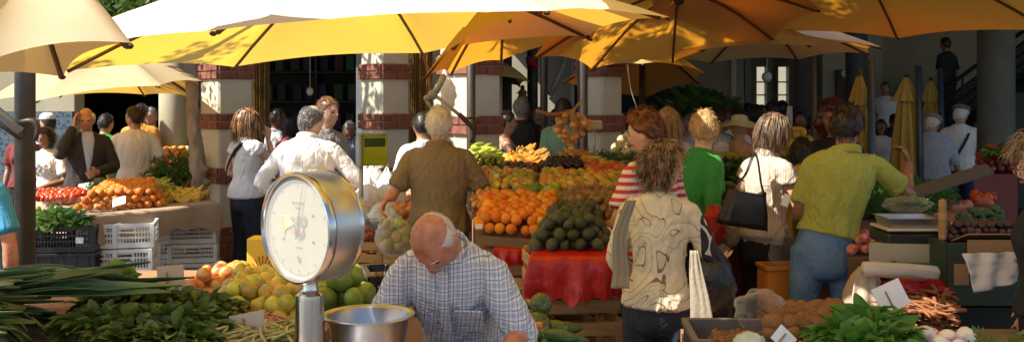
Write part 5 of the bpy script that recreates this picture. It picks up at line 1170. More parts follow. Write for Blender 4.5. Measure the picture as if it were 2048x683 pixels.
def leek(i, c, yaw, L, bendz, pitch):
    rnd = random.Random(i+100); o = empty('leek', c, label='long dark green leek lying in the heap at the corner beneath the mast', cat='leek', group='leeks on the front table'); o.rotation_euler = (0, pitch, yaw)
    bm = B(); tube(bm, [((0, 0, 0), .021), ((.10, 0, 0), .02), ((.26, 0, 0), .021), ((.34, 0, 0), .026, .016)], n=12); fin(bm, 'stem', M_leekw, o, smooth=True)
    for k in range(5):
        bm = B(); q = Vector((.26+.012*k, 0, (k-2)*.006)); d_ = Vector((1, (k-2)*.10+rnd.uniform(-.08, .08), .07*(1 if k % 2 else .4)+rnd.uniform(-.03, .04))).normalized(); prev = None; LL = L*rnd.uniform(.7, 1.1); w_ = .031
        ky = rnd.uniform(-.5, .5)
        for j in range(13):
            t = j/12; ww = w_*(1.05-.9*t**2.2)*(.75+.6*min(1, t*4)); s = Vector((-d_.y, d_.x, .35*math.sin(k+t*2))).normalized(); u = s.cross(d_)*-1
            row = [bm.verts.new(q+s*ww*x_+u*(abs(x_)*ww*.55)) for x_ in (-1, -.5, 0, .5, 1)]
            if prev:
                for x_ in range(4): bm.faces.new((prev[x_], prev[x_+1], row[x_+1], row[x_]))
            prev = row; q = q+d_*LL/12; d_ = (d_+Vector((0, ky*.04, -bendz*(.02+.16*t)))).normalized()
            if q.z < -.01 and i > 3: d_.z = max(d_.z, -.05)
        f = fin(bm, 'leaf', M_leekg, o, smooth=True); s_ = f.modifiers.new('s', 'SOLIDIFY'); s_.thickness = .002
for i in range(22):
    row, col = i // 5, i % 5
    y = 2.74+.165*col+random.uniform(-.03, .03); z = 1.03+.03*row
    x0 = X(-30, y)-.46-.05*row+random.uniform(-.10, .10)
    leek(i, Vector((x0, y, z)), random.uniform(-.12, .08), random.uniform(.36, .52), random.uniform(.9, 1.9), random.uniform(-.22, -.04))
leek(30, at(-150, 545, 3.7), -.05, .52, .7, .02); leek(31, at(-160, 570, 3.5), -.06, .5, .6, -.02); leek(32, at(-170, 610, 3.2), .03, .55, .9, -.10)
leek(33, at(-190, 615, 3.25), -.02, .5, 1.4, -.22)
M_leafgr = mat('salad_leaf_olive', (.055, .10, .015), .45, (.13, .19, .035), scale=5, trans=.25, hue=.01)
for i, (px, py, d, n) in enumerate(((190, 655, 3.05, 60), (250, 650, 3.0, 70), (310, 655, 3.0, 70), (365, 655, 3.05, 60), (225, 618, 3.35, 60), (290, 610, 3.35, 70), (350, 612, 3.4, 60), (400, 622, 3.35, 50), (270, 675, 2.9, 50), (345, 680, 2.88, 50), (390, 640, 3.2, 30))):
    leafy('salad_greens', at(px, py+10, d), (.10, .08, .055), n*4, .075, .020, M_leafgr, 'dark green leafy bunch in the big pile right of the leeks', 'greens', 'dark greens piled by the leeks', seed=i+5, up=.9, curl=.55)
leafy('cabbage_heart', at(222, 572, 3.9), (.05, .05, .05), 26, .09, .045, M_leaflt, 'pale green cabbage head behind the dark green bunches', 'cabbage', seed=77, up=1.4, curl=.1)
card(341, 556, 3.7, 56, 50, 'large blank beige price card standing above the dark greens', M_card, tilt=-6, yaw=-8)
card(200, 572, 3.95, 44, 26, 'pale card leaning in front of the white crate behind the leeks', M_card, tilt=-25, pitch=-20)
card(236, 576, 3.8, 30, 30, 'beige card tilted beside the cabbage head', M_card, tilt=-35, pitch=-10)
card(495, 644, 3.08, 68, 38, 'blank beige price card standing in the orange bean pods', M_card, tilt=-10, yaw=6, pitch=-8)
heap('guava', 'pear', M_guava, [at(428, 650, 3.45), at(612, 662, 3.35), at(640, 596, 4.05), at(445, 600, 4.05)], .060, 3, 'yellow-green fruit in the tall pile between the apples and the round scale', 'fruit', 'yellow-green fruit pile beside the scale', jit=.16)
heap('apple', 'apple', M_applered, [at(368, 600, 4.1), at(520, 592, 4.2), at(510, 574, 4.5), at(385, 580, 4.45)], .078, 2, 'red and cream sunlit apple in the row behind the yellow-green fruit', 'apple', 'sunlit apples behind the yellow-green fruit', drop=.12)
heap('mango', 'mango', M_mangogreen, [at(640, 626, 3.5), at(745, 622, 3.5), at(735, 590, 3.95), at(640, 592, 3.95)], .085, 3, 'smooth green mango between the round scale and the black crate', 'mango', 'green mangoes behind the steel bowl', rot='flat', jit=.1)
heap('bean_pod', 'bean', M_beanor, [at(425, 656, 3.22), at(560, 668, 3.16), at(560, 628, 3.6), at(440, 626, 3.6)], .10, 1, 'orange-pink bean pod heaped around the beige card', 'bean pod', 'orange bean pods', rot='flat', pack=.22, jit=.35, lift=.1, maxn=130)
heap('bean_pod', 'bean', M_beangr, [at(405, 682, 2.98), at(588, 690, 2.95), at(588, 662, 3.2), at(415, 662, 3.2)], .11, 1, 'pale green bean pod lying at the foot of the scale column', 'bean pod', 'pale green bean pods', rot='flat', pack=.2, jit=.4, lift=.14, maxn=150)
leafy('celery_tops', at(600, 560, 4.2), (.05, .05, .1), 30, .08, .02, M_leaflt, 'pale green leaf tops glowing in the sun behind the fruit pile', 'greens', seed=70, up=1.5)
cr_ = crate(at(762, 600, 3.85)+Vector((0, 0, -.02)), (.13, .30, .14), 'lattice', M_crateblack, 'black slatted crate behind the steel bowl next to the bending man', 14)
slab('crate_stand', [Vector((-.60, 3.66, .97)), Vector((-.47, 3.66, .97)), Vector((-.47, 4.2, .97)), Vector((-.60, 4.2, .97))], .04, M_table, 'narrow board under the black slatted crate', 'board')
bm = B(); box(bm, (0, 0, 0), (.18, .14, .004)); c = fin(bm, 'paper_sheet', M_cardwhite, loc=at(690, 556, 4.3), rot=(R(32), R(8), 0)); setp(c, 'white paper sheet shining in the sun behind the round scale', 'paper')
# yellow carton with sunburst by the woman's feet
ct = empty('yellow_carton', at(532, 562, 5.4), label='yellow carton printed with a sunburst and red base beside the round scale', cat='carton')
bm = B(); box(bm, (0, 0, .12), (.17, .14, .24), bevel=.004); fin(bm, 'box_body', mat('yellow_carton', (.75, .48, .04), .6), ct)
bm = B()
for k in range(11):
    a = math.pi*k/10; tube(bm, [((.0+.025*math.cos(a), -.0725, .05+.025*math.sin(a)), .0015), ((.07*math.cos(a), -.0725, .05+.1*math.sin(a)), .0025)], n=5, sub=1)
fin(bm, 'sunburst', mat('carton_red', (.35, .02, .02), .6), ct)
bm = B(); box(bm, (0, -.0735, .025), (.168, .004, .05)); fin(bm, 'red_base_print', mat('carton_red', (.35, .02, .02), .6), ct)

# ---------------- the big round scale
M_chrome = mat('polished_chrome', (.55, .55, .55), .2, (.48, .48, .48), scale=3, metal=1, bump=.02, bscale=6)
M_chromeb = mat('worn_steel', (.40, .41, .43), .34, (.50, .51, .53), scale=5, metal=1, bump=.06, bscale=14)
M_face = mat('scale_dial_face', (.23, .215, .145), .5, (.20, .185, .12), scale=3)
M_ink = mat('dial_ink', (.05, .045, .04), .6)
sc = empty('dial_scale', Vector((X(617, 2.9), 2.92, .90)), label='large round chrome dial weighing scale with clock-like face, nearest to the camera', cat='scale')
D = .318; face = at(597, 456, 2.86); yaw = R(-40)
# dial local frame: z axis = face normal
Nf = Vector((math.sin(yaw), -math.cos(yaw), 0)); Nf = Vector((-math.sin(R(40)), -math.cos(R(40)), -.02)).normalized(); Xf = Vector((0, 0, 1)).cross(Nf).normalized(); Yf = Nf.cross(Xf)
MF = Matrix.Translation(face-sc.location) @ Matrix((Xf, Yf, Nf)).transposed().to_4x4(); r = D/2
def lat(prof, name, m, par=sc, n=64): bm = B(); lathe(bm, prof, n, MF); return fin(bm, name, m, par, smooth=True, auto=35)
lat([(.001, -.112), (r*.90, -.112), (r*.985, -.105), (r, -.095), (r, -.012), (r*.985, -.006)], 'drum', M_chromeb)
lat([(r*.925, .001), (r*.93, .012), (r*.955, .018), (r*.985, .016), (r*1.012, .008), (r*1.018, -.004), (r*1.0, -.010), (r*.93, -.010), (r*.925, .001)], 'rim', M_chrome)
lat([(.001, -.002), (r*.93, -.002)], 'dial_face', M_face)
lat([(r*.975, -.1135), (r*1.012, -.108), (r*1.012, -.098), (r*.99, -.092)], 'back_ring', M_chrome)
bm = B()
for k in range(100):
    a = 2*math.pi*k/100; L = .012 if k % 10 == 0 else (.008 if k % 5 == 0 else .005); rr = r*.86
    box(bm, (math.cos(a)*(rr-L/2), math.sin(a)*(rr-L/2), .0), (L, .0013, .001), Matrix.Rotation(a, 3, 'Z'))
for (x_, y_) in ((-.07, .035), (-.07, -.035), (.065, .04), (.065, -.035), (0, -.095)): box(bm, (x_, y_, .0), (.009, .008, .001))
bmesh.ops.transform(bm, matrix=MF, verts=bm.verts); fin(bm, 'graduation', M_ink, sc)
def text(body, size, loc, parent, name='lettering', m=None, mt=None, ext=.0004):
    cu = bpy.data.curves.new('lettering', 'FONT'); cu.body = body; cu.size = size; cu.align_x = 'CENTER'; cu.align_y = 'CENTER'; cu.extrude = ext
    o = bpy.data.objects.new('t', cu); dg = bpy.context.evaluated_depsgraph_get(); COL.objects.link(o); dg.update(); me = bpy.data.meshes.new_from_object(o.evaluated_get(dg)); bpy.data.objects.remove(o)
    me.transform((mt if mt is not None else Matrix()) @ Matrix.Translation(loc)); l = link(name, me, parent, m or M_ink); return l
for k in range(10):
    a = math.pi/2-2*math.pi*k/10
    text(str(k), .011, (r*.76*math.cos(a), r*.76*math.sin(a), .0008), sc, mt=MF)
text('Kg', .016, (0, -.105+.02, .0008), sc, mt=MF); text('BALANCAS', .011, (0, .072, .0008), sc, mt=MF); text('LISBOA', .008, (0, .058, .0008), sc, mt=MF); text('max. 10 Kg', .007, (0, -.055, .0008), sc, mt=MF)
bm = B()
for (x_, y_, rr, ) in ((0, 0, .025), (-.026, .004, .020), (.020, .014, .019), (.010, -.022, .018)): lathe(bm, [(.001, .0022), (rr*.8, .002), (rr, .0006)], 18, MF @ Matrix.Translation((x_, y_+.008, 0)))
fin(bm, 'fruit_emblem', mat('emblem_green', (.008, .05, .03), .5, (.06, .12, .04), scale=60), sc)
bm = B()
for (x_, y_, rr) in ((-.004, .012, .011), (.016, -.010, .009), (-.020, -.012, .008), (.012, .028, .007)): lathe(bm, [(.001, .0042), (rr*.8, .0038), (rr, .0024)], 16, MF @ Matrix.Translation((x_, y_+.004, 0)))
fin(bm, 'fruit_emblem_red', mat('emblem_red', (.30, .02, .02), .5, (.34, .15, .03), scale=70), sc)
bm = B()
for k in range(5): a = R(150+k*14); tube(bm, [((-.02, .012, .001), .002), ((-.02+.045*math.cos(a), .012+.045*math.sin(a)*.9, .001), .0035), ((-.02+.06*math.cos(a+.25), .012+.06*math.sin(a+.2), .001), .001)], n=6)
bmesh.ops.transform(bm, matrix=MF, verts=bm.verts); fin(bm, 'banana_emblem', mat('emblem_yellow', (.55, .56, .12), .5), sc)
bm = B(); tube(bm, [((0, -.03, .006), .0028), ((0, .0, .006), .0025), ((.012, .13, .006), .0008)], n=6, sub=1); ball(bm, (0, 0, .006), (.010, .010, .004)); bmesh.ops.transform(bm, matrix=MF @ Matrix.Rotation(R(-8), 4, 'Z'), verts=bm.verts); fin(bm, 'needle', M_ink, sc, smooth=True)
lat([(.001, .010), (r*.5, .0095), (r*.925, .007)], 'glass', mat('dial_glass', (.9, .9, .9), .03, alpha=.07, spec=.6))
bm = B(); zc = 0
pz = [(.062, 0), (.060, .02), (.047, .03), (.045, .10), (.0415, .195), (.040, .205), (.034, .209), (.027, .213), (.025, .217), (.025, .24)]
hh = face.z-r-.90+.012; pz = [(a*.98, b/.24*hh) for a, b in pz]
dx = face.x-sc.location.x-Nf.x*.055-.012; dy = face.y-sc.location.y-Nf.y*.055
lathe(bm, pz, 48, Matrix.Translation((dx, dy, 0))); fin(bm, 'column', M_chrome, sc, smooth=True, auto=35)
bm = B(); box(bm, (dx+.10, dy+.05, .02), (.50, .32, .04), bevel=.01); fin(bm, 'base', M_chromeb, sc)
bm = B(); cx_, cy_ = X(737, 3.02)-sc.location.x, 3.02-sc.location.y; rod(bm, (cx_, cy_, .035), (cx_, cy_, .085), .02, 14); rod(bm, (cx_, cy_, .085), (cx_, cy_, .101), .07, 24); fin(bm, 'pan_stand', M_chromeb, sc)
bw = empty('steel_bowl', Vector((X(737, 3.02), 3.02, 1.003)), label='shallow stainless steel weighing bowl with rolled rim in front of the bending man', cat='bowl')
bm = B(); lathe(bm, [(.001, .0), (.085, .0), (.10, .008), (.112, .04), (.122, .10), (.127, .104), (.1385, .106), (.140, .109), (.1385, .112), (.126, .111), (.120, .104), (.108, .045), (.097, .014), (.083, .006), (.001, .006)], 72); fin(bm, 'bowl_body', M_chromeb, bw, smooth=True, auto=50)
# squashes and carrots to the right of the bending man
wood_crate(Vector((X(1085, 4.3), 4.25, .45)), .34, .44, .30, 'wooden crate holding the striped squashes next to the bending man', 6)
slab('crate_plinth', [Vector((-.02, 3.98, .45)), Vector((.36, 3.98, .45)), Vector((.36, 4.6, .45)), Vector((-.02, 4.6, .45))], .05, M_table, 'board table under the crate of striped squashes', 'table', down=0)
for i, (px, py, d, s, rt) in enumerate(((1082, 607, 4.2, .092, (1.3, .2, .3)), (1078, 645, 4.15, .10, (.4, .8, 0)), (1112, 660, 4.2, .105, (.3, .4, 2)), (1088, 674, 4.05, .10, (.9, .2, 1)))):
    o = link('squash', fm('squash', M_squash, i % 3)); o.scale = (s, s, s); o.location = at(px, py, d); o.rotation_euler = rt; setp(o, 'round dark green striped squash, the topmost of the squash heap' if i == 0 else 'dark green striped squash low in the heap by the bending man', 'squash', None if i == 0 else 'lower striped squashes')
for i, (px, py, d, rz) in enumerate(((1052, 630, 4.3, .1), (1120, 672, 4.0, -.3), (1140, 680, 4.1, .2), (1060, 672, 4.0, .5), (1130, 655, 4.35, .1))):
    o = link('courgette', fm('potato', M_courg, i % 3)); o.scale = (.11, .055, .055); o.location = at(px, py, d); o.rotation_euler = (0, .1, rz); setp(o, 'dark green courgette lying among the striped squashes', 'courgette', 'courgettes among the squashes')
o = link('carrot', fm('carrot', mat('carrot_orange', (.62, .20, .03), .5))); o.scale = (.12, .22, .22); o.location = at(1056, 650, 4.05); o.rotation_euler = (0, 0, 3.0); setp(o, 'single orange carrot poking out beside the bending man', 'carrot')

# ------------------------------------------------------------------ right foreground stall
slab('stall_table', [Vector((.62, 3.2, .745)), Vector((2.6, 3.2, .745)), Vector((2.6, 4.45, .745)), Vector((.75, 4.45, .745))], .05, M_table, 'near table with potatoes, turnips and leafy greens', 'table', down=.66)
gc = crate(at(1482, 690, 3.75)+Vector((0, .06, -.08)), (.36, .36, .13), 'solid', M_crategrey, 'grey-brown plastic crate below the clear plastic bag', -3)
heap('potato', 'potato', M_potato, [at(1530, 688, 3.55), at(1670, 690, 3.5), at(1700, 636, 4.15), at(1560, 640, 4.15)], .054, 2, 'golden brown potato in the pile behind the turnip greens', 'potato', 'potatoes', rot='flat', jit=.2)
heap('chestnut', 'round', M_potato, [at(1420, 704, 3.6), at(1520, 704, 3.6), at(1520, 682, 3.9), at(1420, 682, 3.9)], .03, 2, 'small brown chestnut in the grey crate', 'chestnut', 'chestnuts in the grey crate')
jar = lump('plastic_packet', at(1500, 684, 3.42), (.055, .04, .035), mat('pale_green_packet', (.42, .50, .40), .2, (.55, .60, .5), scale=8, bump=.5), 31, .25); setp(jar, 'shiny pale green packet in the grey crate', 'packet')
card(1568, 676, 3.4, 44, 36, 'white card tilted like a diamond in front of the potatoes', M_cardwhite, tilt=44, pitch=-15)
M_clear = mat('clear_bag_film', (.62, .58, .50), .18, (.52, .48, .42), scale=8, bump=.9, bscale=14, alpha=.055, trans=.1)
for (px, py, d, r_, sd_, lb) in ((1518, 622, 3.95, (.105, .09, .085), 3, 'crumpled clear plastic bag blooming out of the grey crate'), (1652, 630, 4.1, (.085, .08, .055), 6, 'thin clear plastic bag lying over the potatoes'), (1568, 505, 5.86, (.085, .07, .14), 9, 'clear plastic bag standing in the orange crate'), (1640, 520, 5.9, (.07, .06, .12), 12, 'milky plastic bag behind the legs of the man in jeans'), (1600, 662, 3.8, (.07, .06, .035), 15, 'flat clear film over the near potatoes')):
    c = lump('clear_bag', at(px, py, d), r_, M_clear, sd_, .32, hf=.06, sc=2.0, pinch=.45 if sd_ == 9 else None); setp(c, lb, 'plastic bag')
for i, (px, py, d) in enumerate(((1690, 670, 3.45), (1730, 660, 3.5), (1770, 672, 3.45), (1715, 690, 3.35), (1755, 692, 3.35), (1735, 640, 3.65))):
    leafy('turnip_greens', at(px, py+6, d), (.08, .06, .045), 110, .09, .022, M_leafbr, 'bright green leafy turnip tops heaped in front of the brown carrots', 'greens', 'bright turnip tops', seed=i+40, up=.8, curl=.4)
for i, (px, py, d, s) in enumerate(((1812, 662, 3.55, .075), (1830, 668, 3.5, .06), (1852, 674, 3.5, .085), (1896, 680, 3.5, .08), (1933, 676, 3.5, .085), (1880, 690, 3.4, .07), (1918, 694, 3.4, .06))):
    o = link('turnip', fm('turnip', M_turnip, i % 3)); o.scale = (s, s, s); o.location = at(px, py, d); o.rotation_euler = (random.uniform(1.0, 2.2), random.uniform(-.4, .4), random.uniform(0, 6)); setp(o, 'white and violet turnip beside the bright turnip tops', 'turnip', 'turnips')
tuft('turnip_leaves', at(1990, 700, 3.4), (.06, .04, .01), 30, .08, M_leafbr, 'green leaf scraps under the last white turnip', 'greens', seed=12)
# brown carrots in a net on a green crate
slab('vegetable_bench', [Vector((1.35, 4.45, .50)), Vector((2.15, 4.45, .50)), Vector((2.15, 5.2, .50)), Vector((1.35, 5.2, .50))], .05, M_table, 'low bench under the sack of brown carrots', 'bench', down=0)
def sackf(u, v): pass
Q = [at(1762, 672, 4.35), at(1898, 672, 4.35), at(1895, 590, 4.7), at(1772, 590, 4.7)]
slab('carrot_backing', [p+Vector((0, .05, -.02)) for p in Q], .04, mat('dark_sack', (.08, .035, .02), .9), 'dark sack filled with brown carrots', 'sack', down=.505)
heap('carrot', 'carrot', M_carrot, Q, .12, 2, 'thin earthy brown carrot in the sloping heap under the red net', 'carrot', 'earthy carrots', rot='flat', pack=.20, jit=.3, lift=.06, maxn=280)
M_net = mat('red_net_film', (.50, .02, .02), .25, (.34, .01, .015), scale=7, bump=1, bscale=20, trans=.15)
c = lump('red_net', at(1830, 577, 4.85), (.175, .11, .05), M_net, 21, .35, sc=4); setp(c, 'folded red plastic net on top of the brown carrots', 'net')
card(1782, 592, 4.1, 60, 54, 'large white card on a stick leaning in the brown carrots', M_cardwhite, tilt=-24, pitch=-12)
gcr = crate(at(1835, 560, 5.05)+Vector((0, 0, -.02)), (.30, .28, .13), 'lattice', M_crategreen, 'green slotted crate behind the red net', -2)
M_roll = mat('bag_roll_film', (.56, .50, .42), .3, (.48, .42, .35), scale=6, bump=.35, bscale=20, trans=.1)
bm = B(); tube(bm, [(at(1728, 536, 4.75), .035), (at(1800, 540, 4.75), .036), (at(1874, 544, 4.75), .033)], n=20); c = fin(bm, 'bag_roll', M_roll, smooth=True); noisify(c.data, .008, 20, 3); setp(c, 'thick roll of translucent bags lying across the green crate', 'bag roll')
Q = [at(1712, 548, 4.8), at(1748, 548, 4.8), at(1748, 540, 5.0), at(1716, 540, 5.0)]; zq = Q[0].z; Q = [Vector((p.x, p.y, zq)) for p in Q]
drape('pale_cloth', Q, .26, mat('pale_sacking', (.46, .38, .28), .85, (.38, .31, .22), scale=5, bump=.3), 'pale bag hanging down beside the jeans of the green polo man', seed=9, wave=.02, skirts=(0, 3, 1), flare=.05, n=14, cat='bag')
slab('scale_box', [at(1738, 486, 5.0), at(1884, 488, 5.0), at(1880, 480, 5.5), at(1745, 478, 5.5)], .10, mat('beige_box', (.42, .37, .26), .7, (.36, .31, .22), scale=4), 'beige box under the flat kitchen scale', 'box')
slab('scale_stand', [at(1745, 522, 5.05), at(1884, 522, 5.05), at(1880, 505, 5.6), at(1745, 505, 5.6)], .3, M_dark, 'dark trestle under the beige box and scale', 'trestle', down=0)
ks = empty('flat_scale', at(1815, 470, 5.15), label='flat black kitchen scale with a pale plate and shallow metal tray', cat='scale'); k0 = ks.location
bm = B(); box(bm, (0, 0, -.005), (.30, .26, .06), bevel=.012); fin(bm, 'body', mat('black_scale_plastic', (.015, .014, .013), .4), ks)
bm = B(); box(bm, (0, 0, .042), (.30, .26, .014), bevel=.005); box(bm, (0, 0, .03), (.08, .08, .02)); fin(bm, 'plate', mat('pale_plate', (.5, .45, .34), .4), ks)
bm = B(); tv = [(-.13, -.11), (.13, -.11), (.13, .11), (-.13, .11)]
lo = [bm.verts.new((x_*.9, y_*.9, .052)) for x_, y_ in tv]; hi = [bm.verts.new((x_, y_, .098)) for x_, y_ in tv]; ou = [bm.verts.new((x_*1.08, y_*1.08, .100)) for x_, y_ in tv]; bm.faces.new(lo)
for i in range(4): bm.faces.new((lo[i], lo[(i+1) % 4], hi[(i+1) % 4], hi[i])); bm.faces.new((hi[i], hi[(i+1) % 4], ou[(i+1) % 4], ou[i]))
tr_ = fin(bm, 'tray', M_chromeb, ks); q_ = tr_.modifiers.new('s', 'SOLIDIFY'); q_.thickness = .003
bm = B()
for sx in (-1, 1):
    for sy in (-1, 1): rod(bm, (sx*.12, sy*.1, -.034), (sx*.12, sy*.1, -.05), .012)
fin(bm, 'feet', M_hub, ks)
bm = B(); tube(bm, [(at(1885, 478, 5.0), .02), (at(1885, 400, 5.0), .02)], n=4, sub=1); c = fin(bm, 'wooden_post', M_crwood); setp(c, 'short pale wooden post right of the flat scale', 'post')
bm = B(); a_, b_ = at(1855, 385, 5.3), at(1955, 336, 5.5); bmid = (a_+b_)/2
box(bm, (0, 0, 0), ((b_-a_).length, .02, .085), None, .01); ang = math.atan2((b_-a_).z, (b_-a_).x); c = fin(bm, 'dark_panel', mat('dark_scale_back', (.05, .045, .035), .5), loc=bmid, rot=(R(-50), -ang, 0)); setp(c, 'dark tilted scale tray above the herbs in front of the flat-capped men', 'tray')
c = lump('clear_bag', at(1815, 408, 5.6), (.13, .09, .05), M_clear, 41, .3, hf=.06, sc=2); setp(c, 'clear crumpled bag behind the metal tray of the flat scale', 'plastic bag')
# herbs behind
slab('herb_table', [at(1700, 440, 6.0), at(1990, 440, 6.0), at(1985, 400, 7.6), at(1690, 400, 7.6)], .05, M_table, 'long table of herbs, broccoli and small fruit behind the flat scale', 'table', down=0)
for i, (px, py, d) in enumerate(((1740, 425, 6.3), (1770, 420, 6.4), (1800, 412, 6.5), (1830, 408, 6.6), (1755, 408, 6.8), (1785, 402, 6.9), (1815, 396, 7.0), (1725, 436, 6.1), (1850, 400, 6.8))):
    tuft('parsley_bunch', at(px, py, d), (.14, .1, .07), 170, .12, M_fern, 'fine green herb bunch on the table behind the flat scale', 'herbs', 'herb bunches', seed=i+60, dirx=(.4, 0, .5))
heap('radish', 'tomato', mat('radish_skin', (.42, .05, .05), .35, (.55, .28, .22), scale=3, rnd=.3), [at(1700, 512, 5.45), at(1742, 508, 5.45), at(1758, 484, 5.8), at(1700, 488, 5.8)], .06, 2, 'red tomato beside the beige box at the green polo man', 'tomato', 'red tomatoes beside the beige box')
slab('tomato_board', [at(1695, 516, 5.4), at(1745, 514, 5.4), at(1760, 492, 5.85), at(1695, 494, 5.85)], .04, M_tray, 'board carrying the red tomatoes next to the beige box', 'board', down=0)
# right edge boxes
M_carton = mat('carton_board', (.36, .20, .09), .8, (.30, .16, .07), scale=4, bump=.2)
M_cartong = mat('dark_green_carton', (.02, .035, .022), .6, (.03, .05, .03), scale=4)
bx = empty('fruit_carton', at(1965, 520, 4.9), label='open printed cardboard fruit box, dark green below and brown above', cat='box'); c0 = bx.location
zt_, zb2 = Z(485, 4.8)-c0.z, Z(610, 4.8)-c0.z; x0, x1 = X(1896, 4.8)-c0.x, X(2120, 4.8)-c0.x
bm = B()
for c, s in ((((x0+x1)/2, -.1, (zt_+zb2)/2), (x1-x0, .012, zt_-zb2)), (((x0+x1)/2, .42, (zt_+zb2)/2), (x1-x0, .012, zt_-zb2)), ((x0, .16, (zt_+zb2)/2), (.012, .50, zt_-zb2)), ((x1, .16, (zt_+zb2)/2), (.012, .50, zt_-zb2)), (((x0+x1)/2, .16, zb2+.01), (x1-x0, .5, .012))): box(bm, c, s)
fin(bm, 'box_body', M_cartong, bx)
bm = B(); box(bm, ((x0+x1)/2+.04, -.109, zt_-.035), (x1-x0-.10, .006, .10)); box(bm, (x0+.06, -.109, zt_-.15), (.07, .006, .10)); box(bm, ((x0+x1)/2+.05, .0, zt_+.012), (x1-x0-.1, .2, .006), Matrix.Rotation(-.3, 3, 'X')); fin(bm, 'brown_panel', M_carton, bx)
text('FRUTA', .035, (x0+.36, zb2+.05, .118), bx, mt=Matrix.Rotation(R(90), 4, 'X') @ Matrix.Translation((0, 0, -.0)), m=mat('faded_print', (.10, .12, .09), .7))
slab('box_stand', [at(1900, 614, 4.85), at(2110, 614, 4.85), at(2100, 590, 5.4), at(1900, 590, 5.4)], .04, M_dark, 'dark stand under the printed fruit box', 'stand', down=.50)
crate(Vector((X(2000, 4.7)+.04, 4.85, .27)), (.44, .40, .26), 'solid', M_crategreen, 'green plastic crate under the printed cardboard box', 0)
crate(Vector((X(2000, 4.7)+.04, 4.85, 0)), (.44, .40, .26), 'solid', M_crategreen, 'lower green plastic crate standing on the ground at the photo edge', 0)
# white paper bag draped on the box
bm = B(); n = 16; P = [at(1924, 506, 4.62), at(2028, 504, 4.60), at(2038, 562, 4.55), at(1950, 586, 4.55)]
g_ = [[bm.verts.new(P[0].lerp(P[1], i/n).lerp(P[3].lerp(P[2], i/n), j/n)+Vector((0, .018*noise.noise(Vector((i*.4, j*.4, 3)))-.012*math.sin(i*.8+j*.3), .0))) for i in range(n+1)] for j in range(n+1)]
for j in range(n):
    for i in range(n): bm.faces.new((g_[j][i], g_[j][i+1], g_[j+1][i+1], g_[j+1][i]))
c = fin(bm, 'white_bag', mat('white_paper_bag', (.62, .60, .60), .6, (.55, .53, .53), scale=8, bump=.6, bscale=18, trans=.1), smooth=True); q_ = c.modifiers.new('s', 'SOLIDIFY'); q_.thickness = .004; setp(c, 'creased white plastic bag hung over the cardboard box at the photo edge', 'bag')
heap('fig', 'round', M_plum, [at(1895, 484, 5.05), at(2060, 484, 5.0), at(2060, 466, 5.5), at(1895, 466, 5.5)], .042, 3, 'small purple-brown fig in the tray before the broccoli', 'fig', 'figs before the broccoli')
slab('fig_tray', [at(1893, 486, 5.0), at(2062, 486, 4.98), at(2062, 466, 5.55), at(1893, 466, 5.55)], .03, M_craterred, 'dark tray holding the purple figs', 'tray', down=Z(510, 5))
slab('fig_stand', [at(1895, 520, 5.45), at(2062, 520, 5.45), at(2062, 500, 5.9), at(1895, 500, 5.9)], .03, M_dark, 'dark trestle behind the cardboard box', 'trestle', down=0)
for i, (px, py, d, s) in enumerate(((1925, 440, 5.7, .10), (1950, 432, 5.8, .11), (1975, 436, 5.8, .11), (1998, 444, 5.7, .10), (1940, 452, 5.6, .09), (1968, 454, 5.6, .10), (1990, 425, 6.0, .10))):
    o = link('broccoli', fm('broccoli', M_brocc)); o.scale = (s, s, s); o.location = at(px, py, d); o.rotation_euler = (.5, .2, i*1.3); setp(o, 'dark green broccoli head in the heap left of the curly blond woman', 'broccoli', 'broccoli heads')
slab('broccoli_board', [at(1905, 470, 5.55), at(2030, 470, 5.55), at(2025, 440, 6.2), at(1905, 440, 6.2)], .04, M_tray, 'board under the broccoli heads', 'board', down=.3)
bm = B(); lathe(bm, [(.001, 0), (.05, 0), (.06, .04), (.055, .05), (.001, .05)], 20); c = fin(bm, 'cauliflower_cup', M_card, smooth=True, loc=at(1925, 462, 5.35)); setp(c, 'cream cup between the scale post and the broccoli', 'cup')
c = lump('blue_film', at(1985, 460, 5.3), (.07, .05, .015), mat('pale_blue_film', (.25, .42, .48), .3, bump=.6), 51, .4); setp(c, 'pale blue plastic film lying on the broccoli', 'plastic film')
for i, (px, py, d) in enumerate(((1905, 414, 6.8), (1935, 410, 6.9), (1965, 404, 7.0), (1890, 408, 7.2))):
    o = link('sweet_potato', fm('potato', mat('sweet_potato_skin', (.34, .11, .08), .6, (.42, .18, .12), scale=4), i % 3)); o.scale = (.13, .075, .075); o.location = at(px, py, d); o.rotation_euler = (0, 0, i); setp(o, 'reddish sweet potato beyond the tilted dark tray', 'sweet potato', 'sweet potatoes beyond the tilted tray')
heap('red_pepper', 'apple', M_tomato, [at(1945, 408, 7.0), at(1990, 408, 7.0), at(1985, 398, 7.3), at(1945, 398, 7.3)], .07, 1, 'red pepper behind the curly blond woman', 'pepper', 'red peppers')
Q = [at(1952, 352, 9.4), at(2000, 352, 9.4), at(1998, 345, 9.8), at(1955, 345, 9.8)]
heap('red_onion', 'round', mat('red_onion_skin', (.20, .02, .025), .4, (.30, .05, .05), scale=4, rnd=.3), [at(1950, 345, 9.3), at(2030, 345, 9.3), at(2025, 315, 9.8), at(1955, 315, 9.8)], .07, 3, 'dark red onion in the heap behind the curly blond woman', 'onion', 'dark red onions')
slab('onion_stand', [at(1948, 348, 9.28), at(2035, 348, 9.28), at(2028, 317, 9.9), at(1952, 317, 9.9)], .04, M_craterred, 'dark red stand under the red onions', 'stand', down=0)
leafy('green_plant', at(2020, 312, 9.2), (.15, .1, .1), 60, .16, .03, M_leafbr, 'bright leafy greens beside the grey-green column', 'greens', seed=91)
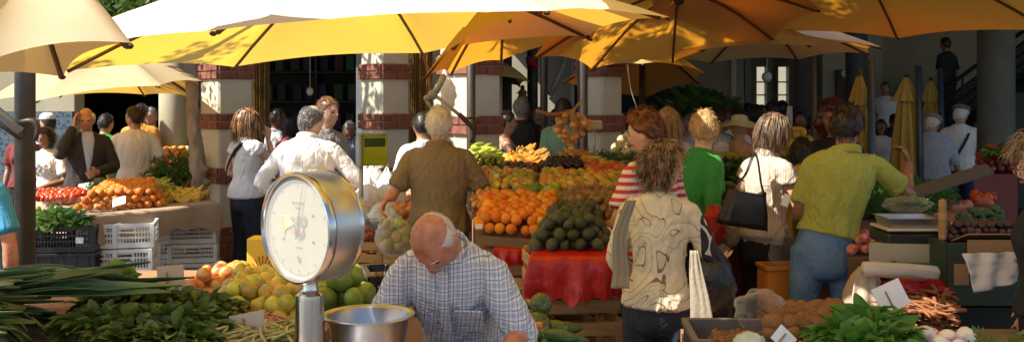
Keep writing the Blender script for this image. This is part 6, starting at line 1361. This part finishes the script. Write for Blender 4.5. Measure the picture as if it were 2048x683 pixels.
# orange crate and dark red crates between the shoppers
crate(Vector((1.735, 5.91, Z(530, 5.85)-.27)), (.52, .19, .27), 'solid', M_crateorange, 'orange plastic crate of bags between the handbag woman and the jeans', 4)
crate(Vector((1.735, 5.91, Z(530, 5.85)-.55)), (.52, .19, .27), 'solid', M_crateorange, 'second orange plastic crate underneath the first', 3)
slab('crate_trestle', [Vector((1.47, 5.81, .24)), Vector((2.0, 5.81, .24)), Vector((2.0, 6.01, .24)), Vector((1.47, 6.01, .24))], .04, M_dark, 'dark plinth under the two orange crates', 'plinth', down=0)
for k in range(3): crate(Vector((X(1452, 6.6), 6.7, k*.30)), (.40, .34, .29), 'lattice', M_craterred, 'dark red slotted crate behind the handbag woman, '+('lowest', 'middle', 'top')[k]+' one', 5)
# green display between redhead and handbag woman
slab('salad_bench', [Vector((X(1385, 7), 7.0, .95)), Vector((X(1560, 7), 7.0, .95)), Vector((X(1500, 9), 9.0, 1.12)), Vector((X(1350, 9), 9.0, 1.12))], .05, M_dark, 'dark bench of salad greens behind the handbag woman', 'bench', down=0)
for i in range(14):
    px, py, d = 1395+random.random()*120, 0, 7.1+random.random()*1.7; z = .97+(d-7)*.085
    leafy('chard_bunch', Vector((X(px, d), d, z+.02)), (.13, .10, .06), 60, .15, .03, M_leafdk if i % 3 else M_leafbr, 'dim dark green chard bunch on the bench behind the handbag woman', 'greens', 'dim chard bunches', seed=i+120, up=.7)
heap('mango', 'mango', mat('yellow_mango_skin', (.45, .28, .03), .4, (.38, .30, .04), scale=2, rnd=.2), [at(1555, 322, 8.3), at(1635, 322, 8.3), at(1628, 302, 8.8), at(1562, 302, 8.8)], .10, 3, 'yellow mango in the pile behind the handbag woman', 'mango', 'yellow mangoes', rot='flat')
slab('mango_stand', [at(1550, 325, 8.25), at(1640, 325, 8.25), at(1632, 303, 8.9), at(1557, 303, 8.9)], .05, M_greypaint, 'grey-edged stand under the yellow mangoes', 'stand', down=0)
for i, (px, py, d) in enumerate(((1370, 232, 13.5), (1400, 226, 13.8), (1385, 215, 14.2), (1425, 240, 13.2), (1350, 245, 13.0))):
    leafy('potted_plant', at(px, py+22, d), (.35, .3, .4), 130, .34, .07, M_leafdk, 'dark leafy plant in the dim hall behind the pale-blue shirt man', 'plant', 'dark hall plants', seed=i+150, up=1.2)
slab('plant_bench', [at(1330, 262, 12.8), at(1440, 262, 12.8), at(1440, 258, 14.6), at(1330, 258, 14.6)], .05, M_dark, 'dark bench under the hall plants', 'bench', down=0)
heap('small_vegetable', 'round', M_applegreen, [at(1425, 322, 8.6), at(1500, 322, 8.6), at(1495, 314, 9.0), at(1430, 314, 9.0)], .06, 1, 'small pale vegetable in front of the hat woman', 'vegetable', 'vegetables in front of the hat woman')
# ------------------------------------------------------------------ people
C_white = cloth('white', (.78, .77, .75), .95, trans=.08); C_offw = cloth('off_white', (.62, .60, .55)); C_brownpolo = cloth('brown_polo', (.215, .16, .09), .9)
C_greenpolo = cloth('lime_polo', (.36, .38, .07), .9); C_suit = cloth('dark_suit', (.028, .022, .02)); C_black = cloth('black', (.012, .012, .013)); C_navy = cloth('navy', (.02, .03, .07))
C_denim = mat('denim_light', (.06, .15, .36), .85, (.16, .29, .54), scale=4, bump=.4, bscale=200); C_denimdk = mat('denim_dark', (.012, .016, .026), .85, (.022, .03, .045), scale=6, bump=.3, bscale=200)
C_khaki = cloth('khaki', (.34, .30, .22)); C_grey = cloth('grey', (.11, .10, .085)); C_green = cloth('bright_green', (.03, .26, .05)); C_mint = cloth('mint', (.22, .42, .26)); C_orange = cloth('orange_tee', (.58, .26, .03))
C_blue = cloth('pale_blue', (.42, .50, .62)); C_teal = cloth('teal', (.015, .10, .13)); C_red = cloth('coral', (.50, .07, .06)); C_yellow = cloth('yellow_blouse', (.55, .45, .06)); C_sky = cloth('sky_blue', (.05, .30, .52)); C_rust = cloth('orange_rust', (.45, .10, .02))
C_bluecheck = checks('blue_check', (.74, .73, .72), (.24, .30, .46), (.10, .12, .26), .031); C_check2 = checks('grey_check', (.48, .52, .56), (.16, .22, .28), (.05, .07, .10), .05); C_check3 = checks('pale_check', (.60, .60, .60), (.40, .42, .42), (.16, .17, .17), .04)
C_redstripe = stripes('red_stripe', (.70, .66, .64), (.52, .035, .05), .042, .5); C_pinstripe = stripes('pin_stripe', (.52, .45, .37), (.33, .26, .20), .016, .30, axis=0); C_bw = stripes('black_white_stripe', (.03, .03, .03), (.6, .6, .6), .05, .4); C_bluestr = stripes('blue_stripe', (.42, .5, .6), (.16, .24, .4), .03, .4, axis=0)
def floral(nt, co):
    mp = N(nt, 'ShaderNodeMapping'); nt.links.new(co, mp.inputs[0]); s = N(nt, 'ShaderNodeSeparateXYZ'); nt.links.new(co, s.inputs[0])
    vo = N(nt, 'ShaderNodeTexVoronoi'); vo.inputs['Scale'].default_value = 22; nt.links.new(co, vo.inputs[0])
    zd = MA(nt, 'ABSOLUTE', MA(nt, 'SUBTRACT', s.outputs[2], 1.10)); yf = MA(nt, 'GREATER_THAN', s.outputs[1], .04); xd = MA(nt, 'ABSOLUTE', s.outputs[0])
    zone = MA(nt, 'MULTIPLY', MA(nt, 'MULTIPLY', MA(nt, 'LESS_THAN', zd, .055), yf), MA(nt, 'LESS_THAN', xd, .11)); f = MA(nt, 'MULTIPLY', zone, MA(nt, 'LESS_THAN', vo.outputs[0], .5))
    h = N(nt, 'ShaderNodeHueSaturation'); h.inputs['Saturation'].default_value = .8; h.inputs['Value'].default_value = .5; nt.links.new(vo.outputs['Color'], h.inputs['Color']); c = MIX(nt, .55, h.outputs[0], (.16, .04, .10))
    return MIX(nt, f, (.72, .68, .64), c)
C_floral = expr_mat('floral_print', floral)
def swirl(nt, co):
    nz = N(nt, 'ShaderNodeTexNoise'); nz.inputs['Scale'].default_value = 3.8; nz.inputs['Detail'].default_value = .5; nz.inputs['Distortion'].default_value = 1.4; nt.links.new(co, nz.inputs[0])
    f = MA(nt, 'FRACT', MA(nt, 'MULTIPLY', nz.outputs[0], 9.0)); ln = MA(nt, 'LESS_THAN', f, .07); band = MA(nt, 'MULTIPLY', MA(nt, 'LESS_THAN', f, .30), .30)
    c = MIX(nt, ln, MIX(nt, band, (.66, .58, .41), (.46, .36, .20)), (.20, .13, .07))
    s = N(nt, 'ShaderNodeSeparateXYZ'); nt.links.new(co, s.inputs[0])   # bold black panels on the sleeve
    zone = MA(nt, 'MULTIPLY', MA(nt, 'GREATER_THAN', s.outputs[0], .195), MA(nt, 'GREATER_THAN', s.outputs[2], 1.02))
    v3 = N(nt, 'ShaderNodeTexVoronoi'); v3.inputs['Scale'].default_value = 6; nt.links.new(co, v3.inputs[0]); r3 = MA(nt, 'FRACT', MA(nt, 'MULTIPLY', v3.outputs['Distance'], 3.6)); bk = MIX(nt, MA(nt, 'GREATER_THAN', r3, .74), (.012, .012, .02), (.55, .50, .42))
    return MIX(nt, zone, c, bk)
C_swirl = wrinkle(expr_mat('swirl_print', swirl, bump=.15)); wrinkle(C_denim); wrinkle(C_denimdk); wrinkle(C_floral)
P = person
# --- left group
p = P(103, 10.2, 1.50, 170, 'woman in a white tee with a flower print leaning over the tomatoes', sex='f', g=1.12, sk='brown', shirt=C_floral, legs=C_denimdk, hair='bushy', thick=.02, bend=8, L=((-.24, .12, 1.10), (-.05, .40, 1.0)), Rr=((.25, .05, 1.12), (.22, .25, .95)), vox=.011)
p = P(172, 9.85, 1.70, -148, 'older man in a dark suit and pale shirt holding a phone to his ear', g=1.12, sk='tan', shirt=C_suit, sleeve='long', legs=C_suit, hair='bald', hairm=M_hairwhite, yaw=-12, L=((-.25, .08, 1.12), (-.05, .32, 1.08)), Rr=((.27, .18, 1.24), (.125, .11, 1.52), (-.05, -.1, 1), (-1, 0, 0)), glasses=True, vox=.010, pitch=10)
bm = B(); tube(bm, [(p['U']((0, .085, 1.46)), .05, .02), (p['U']((0, .128, 1.38)), .058, .018), (p['U']((0, .15, 1.28)), .045, .018), (p['U']((0, .158, 1.14)), .022, .016), (p['U']((0, .15, 1.06)), .006, .01)], side=(1, 0, 0), n=12); on_person(p, 'dress_shirt', bm, cloth('shirt_blue', (.40, .47, .60)))
bm = B(); box(bm, p['M4'] @ Vector((.095, .02, -.0)), (.02, .03, .11), None, .004); ph = fin(bm, 'mobile_phone', M_hub); ph.location = p['o'].location; ph.rotation_euler = p['o'].rotation_euler; setp(ph, 'dark mobile phone held to the ear of the suited man', 'phone')
P(270, 10.6, 1.70, 12, 'man in a plain white tee with dark hair looking aside at the stalls', g=1.05, sk='tan', shirt=C_white, legs=C_grey, hair='short', yaw=62, L=((-.30, .02, 1.12), (-.27, .20, .93)), Rr=((.27, .02, 1.12), (.24, .16, .90)), vox=.010, hem=.86)
P(281, 12.0, 1.74, -6, 'man in an orange tee half hidden behind the white tee man', g=1.1, sk='tan', shirt=C_orange, legs=C_grey, hair='short', thick=.006)
P(210, 11.4, 1.62, -20, 'man in a green tee behind the suited man', g=1.1, sk='tan', shirt=C_green, legs=C_grey, hair='short')
p = P(98, 11.6, 1.62, 75, 'man in a pale blue shirt and white cap behind the woman with the flower print', sk='tan', shirt=C_blue, legs=C_grey, hair='short', vox=.012); hat(p, 'cap', C_white, C_red)
P(48, 11.0, 1.55, 180, 'person in dark red behind the umbrella mast', sex='f', sk='brown', shirt=cloth('dark_red', (.16, .015, .015)), legs=C_black, hair='short')
P(304, 12.9, 1.68, 170, 'grey-haired man in dark clothes in the doorway', sk='tan', shirt=C_black, legs=C_black, hair='short', hairm=M_hairgrey)
P(-48, 5.1, 1.62, -30, 'person in a sky-blue tee cut off by the photo edge', sk='red', g=1.15, shirt=C_sky, legs=cloth('blue_jeans', (.03, .07, .16)), hair='short', Rr=((.26, .02, 1.10), (.23, .06, .80)), vox=.010)
# --- by the first pillar
p = P(492, 9.2, 1.68, -42, 'woman with long brown hair, white top and dark capri trousers by the pillar', sex='f', g=1.02, sk='light', shirt=C_white, sleeve='cap', legs=C_denimdk, leglen=.75, hair='long', hairm=M_hairbrown, thick=.03, yaw=-18, L=((-.22, -.05, 1.13), (-.06, .14, 1.0)), Rr=((.20, .17, 1.22), (.06, .20, 1.43), (-.2, .2, .9), (-1, 0, 0)), vox=.009, nstr=420, pitch=-4)
bm = B(); tube(bm, [(p['U']((.10, .10, 1.42)), .018, .005), (p['U']((.06, -.10, 1.38)), .018, .005), (p['U']((-.10, -.135, 1.18)), .018, .005), (p['U']((-.19, -.09, 1.0)), .018, .005)], side=(0, 0, 1), n=8); on_person(p, 'bag_strap', bm, C_black)
p = P(607, 7.4, 1.74, -12, 'broad man in a dazzling white shirt reaching toward the counter scale', g=1.12, shw=1.03, sk='light', shirt=C_white, sleeve='long', legs=C_grey, hair='thin', hairm=M_hairgrey, yaw=-28, bend=10, L=((-.34, .02, 1.12), (-.22, .25, 1.0)), Rr=((.36, .14, 1.16), (.40, .36, 1.30), (.8, .35, -.25), (0, 0, -1)), vox=.008, tilt=0, collar=C_white)
p = P(651, 8.3, 1.78, -128, 'brown-haired man in a grey top with a serious face beside the white-shirted man', sk='light', shirt=cloth('taupe', (.22, .20, .18)), sleeve='long', legs=C_grey, hair='short', hairm=M_hairbrown, yaw=8, vox=.008)
P(552, 11.4, 1.68, -60, 'shaven-headed man with a patterned collar in the shop doorway', sk='dark', shirt=C_check3, legs=C_black, hair='short', thick=.003)
P(580, 11.0, 1.58, -30, 'dark-haired woman in a coral top behind the white-shirted man', sex='f', sk='dark', shirt=C_red, legs=C_black, hair='bob')
P(694, 12.2, 1.60, -165, 'man in a blue striped shirt bent over the shop counter', sk='brown', shirt=C_bluestr, legs=C_black, hair='short', hairm=M_hairgrey, bend=25, pitch=15, L=((-.3, .2, 1.1), (-.2, .4, 1.1)), Rr=((.3, .2, 1.1), (.2, .4, 1.1)))
P(846, 8.5, 1.66, 20, 'person in a pale checked shirt hidden behind the brown polo man', sk='tan', shirt=C_check3, legs=C_grey, hair='short', vox=.012)
p = P(878, 6.55, 1.72, -4, 'white-haired man in a brown polo shirt holding a bag of pears', g=1.12, sk='red', shirt=C_brownpolo, sleeve='short', collar=C_brownpolo, legs=C_grey, hair='short', hairm=M_hairwhite, thick=.013, yaw=4, L=((-.29, -.08, 1.135), (-.32, -.10, 1.12+.0), (-.45, -.2, -.75), (.4, 0, -.6)), Rr=((.285, .06, 1.13), (.22, .28, 1.02)), vox=.0075, curlL=1.3, nstr=420)

bg_ = empty('bag_of_pears', at(788, 436, 6.36), label='thin clear plastic bag of green pears held by the brown polo man', cat='bag of fruit'); b0 = bg_.location
for k, (dx_, dz_, dy_) in enumerate(((-.045, -.10, 0), (.02, -.115, -.02), (.06, -.08, 0), (-.02, -.05, .02), (.035, -.03, -.01), (-.055, -.035, 0), (-.03, -.15, 0), (.03, -.165, 0), (.0, -.09, .04), (.065, -.13, .01), (-.06, -.18, .0))):
    q_ = link('pear', fm('round', M_applegreen, k % 3), bg_); q_.scale = (.078,)*3; q_.location = (dx_, dy_, dz_); q_.rotation_euler = rrot()
bm = B(); tube(bm, [((0, 0, .055), .012), ((0, 0, .02), .028), ((.0, 0, -.02), .085, .07), ((.0, 0, -.10), .115, .085), ((-.005, 0, -.18), .108, .08), ((-.01, 0, -.225), .06, .05)], side=(1, 0, 0), n=28, sub=5); f_ = fin(bm, 'bag_film', mat('thin_bag_film', (.75, .75, .70), .15, bump=.8, bscale=22, alpha=.14), bg_, smooth=True); noisify(f_.data, .016, 16, 5)
# --- bending stallholder
p = P(932, 3.62, 1.58, 170, 'bald older stallholder in a blue checked shirt bending over his table', g=.95, shw=.93, sk='red', bend=38, pitch=32, yaw=-10, shirt=C_bluecheck, sleeve='half', collar=C_bluecheck, legs=C_grey, hair='bald', hairm=mat('hair_thin_white', (.56, .47, .41), .6, (.66, .58, .52), scale=60), thick=.002,
      L=((-.265, .30, 1.06), (-.24, .50, 1.03)), Rr=((.265, .28, 1.05), (.20, .48, 1.03)), vox=.0055, nstr=260, zb=0, fold=.008)
U_ = p['U']
bm = B(); tube(bm, [(U_((0, .075, 1.44)), .018, .004), (U_((0, .132, 1.34)), .018, .004), (U_((0, .158, 1.22)), .018, .004), (U_((0, .158, 1.06)), .018, .004)], side=(1, 0, 0), n=8, sub=4); on_person(p, 'placket', bm, C_bluecheck)
bm = B(); box(bm, U_((-.085, .138, 1.26)), (.095, .008, .10), Matrix.Rotation(-R(38), 3, 'X'), .003); on_person(p, 'shirt_pocket', bm, C_bluecheck, False)
# --- central background
P(1043, 11, 1.80, 8, 'grey-haired man in a black tee seen from behind, past the bananas', g=1.1, sk='tan', shirt=C_black, legs=C_black, hair='short', hairm=M_hairgrey)
P(1010, 9.8, 1.66, -80, 'woman in a teal strap top half hidden by the sunlit pillar', sex='f', sk='tan', shirt=C_teal, sleeve='none', legs=C_black, hair='short', L=((-.22, .1, 1.15), (-.15, .38, 1.15)), Rr=((.22, .1, 1.12), (.15, .38, 1.12)))
p = P(1085, 11.6, 1.48, 10, 'child in pale blue carrying a light blue backpack', sk='tan', shirt=C_blue, legs=C_denim, hair='short', hairm=M_hairdark)
bp_ = lump('backpack', Vector((X(1083, 11.3), 11.35, 1.12)), (.15, .09, .19), mat('backpack_blue', (.12, .36, .50), .7, (.16, .42, .56), scale=5), 8, .12); setp(bp_, 'light blue backpack worn by the child', 'backpack')
bm = B()
for sx in (-1, 1): tube(bm, [((sx*.08, -.09, -.1), .008), ((sx*.08, -.10, .05), .012), ((sx*.07, -.06, .17), .012)], n=6)
fin(bm, 'strap', C_navy, bp_)
P(1132, 10.2, 1.79, 12, 'man in a mint green tee behind the string of onions', g=1.15, sk='tan', shirt=C_mint, legs=C_denim, hair='short', bend=6)
P(1146, 10.9, 1.62, -10, 'person in a black and white striped top behind the onions', sex='f', sk='tan', shirt=C_bw, legs=C_black, hair='bob')
P(1078, 12.8, 1.68, 0, 'man in a pale checked shirt behind the child with the backpack', g=1.1, sk='tan', shirt=C_check3, legs=C_grey, hair='short', hairm=M_hairgrey)
P(1096, 12.1, 1.60, -20, 'person with tousled grey hair between the backpack child and the mint tee man', sk='tan', shirt=C_offw, legs=C_grey, hair='bushy', hairm=M_hairgrey)
P(1020, 12.4, 1.60, 30, 'elderly person with white hair next to the sunlit pillar', sk='tan', shirt=C_offw, legs=C_grey, hair='short', hairm=M_hairwhite)
P(1268, 12, 1.70, 150, 'dark-dressed man behind the pillar with the dangling cord', sk='brown', shirt=C_bw, legs=C_black, hair='short')
# --- shoppers in front of the display
p = P(1304, 5.55, 1.70, 40, 'red-haired woman in a red and white striped tee looking down at the fruit', sex='f', g=1.1, sk='light', shirt=C_redstripe, sleeve='short', legs=cloth('white_trousers', (.6, .58, .56)), hair='short', hairm=M_hairred, thick=.028, yaw=28, pitch=14, L=((-.26, .02, 1.12), (-.24, .22, .96)), Rr=((.24, .02, 1.12), (.20, .2, .95)), vox=.009)
p = P(1382, 6.3, 1.70, -62, 'slim blond woman in a bright green top and dark skirt beside the redhead', sex='f', sk='light', shirt=C_green, sleeve='long', legs=C_black, skirt=True, hair='short', hairm=M_hairblond, thick=.022, vox=.010, bend=10, yaw=60, L=((-.23, .02, 1.12), (-.2, .16, .93)))
P(1338, 8.2, 1.70, 10, 'person with straw blond hair behind the redhead', sex='f', sk='light', shirt=C_offw, legs=C_grey, hair='long', hairm=M_hairblond, thick=.018)
p = P(1318, 4.6, 1.56, -24, 'older curly-haired woman in a cream swirl-print blouse and dark jeans', sex='f', g=1.08, shw=.92, sk='light', shirt=C_swirl, sleeve='long', legs=C_denimdk, hair='bushy', hairm=M_haircurl, thick=.022, yaw=-62, pitch=2, L=((-.225, .0, 1.11), (-.15, .17, .95)), Rr=((.25, .09, 1.12), (.20, .34, 1.07), (.45, .85, .12), (-.5, .2, .8)), glasses=True, vox=.0065, nstr=1500, hem=.905, curlR=.25, curlL=1.0)
bm = B(); M4 = p['M4']
tube(bm, [(M4 @ Vector((.086+.0*math.cos(a), -.004+.018*math.sin(a), -.062+.018*math.cos(a))), .0022) for a in [k*math.pi/6 for k in range(13)]], n=6, sub=1, cap=False); on_person(p, 'earring', bm, mat('gold', (.8, .55, .2), .25, metal=1))
def ribbon(name, pts, w0, w1, m, label, cat, side=(1, 0, 0), th=.006, parent=None, folds=2.5):
    """pleated hanging cloth"""
    bm = B(); n = 18; P_ = catmull([(Vector(p_), .01) for p_ in pts], 5); prev = None; L = len(P_); s = Vector(side).normalized()
    for j, (c_, _) in enumerate(P_):
        w_ = w0+(w1-w0)*j/(L-1); row = [bm.verts.new(c_+s*((i/n-.5)*w_)+Vector((-s.y, s.x, 0))*(.0018*math.sin(i/n*folds*6.28+j*.12)+.004*noise.noise(Vector((i*.3, j*.3, w0*99))))) for i in range(n+1)]
        if prev:
            for i in range(n): bm.faces.new((prev[i], prev[i+1], row[i+1], row[i]))
        prev = row
    o_ = fin(bm, name, m, parent, smooth=True); q_ = o_.modifiers.new('s', 'SOLIDIFY'); q_.thickness = th*.4
    if label: setp(o_, label, cat)
    return o_
C_cream2 = mat('cream_cardigan', (.36, .31, .23), .85, (.30, .26, .19), scale=5, bump=.3, trans=.15)
ribbon('cardigan', [at(1388, 500, 4.3), at(1392, 545, 4.28), at(1400, 600, 4.25), at(1405, 660, 4.22)], .035, .105, C_cream2, 'cream cardigan tied at the waist of the curly-haired woman, its sleeve hanging before her', 'cardigan')
ribbon('cardigan_sleeve', [at(1262, 400, 4.5), at(1240, 470, 4.5), at(1242, 540, 4.48), at(1240, 576, 4.45)], .05, .085, C_cream2, 'cream cloth sleeve hanging behind the curly-haired woman', 'cardigan')
ribbon('white_cloth', [at(1252, 560, 4.62), at(1258, 610, 4.62), at(1265, 668, 4.62)], .05, .04, C_offw, 'white cloth strip hanging behind the jeans of the curly-haired woman', 'cloth')
c = lump('black_bag', at(1420, 575, 4.6), (.115, .10, .19), mat('black_plastic_bag', (.010, .010, .009), .35, bump=.9, bscale=18), 61, .25, pinch=.5); setp(c, 'full black plastic bag hanging between the curly-haired woman and the handbag woman', 'plastic bag')
c = lump('red_bag', at(1428, 452, 6.0), (.065, .05, .12), mat('red_bag_plastic', (.45, .02, .012), .4, bump=.6, bscale=20, trans=.15), 63, .3); setp(c, 'bright red plastic bag hanging beside the black shoulder bag', 'plastic bag')
c = lump('tan_bag', at(1462, 462, 6.2), (.06, .05, .10), mat('tan_bag_cloth', (.30, .22, .12), .8, bump=.4), 65, .2); setp(c, 'tan cloth bag below the black shoulder bag', 'bag')
p = P(1528, 6.2, 1.67, -62, 'woman with a grey-brown bob and pinstriped cream blouse carrying a black shoulder bag', sex='f', sk='light', g=1.08, shirt=C_pinstripe, sleeve='cap', collar=C_pinstripe, legs=C_black, hair='bob', hairm=M_hairbob, thick=.024, pitch=4, yaw=-14, L=((-.235, -.02, 1.12), (-.22, .06, .87)), Rr=((.22, .1, 1.10), (.12, .34, 1.0)), vox=.008, nstr=900, stance=.06, hem=.95, bend=4)
hb_ = empty('shoulder_bag', at(1490, 415, 5.72), label='black leather shoulder bag under the arm of the woman with the bob', cat='handbag')
M_leather = mat('black_leather', (.012, .011, .010), .38, (.02, .018, .016), scale=8, bump=.3)
bm = B(); box(bm, (0, 0, 0), (.25, .09, .22), None, 0); bmesh.ops.subdivide_edges(bm, edges=bm.edges, cuts=5, use_grid_fill=True)
for v in bm.verts: v.co.x *= 1+.18*(-v.co.z/.11); v.co.y *= 1-.5*max(0, v.co.z/.11); v.co += Vector((.01*noise.noise(v.co*12), .012*noise.noise(v.co*10+Vector((3, 0, 0))), -.02*(abs(v.co.x)/.12 < .6)*(v.co.z > .08)))
bmesh.ops.rotate(bm, verts=bm.verts, matrix=Matrix.Rotation(R(10), 3, 'Y') @ Matrix.Rotation(R(15), 3, 'Z')); b_o = fin(bm, 'bag_body', M_leather, hb_, smooth=True)
bm = B(); s0 = Vector((-.01, -.03, .10)); tube(bm, [(Vector((.10, -.02, .09)), .006, .014), (at(1522, 365, 5.82)-hb_.location, .006, .014), (at(1515, 318, 5.88)-hb_.location, .006, .014), (at(1507, 310, 6.0)-hb_.location, .006, .014), (at(1490, 350, 5.95)-hb_.location, .006, .014), (Vector((-.09, .0, .09)), .006, .014)], n=8, sub=5); fin(bm, 'strap', M_leather, hb_, smooth=True)
bm = B(); box(bm, (0, 0, 0), (.04, .012, .07), Matrix.Rotation(.4, 3, 'Y')); c = fin(bm, 'paper_bag', C_cardw if 'C_cardw' in globals() else M_cardwhite, loc=at(1572, 400, 5.7)); setp(c, 'white paper in the hand of the woman with the bob', 'paper')
P(1607, 7.3, 1.50, -10, 'dark-haired woman in a yellow puff-sleeved blouse beside the green polo man', sex='f', sk='tan', g=1.15, shirt=C_yellow, sleeve='short', legs=C_black, hair='bob', bend=10, vox=.011)
p = P(1650, 5.65, 1.73, -4, 'dark-haired man in a lime green polo and faded jeans holding up a small bag', g=1.0, shw=1.0, sk='brown', shirt=C_greenpolo, sleeve='short', collar=C_greenpolo, legs=C_denim, hair='short', thick=.022, yaw=-25, pitch=8, tilt=.0, L=((-.13, .06, 1.11), (-.10, .28, .99)), Rr=((.47, .10, 1.21), (.545, .30, 1.36), (-.15, .25, 1), (-1, .2, .1)), vox=.0075, stance=.15, curlR=1.1, hem=.985, bend=3, lean=(.21, 0), nstr=500)
c = lump('small_bag', at(1812, 372, 5.9), (.045, .035, .085), M_clear, 71, .25, hf=.08, pinch=.4); setp(c, 'small clear bag dangling from the raised hand of the green polo man', 'plastic bag')
p = P(1668, 7.6, 1.74, 150, 'woman with big dark reddish hair facing the green polo man', sex='f', sk='brown', shirt=C_black, legs=C_black, hair='bushy', hairm=mat('hair_dark_red', (.05, .01, .01), .4, (.09, .02, .02), scale=30), thick=.045, vox=.011)
# --- flat caps
p = P(1862, 11.4, 1.66, -22, 'man in a grey flat cap and pale blue shirt stooping at the stall', g=1.25, sk='tan', shirt=C_blue, sleeve='short', legs=C_khaki, hair='short', hairm=M_hairwhite, bend=22, yaw=-30, L=((-.38, .02, 1.10), (-.26, .18, .95)), Rr=((.30, .25, 1.0), (.28, .5, .9)), vox=.011, stance=.15); hat(p, 'flat', cloth('cap_grey', (.30, .28, .24)))
p = P(1920, 12.3, 1.72, -28, 'man in a white shirt with dark suspenders and a grey cap behind the stooping man', g=1.12, sk='tan', shirt=C_white, sleeve='short', legs=C_navy, hair='short', hairm=M_hairwhite, bend=6, yaw=-20, vox=.011); hat(p, 'flat', cloth('cap_grey2', (.16, .15, .13)))
bm = B(); tube(bm, [(p['U']((.10, .0, 1.425)), .016, .005), (p['U']((.09, -.155, 1.30)), .016, .005), (p['U']((-.02, -.165, 1.08)), .016, .005)], side=(1, 0, 0), n=8, sub=4); on_person(p, 'suspender', bm, C_navy)
# --- hall crowd
P(1380, 10.4, 1.62, -5, 'grey-haired man in a plain pale blue shirt seen from behind in the hall', g=1.1, sk='tan', shirt=C_blue, legs=C_grey, hair='short', hairm=M_hairgrey)
P(1424, 9.8, 1.72, -60, 'man in a grey checked short-sleeved shirt looking down', g=1.15, sk='tan', shirt=C_check2, legs=C_denim, hair='short', bend=8, pitch=25, L=((-.28, .05, 1.12), (-.2, .25, .95)), vox=.011)
p = P(1478, 9.6, 1.62, -18, 'woman in a straw sun hat, teal strap top and white skirt', sex='f', g=1.1, sk='tan', shirt=C_teal, sleeve='none', legs=cloth('white_skirt', (.62, .62, .60)), skirt=True, hair='short', hairm=M_hairblond, yaw=-15, vox=.011); hat(p, 'sun', mat('straw_hat', (.60, .54, .36), .8, (.5, .44, .28), scale=20))
c = lump('white_handbag', Vector((X(1440, 9.5), 9.45, Z(300, 9.5))), (.08, .05, .09), C_offw, 75, .12); setp(c, 'white handbag hanging left of the straw-hatted woman', 'handbag')
P(1464, 11.6, 1.66, -30, 'person in a plain white shirt directly behind the straw hat', sk='tan', shirt=C_white, legs=C_grey, hair='short')
P(1514, 12.6, 1.72, 20, 'person in a rust orange top behind the straw-hatted woman', sex='f', sk='brown', shirt=C_rust, legs=C_black, hair='bob')
P(1548, 12.9, 1.76, 30, 'man in a navy jacket in front of the bright window', g=1.25, sk='brown', shirt=C_navy, sleeve='long', legs=C_black, hair='short')
P(1564, 13.6, 1.77, -30, 'second man in a navy jacket close behind the first before the window', sk='brown', shirt=C_navy, sleeve='long', legs=C_black, hair='short')
c = ribbon('white_jacket', [at(1580, 212, 12.4), at(1578, 240, 12.4), at(1574, 262, 12.4)], .06, .12, C_offw, 'white garment hanging against the dark rough column', 'garment')
for i, (px, d, H, rz, lb) in enumerate(((1484, 15.5, 1.66, 160, 'dim figure with dark hair facing the stalls, left of the bright window'), (1497, 17, 1.74, 20, 'dim tall figure below the first bright window'), (1452, 14.5, 1.60, 200, 'dim figure in the hall behind the grey checked shirt'), (1533, 16.5, 1.55, 10, 'dim small figure between the two bright windows'), (1655, 14.2, 1.80, 170, 'dim dark-haired figure next to the brown hall door'), (1640, 16.0, 1.70, 0, 'dim figure to the side of the dark rough column'))):
    P(px, d, H, rz, lb, sk='brown', shirt=(C_black, C_grey, C_offw, C_navy, C_black, C_grey)[i], legs=C_black, hair='short', vox=.014, nstr=30)
P(1893, 17.0, 1.72, 30, 'dim man in dark clothes standing high on the staircase', sk='brown', shirt=C_black, legs=C_black, hair='short', zb=1.13, vox=.014, nstr=30)
P(1770, 16.9, 1.62, 160, 'dim person in a light top standing at the foot of the dark stairs', sk='brown', shirt=C_offw, legs=C_black, hair='short', zb=.47, vox=.014, nstr=30)
P(1762, 13.6, 1.52, 160, 'dim person in a white tee behind the first folded yellow umbrella', sex='f', sk='brown', shirt=C_white, legs=C_denimdk, hair='bob', vox=.014, nstr=30)
src = [ob for ob in COL.objects if ob.name.startswith('person') and ob.get('category') == 'person' and ob['label'].startswith('dim')]
rnd = random.Random(12)
for i, (px, d, rz, top) in enumerate(((1330, 13.2, 20, 214), (1352, 14.8, 190, 218), (1404, 12.6, -30, 226), (1438, 12.0, 160, 222), (1447, 15.6, 40, 212), (1466, 14.0, 200, 214), (1490, 13.4, -20, 217), (1524, 15.0, 170, 208), (1590, 15.2, 30, 214), (1602, 12.6, 150, 222), (1626, 12.2, -40, 228), (1744, 15.4, 200, 222), (1790, 15.8, 30, 226), (1832, 15.2, 140, 230), (1240, 13.6, 30, 222), (1256, 15.4, 170, 214), (1052, 15.2, 200, 210), (1112, 13.8, 20, 216), (1300, 15.6, 10, 212), (1572, 16.6, 30, 209))):
    s_ = src[i % len(src)]; c = copy_tree(s_); c.location = (X(px, d), d, 0); c.rotation_euler = (0, 0, R(rz)); H_ = Z(top, d); k_ = H_/(max(v.co.z for v in s_.data.vertices)+.02); c.scale = (k_, k_, k_)
    setp(c, 'indistinct shopper in the dim crowd between the umbrellas and the hall', 'person', 'dim crowd of shoppers in the hall')
# --- photo edge
p = P(2100, 4.3, 1.58, 68, 'woman with tousled blond-grey curls cut off by the photo edge', sex='f', g=1.1, sk='light', shirt=C_black, sleeve='short', legs=C_black, hair='bushy', hairm=mat('hair_ash_blond', (.22, .14, .08), .4, (.45, .33, .20), scale=30), thick=.05, yaw=12, pitch=12, vox=.008, nstr=1400, glasses=True)
for ob in list(bpy.data.objects):
    if ob.type == 'MESH' and ob.data.users and not ob.data.materials: print('NOMAT', ob.name)
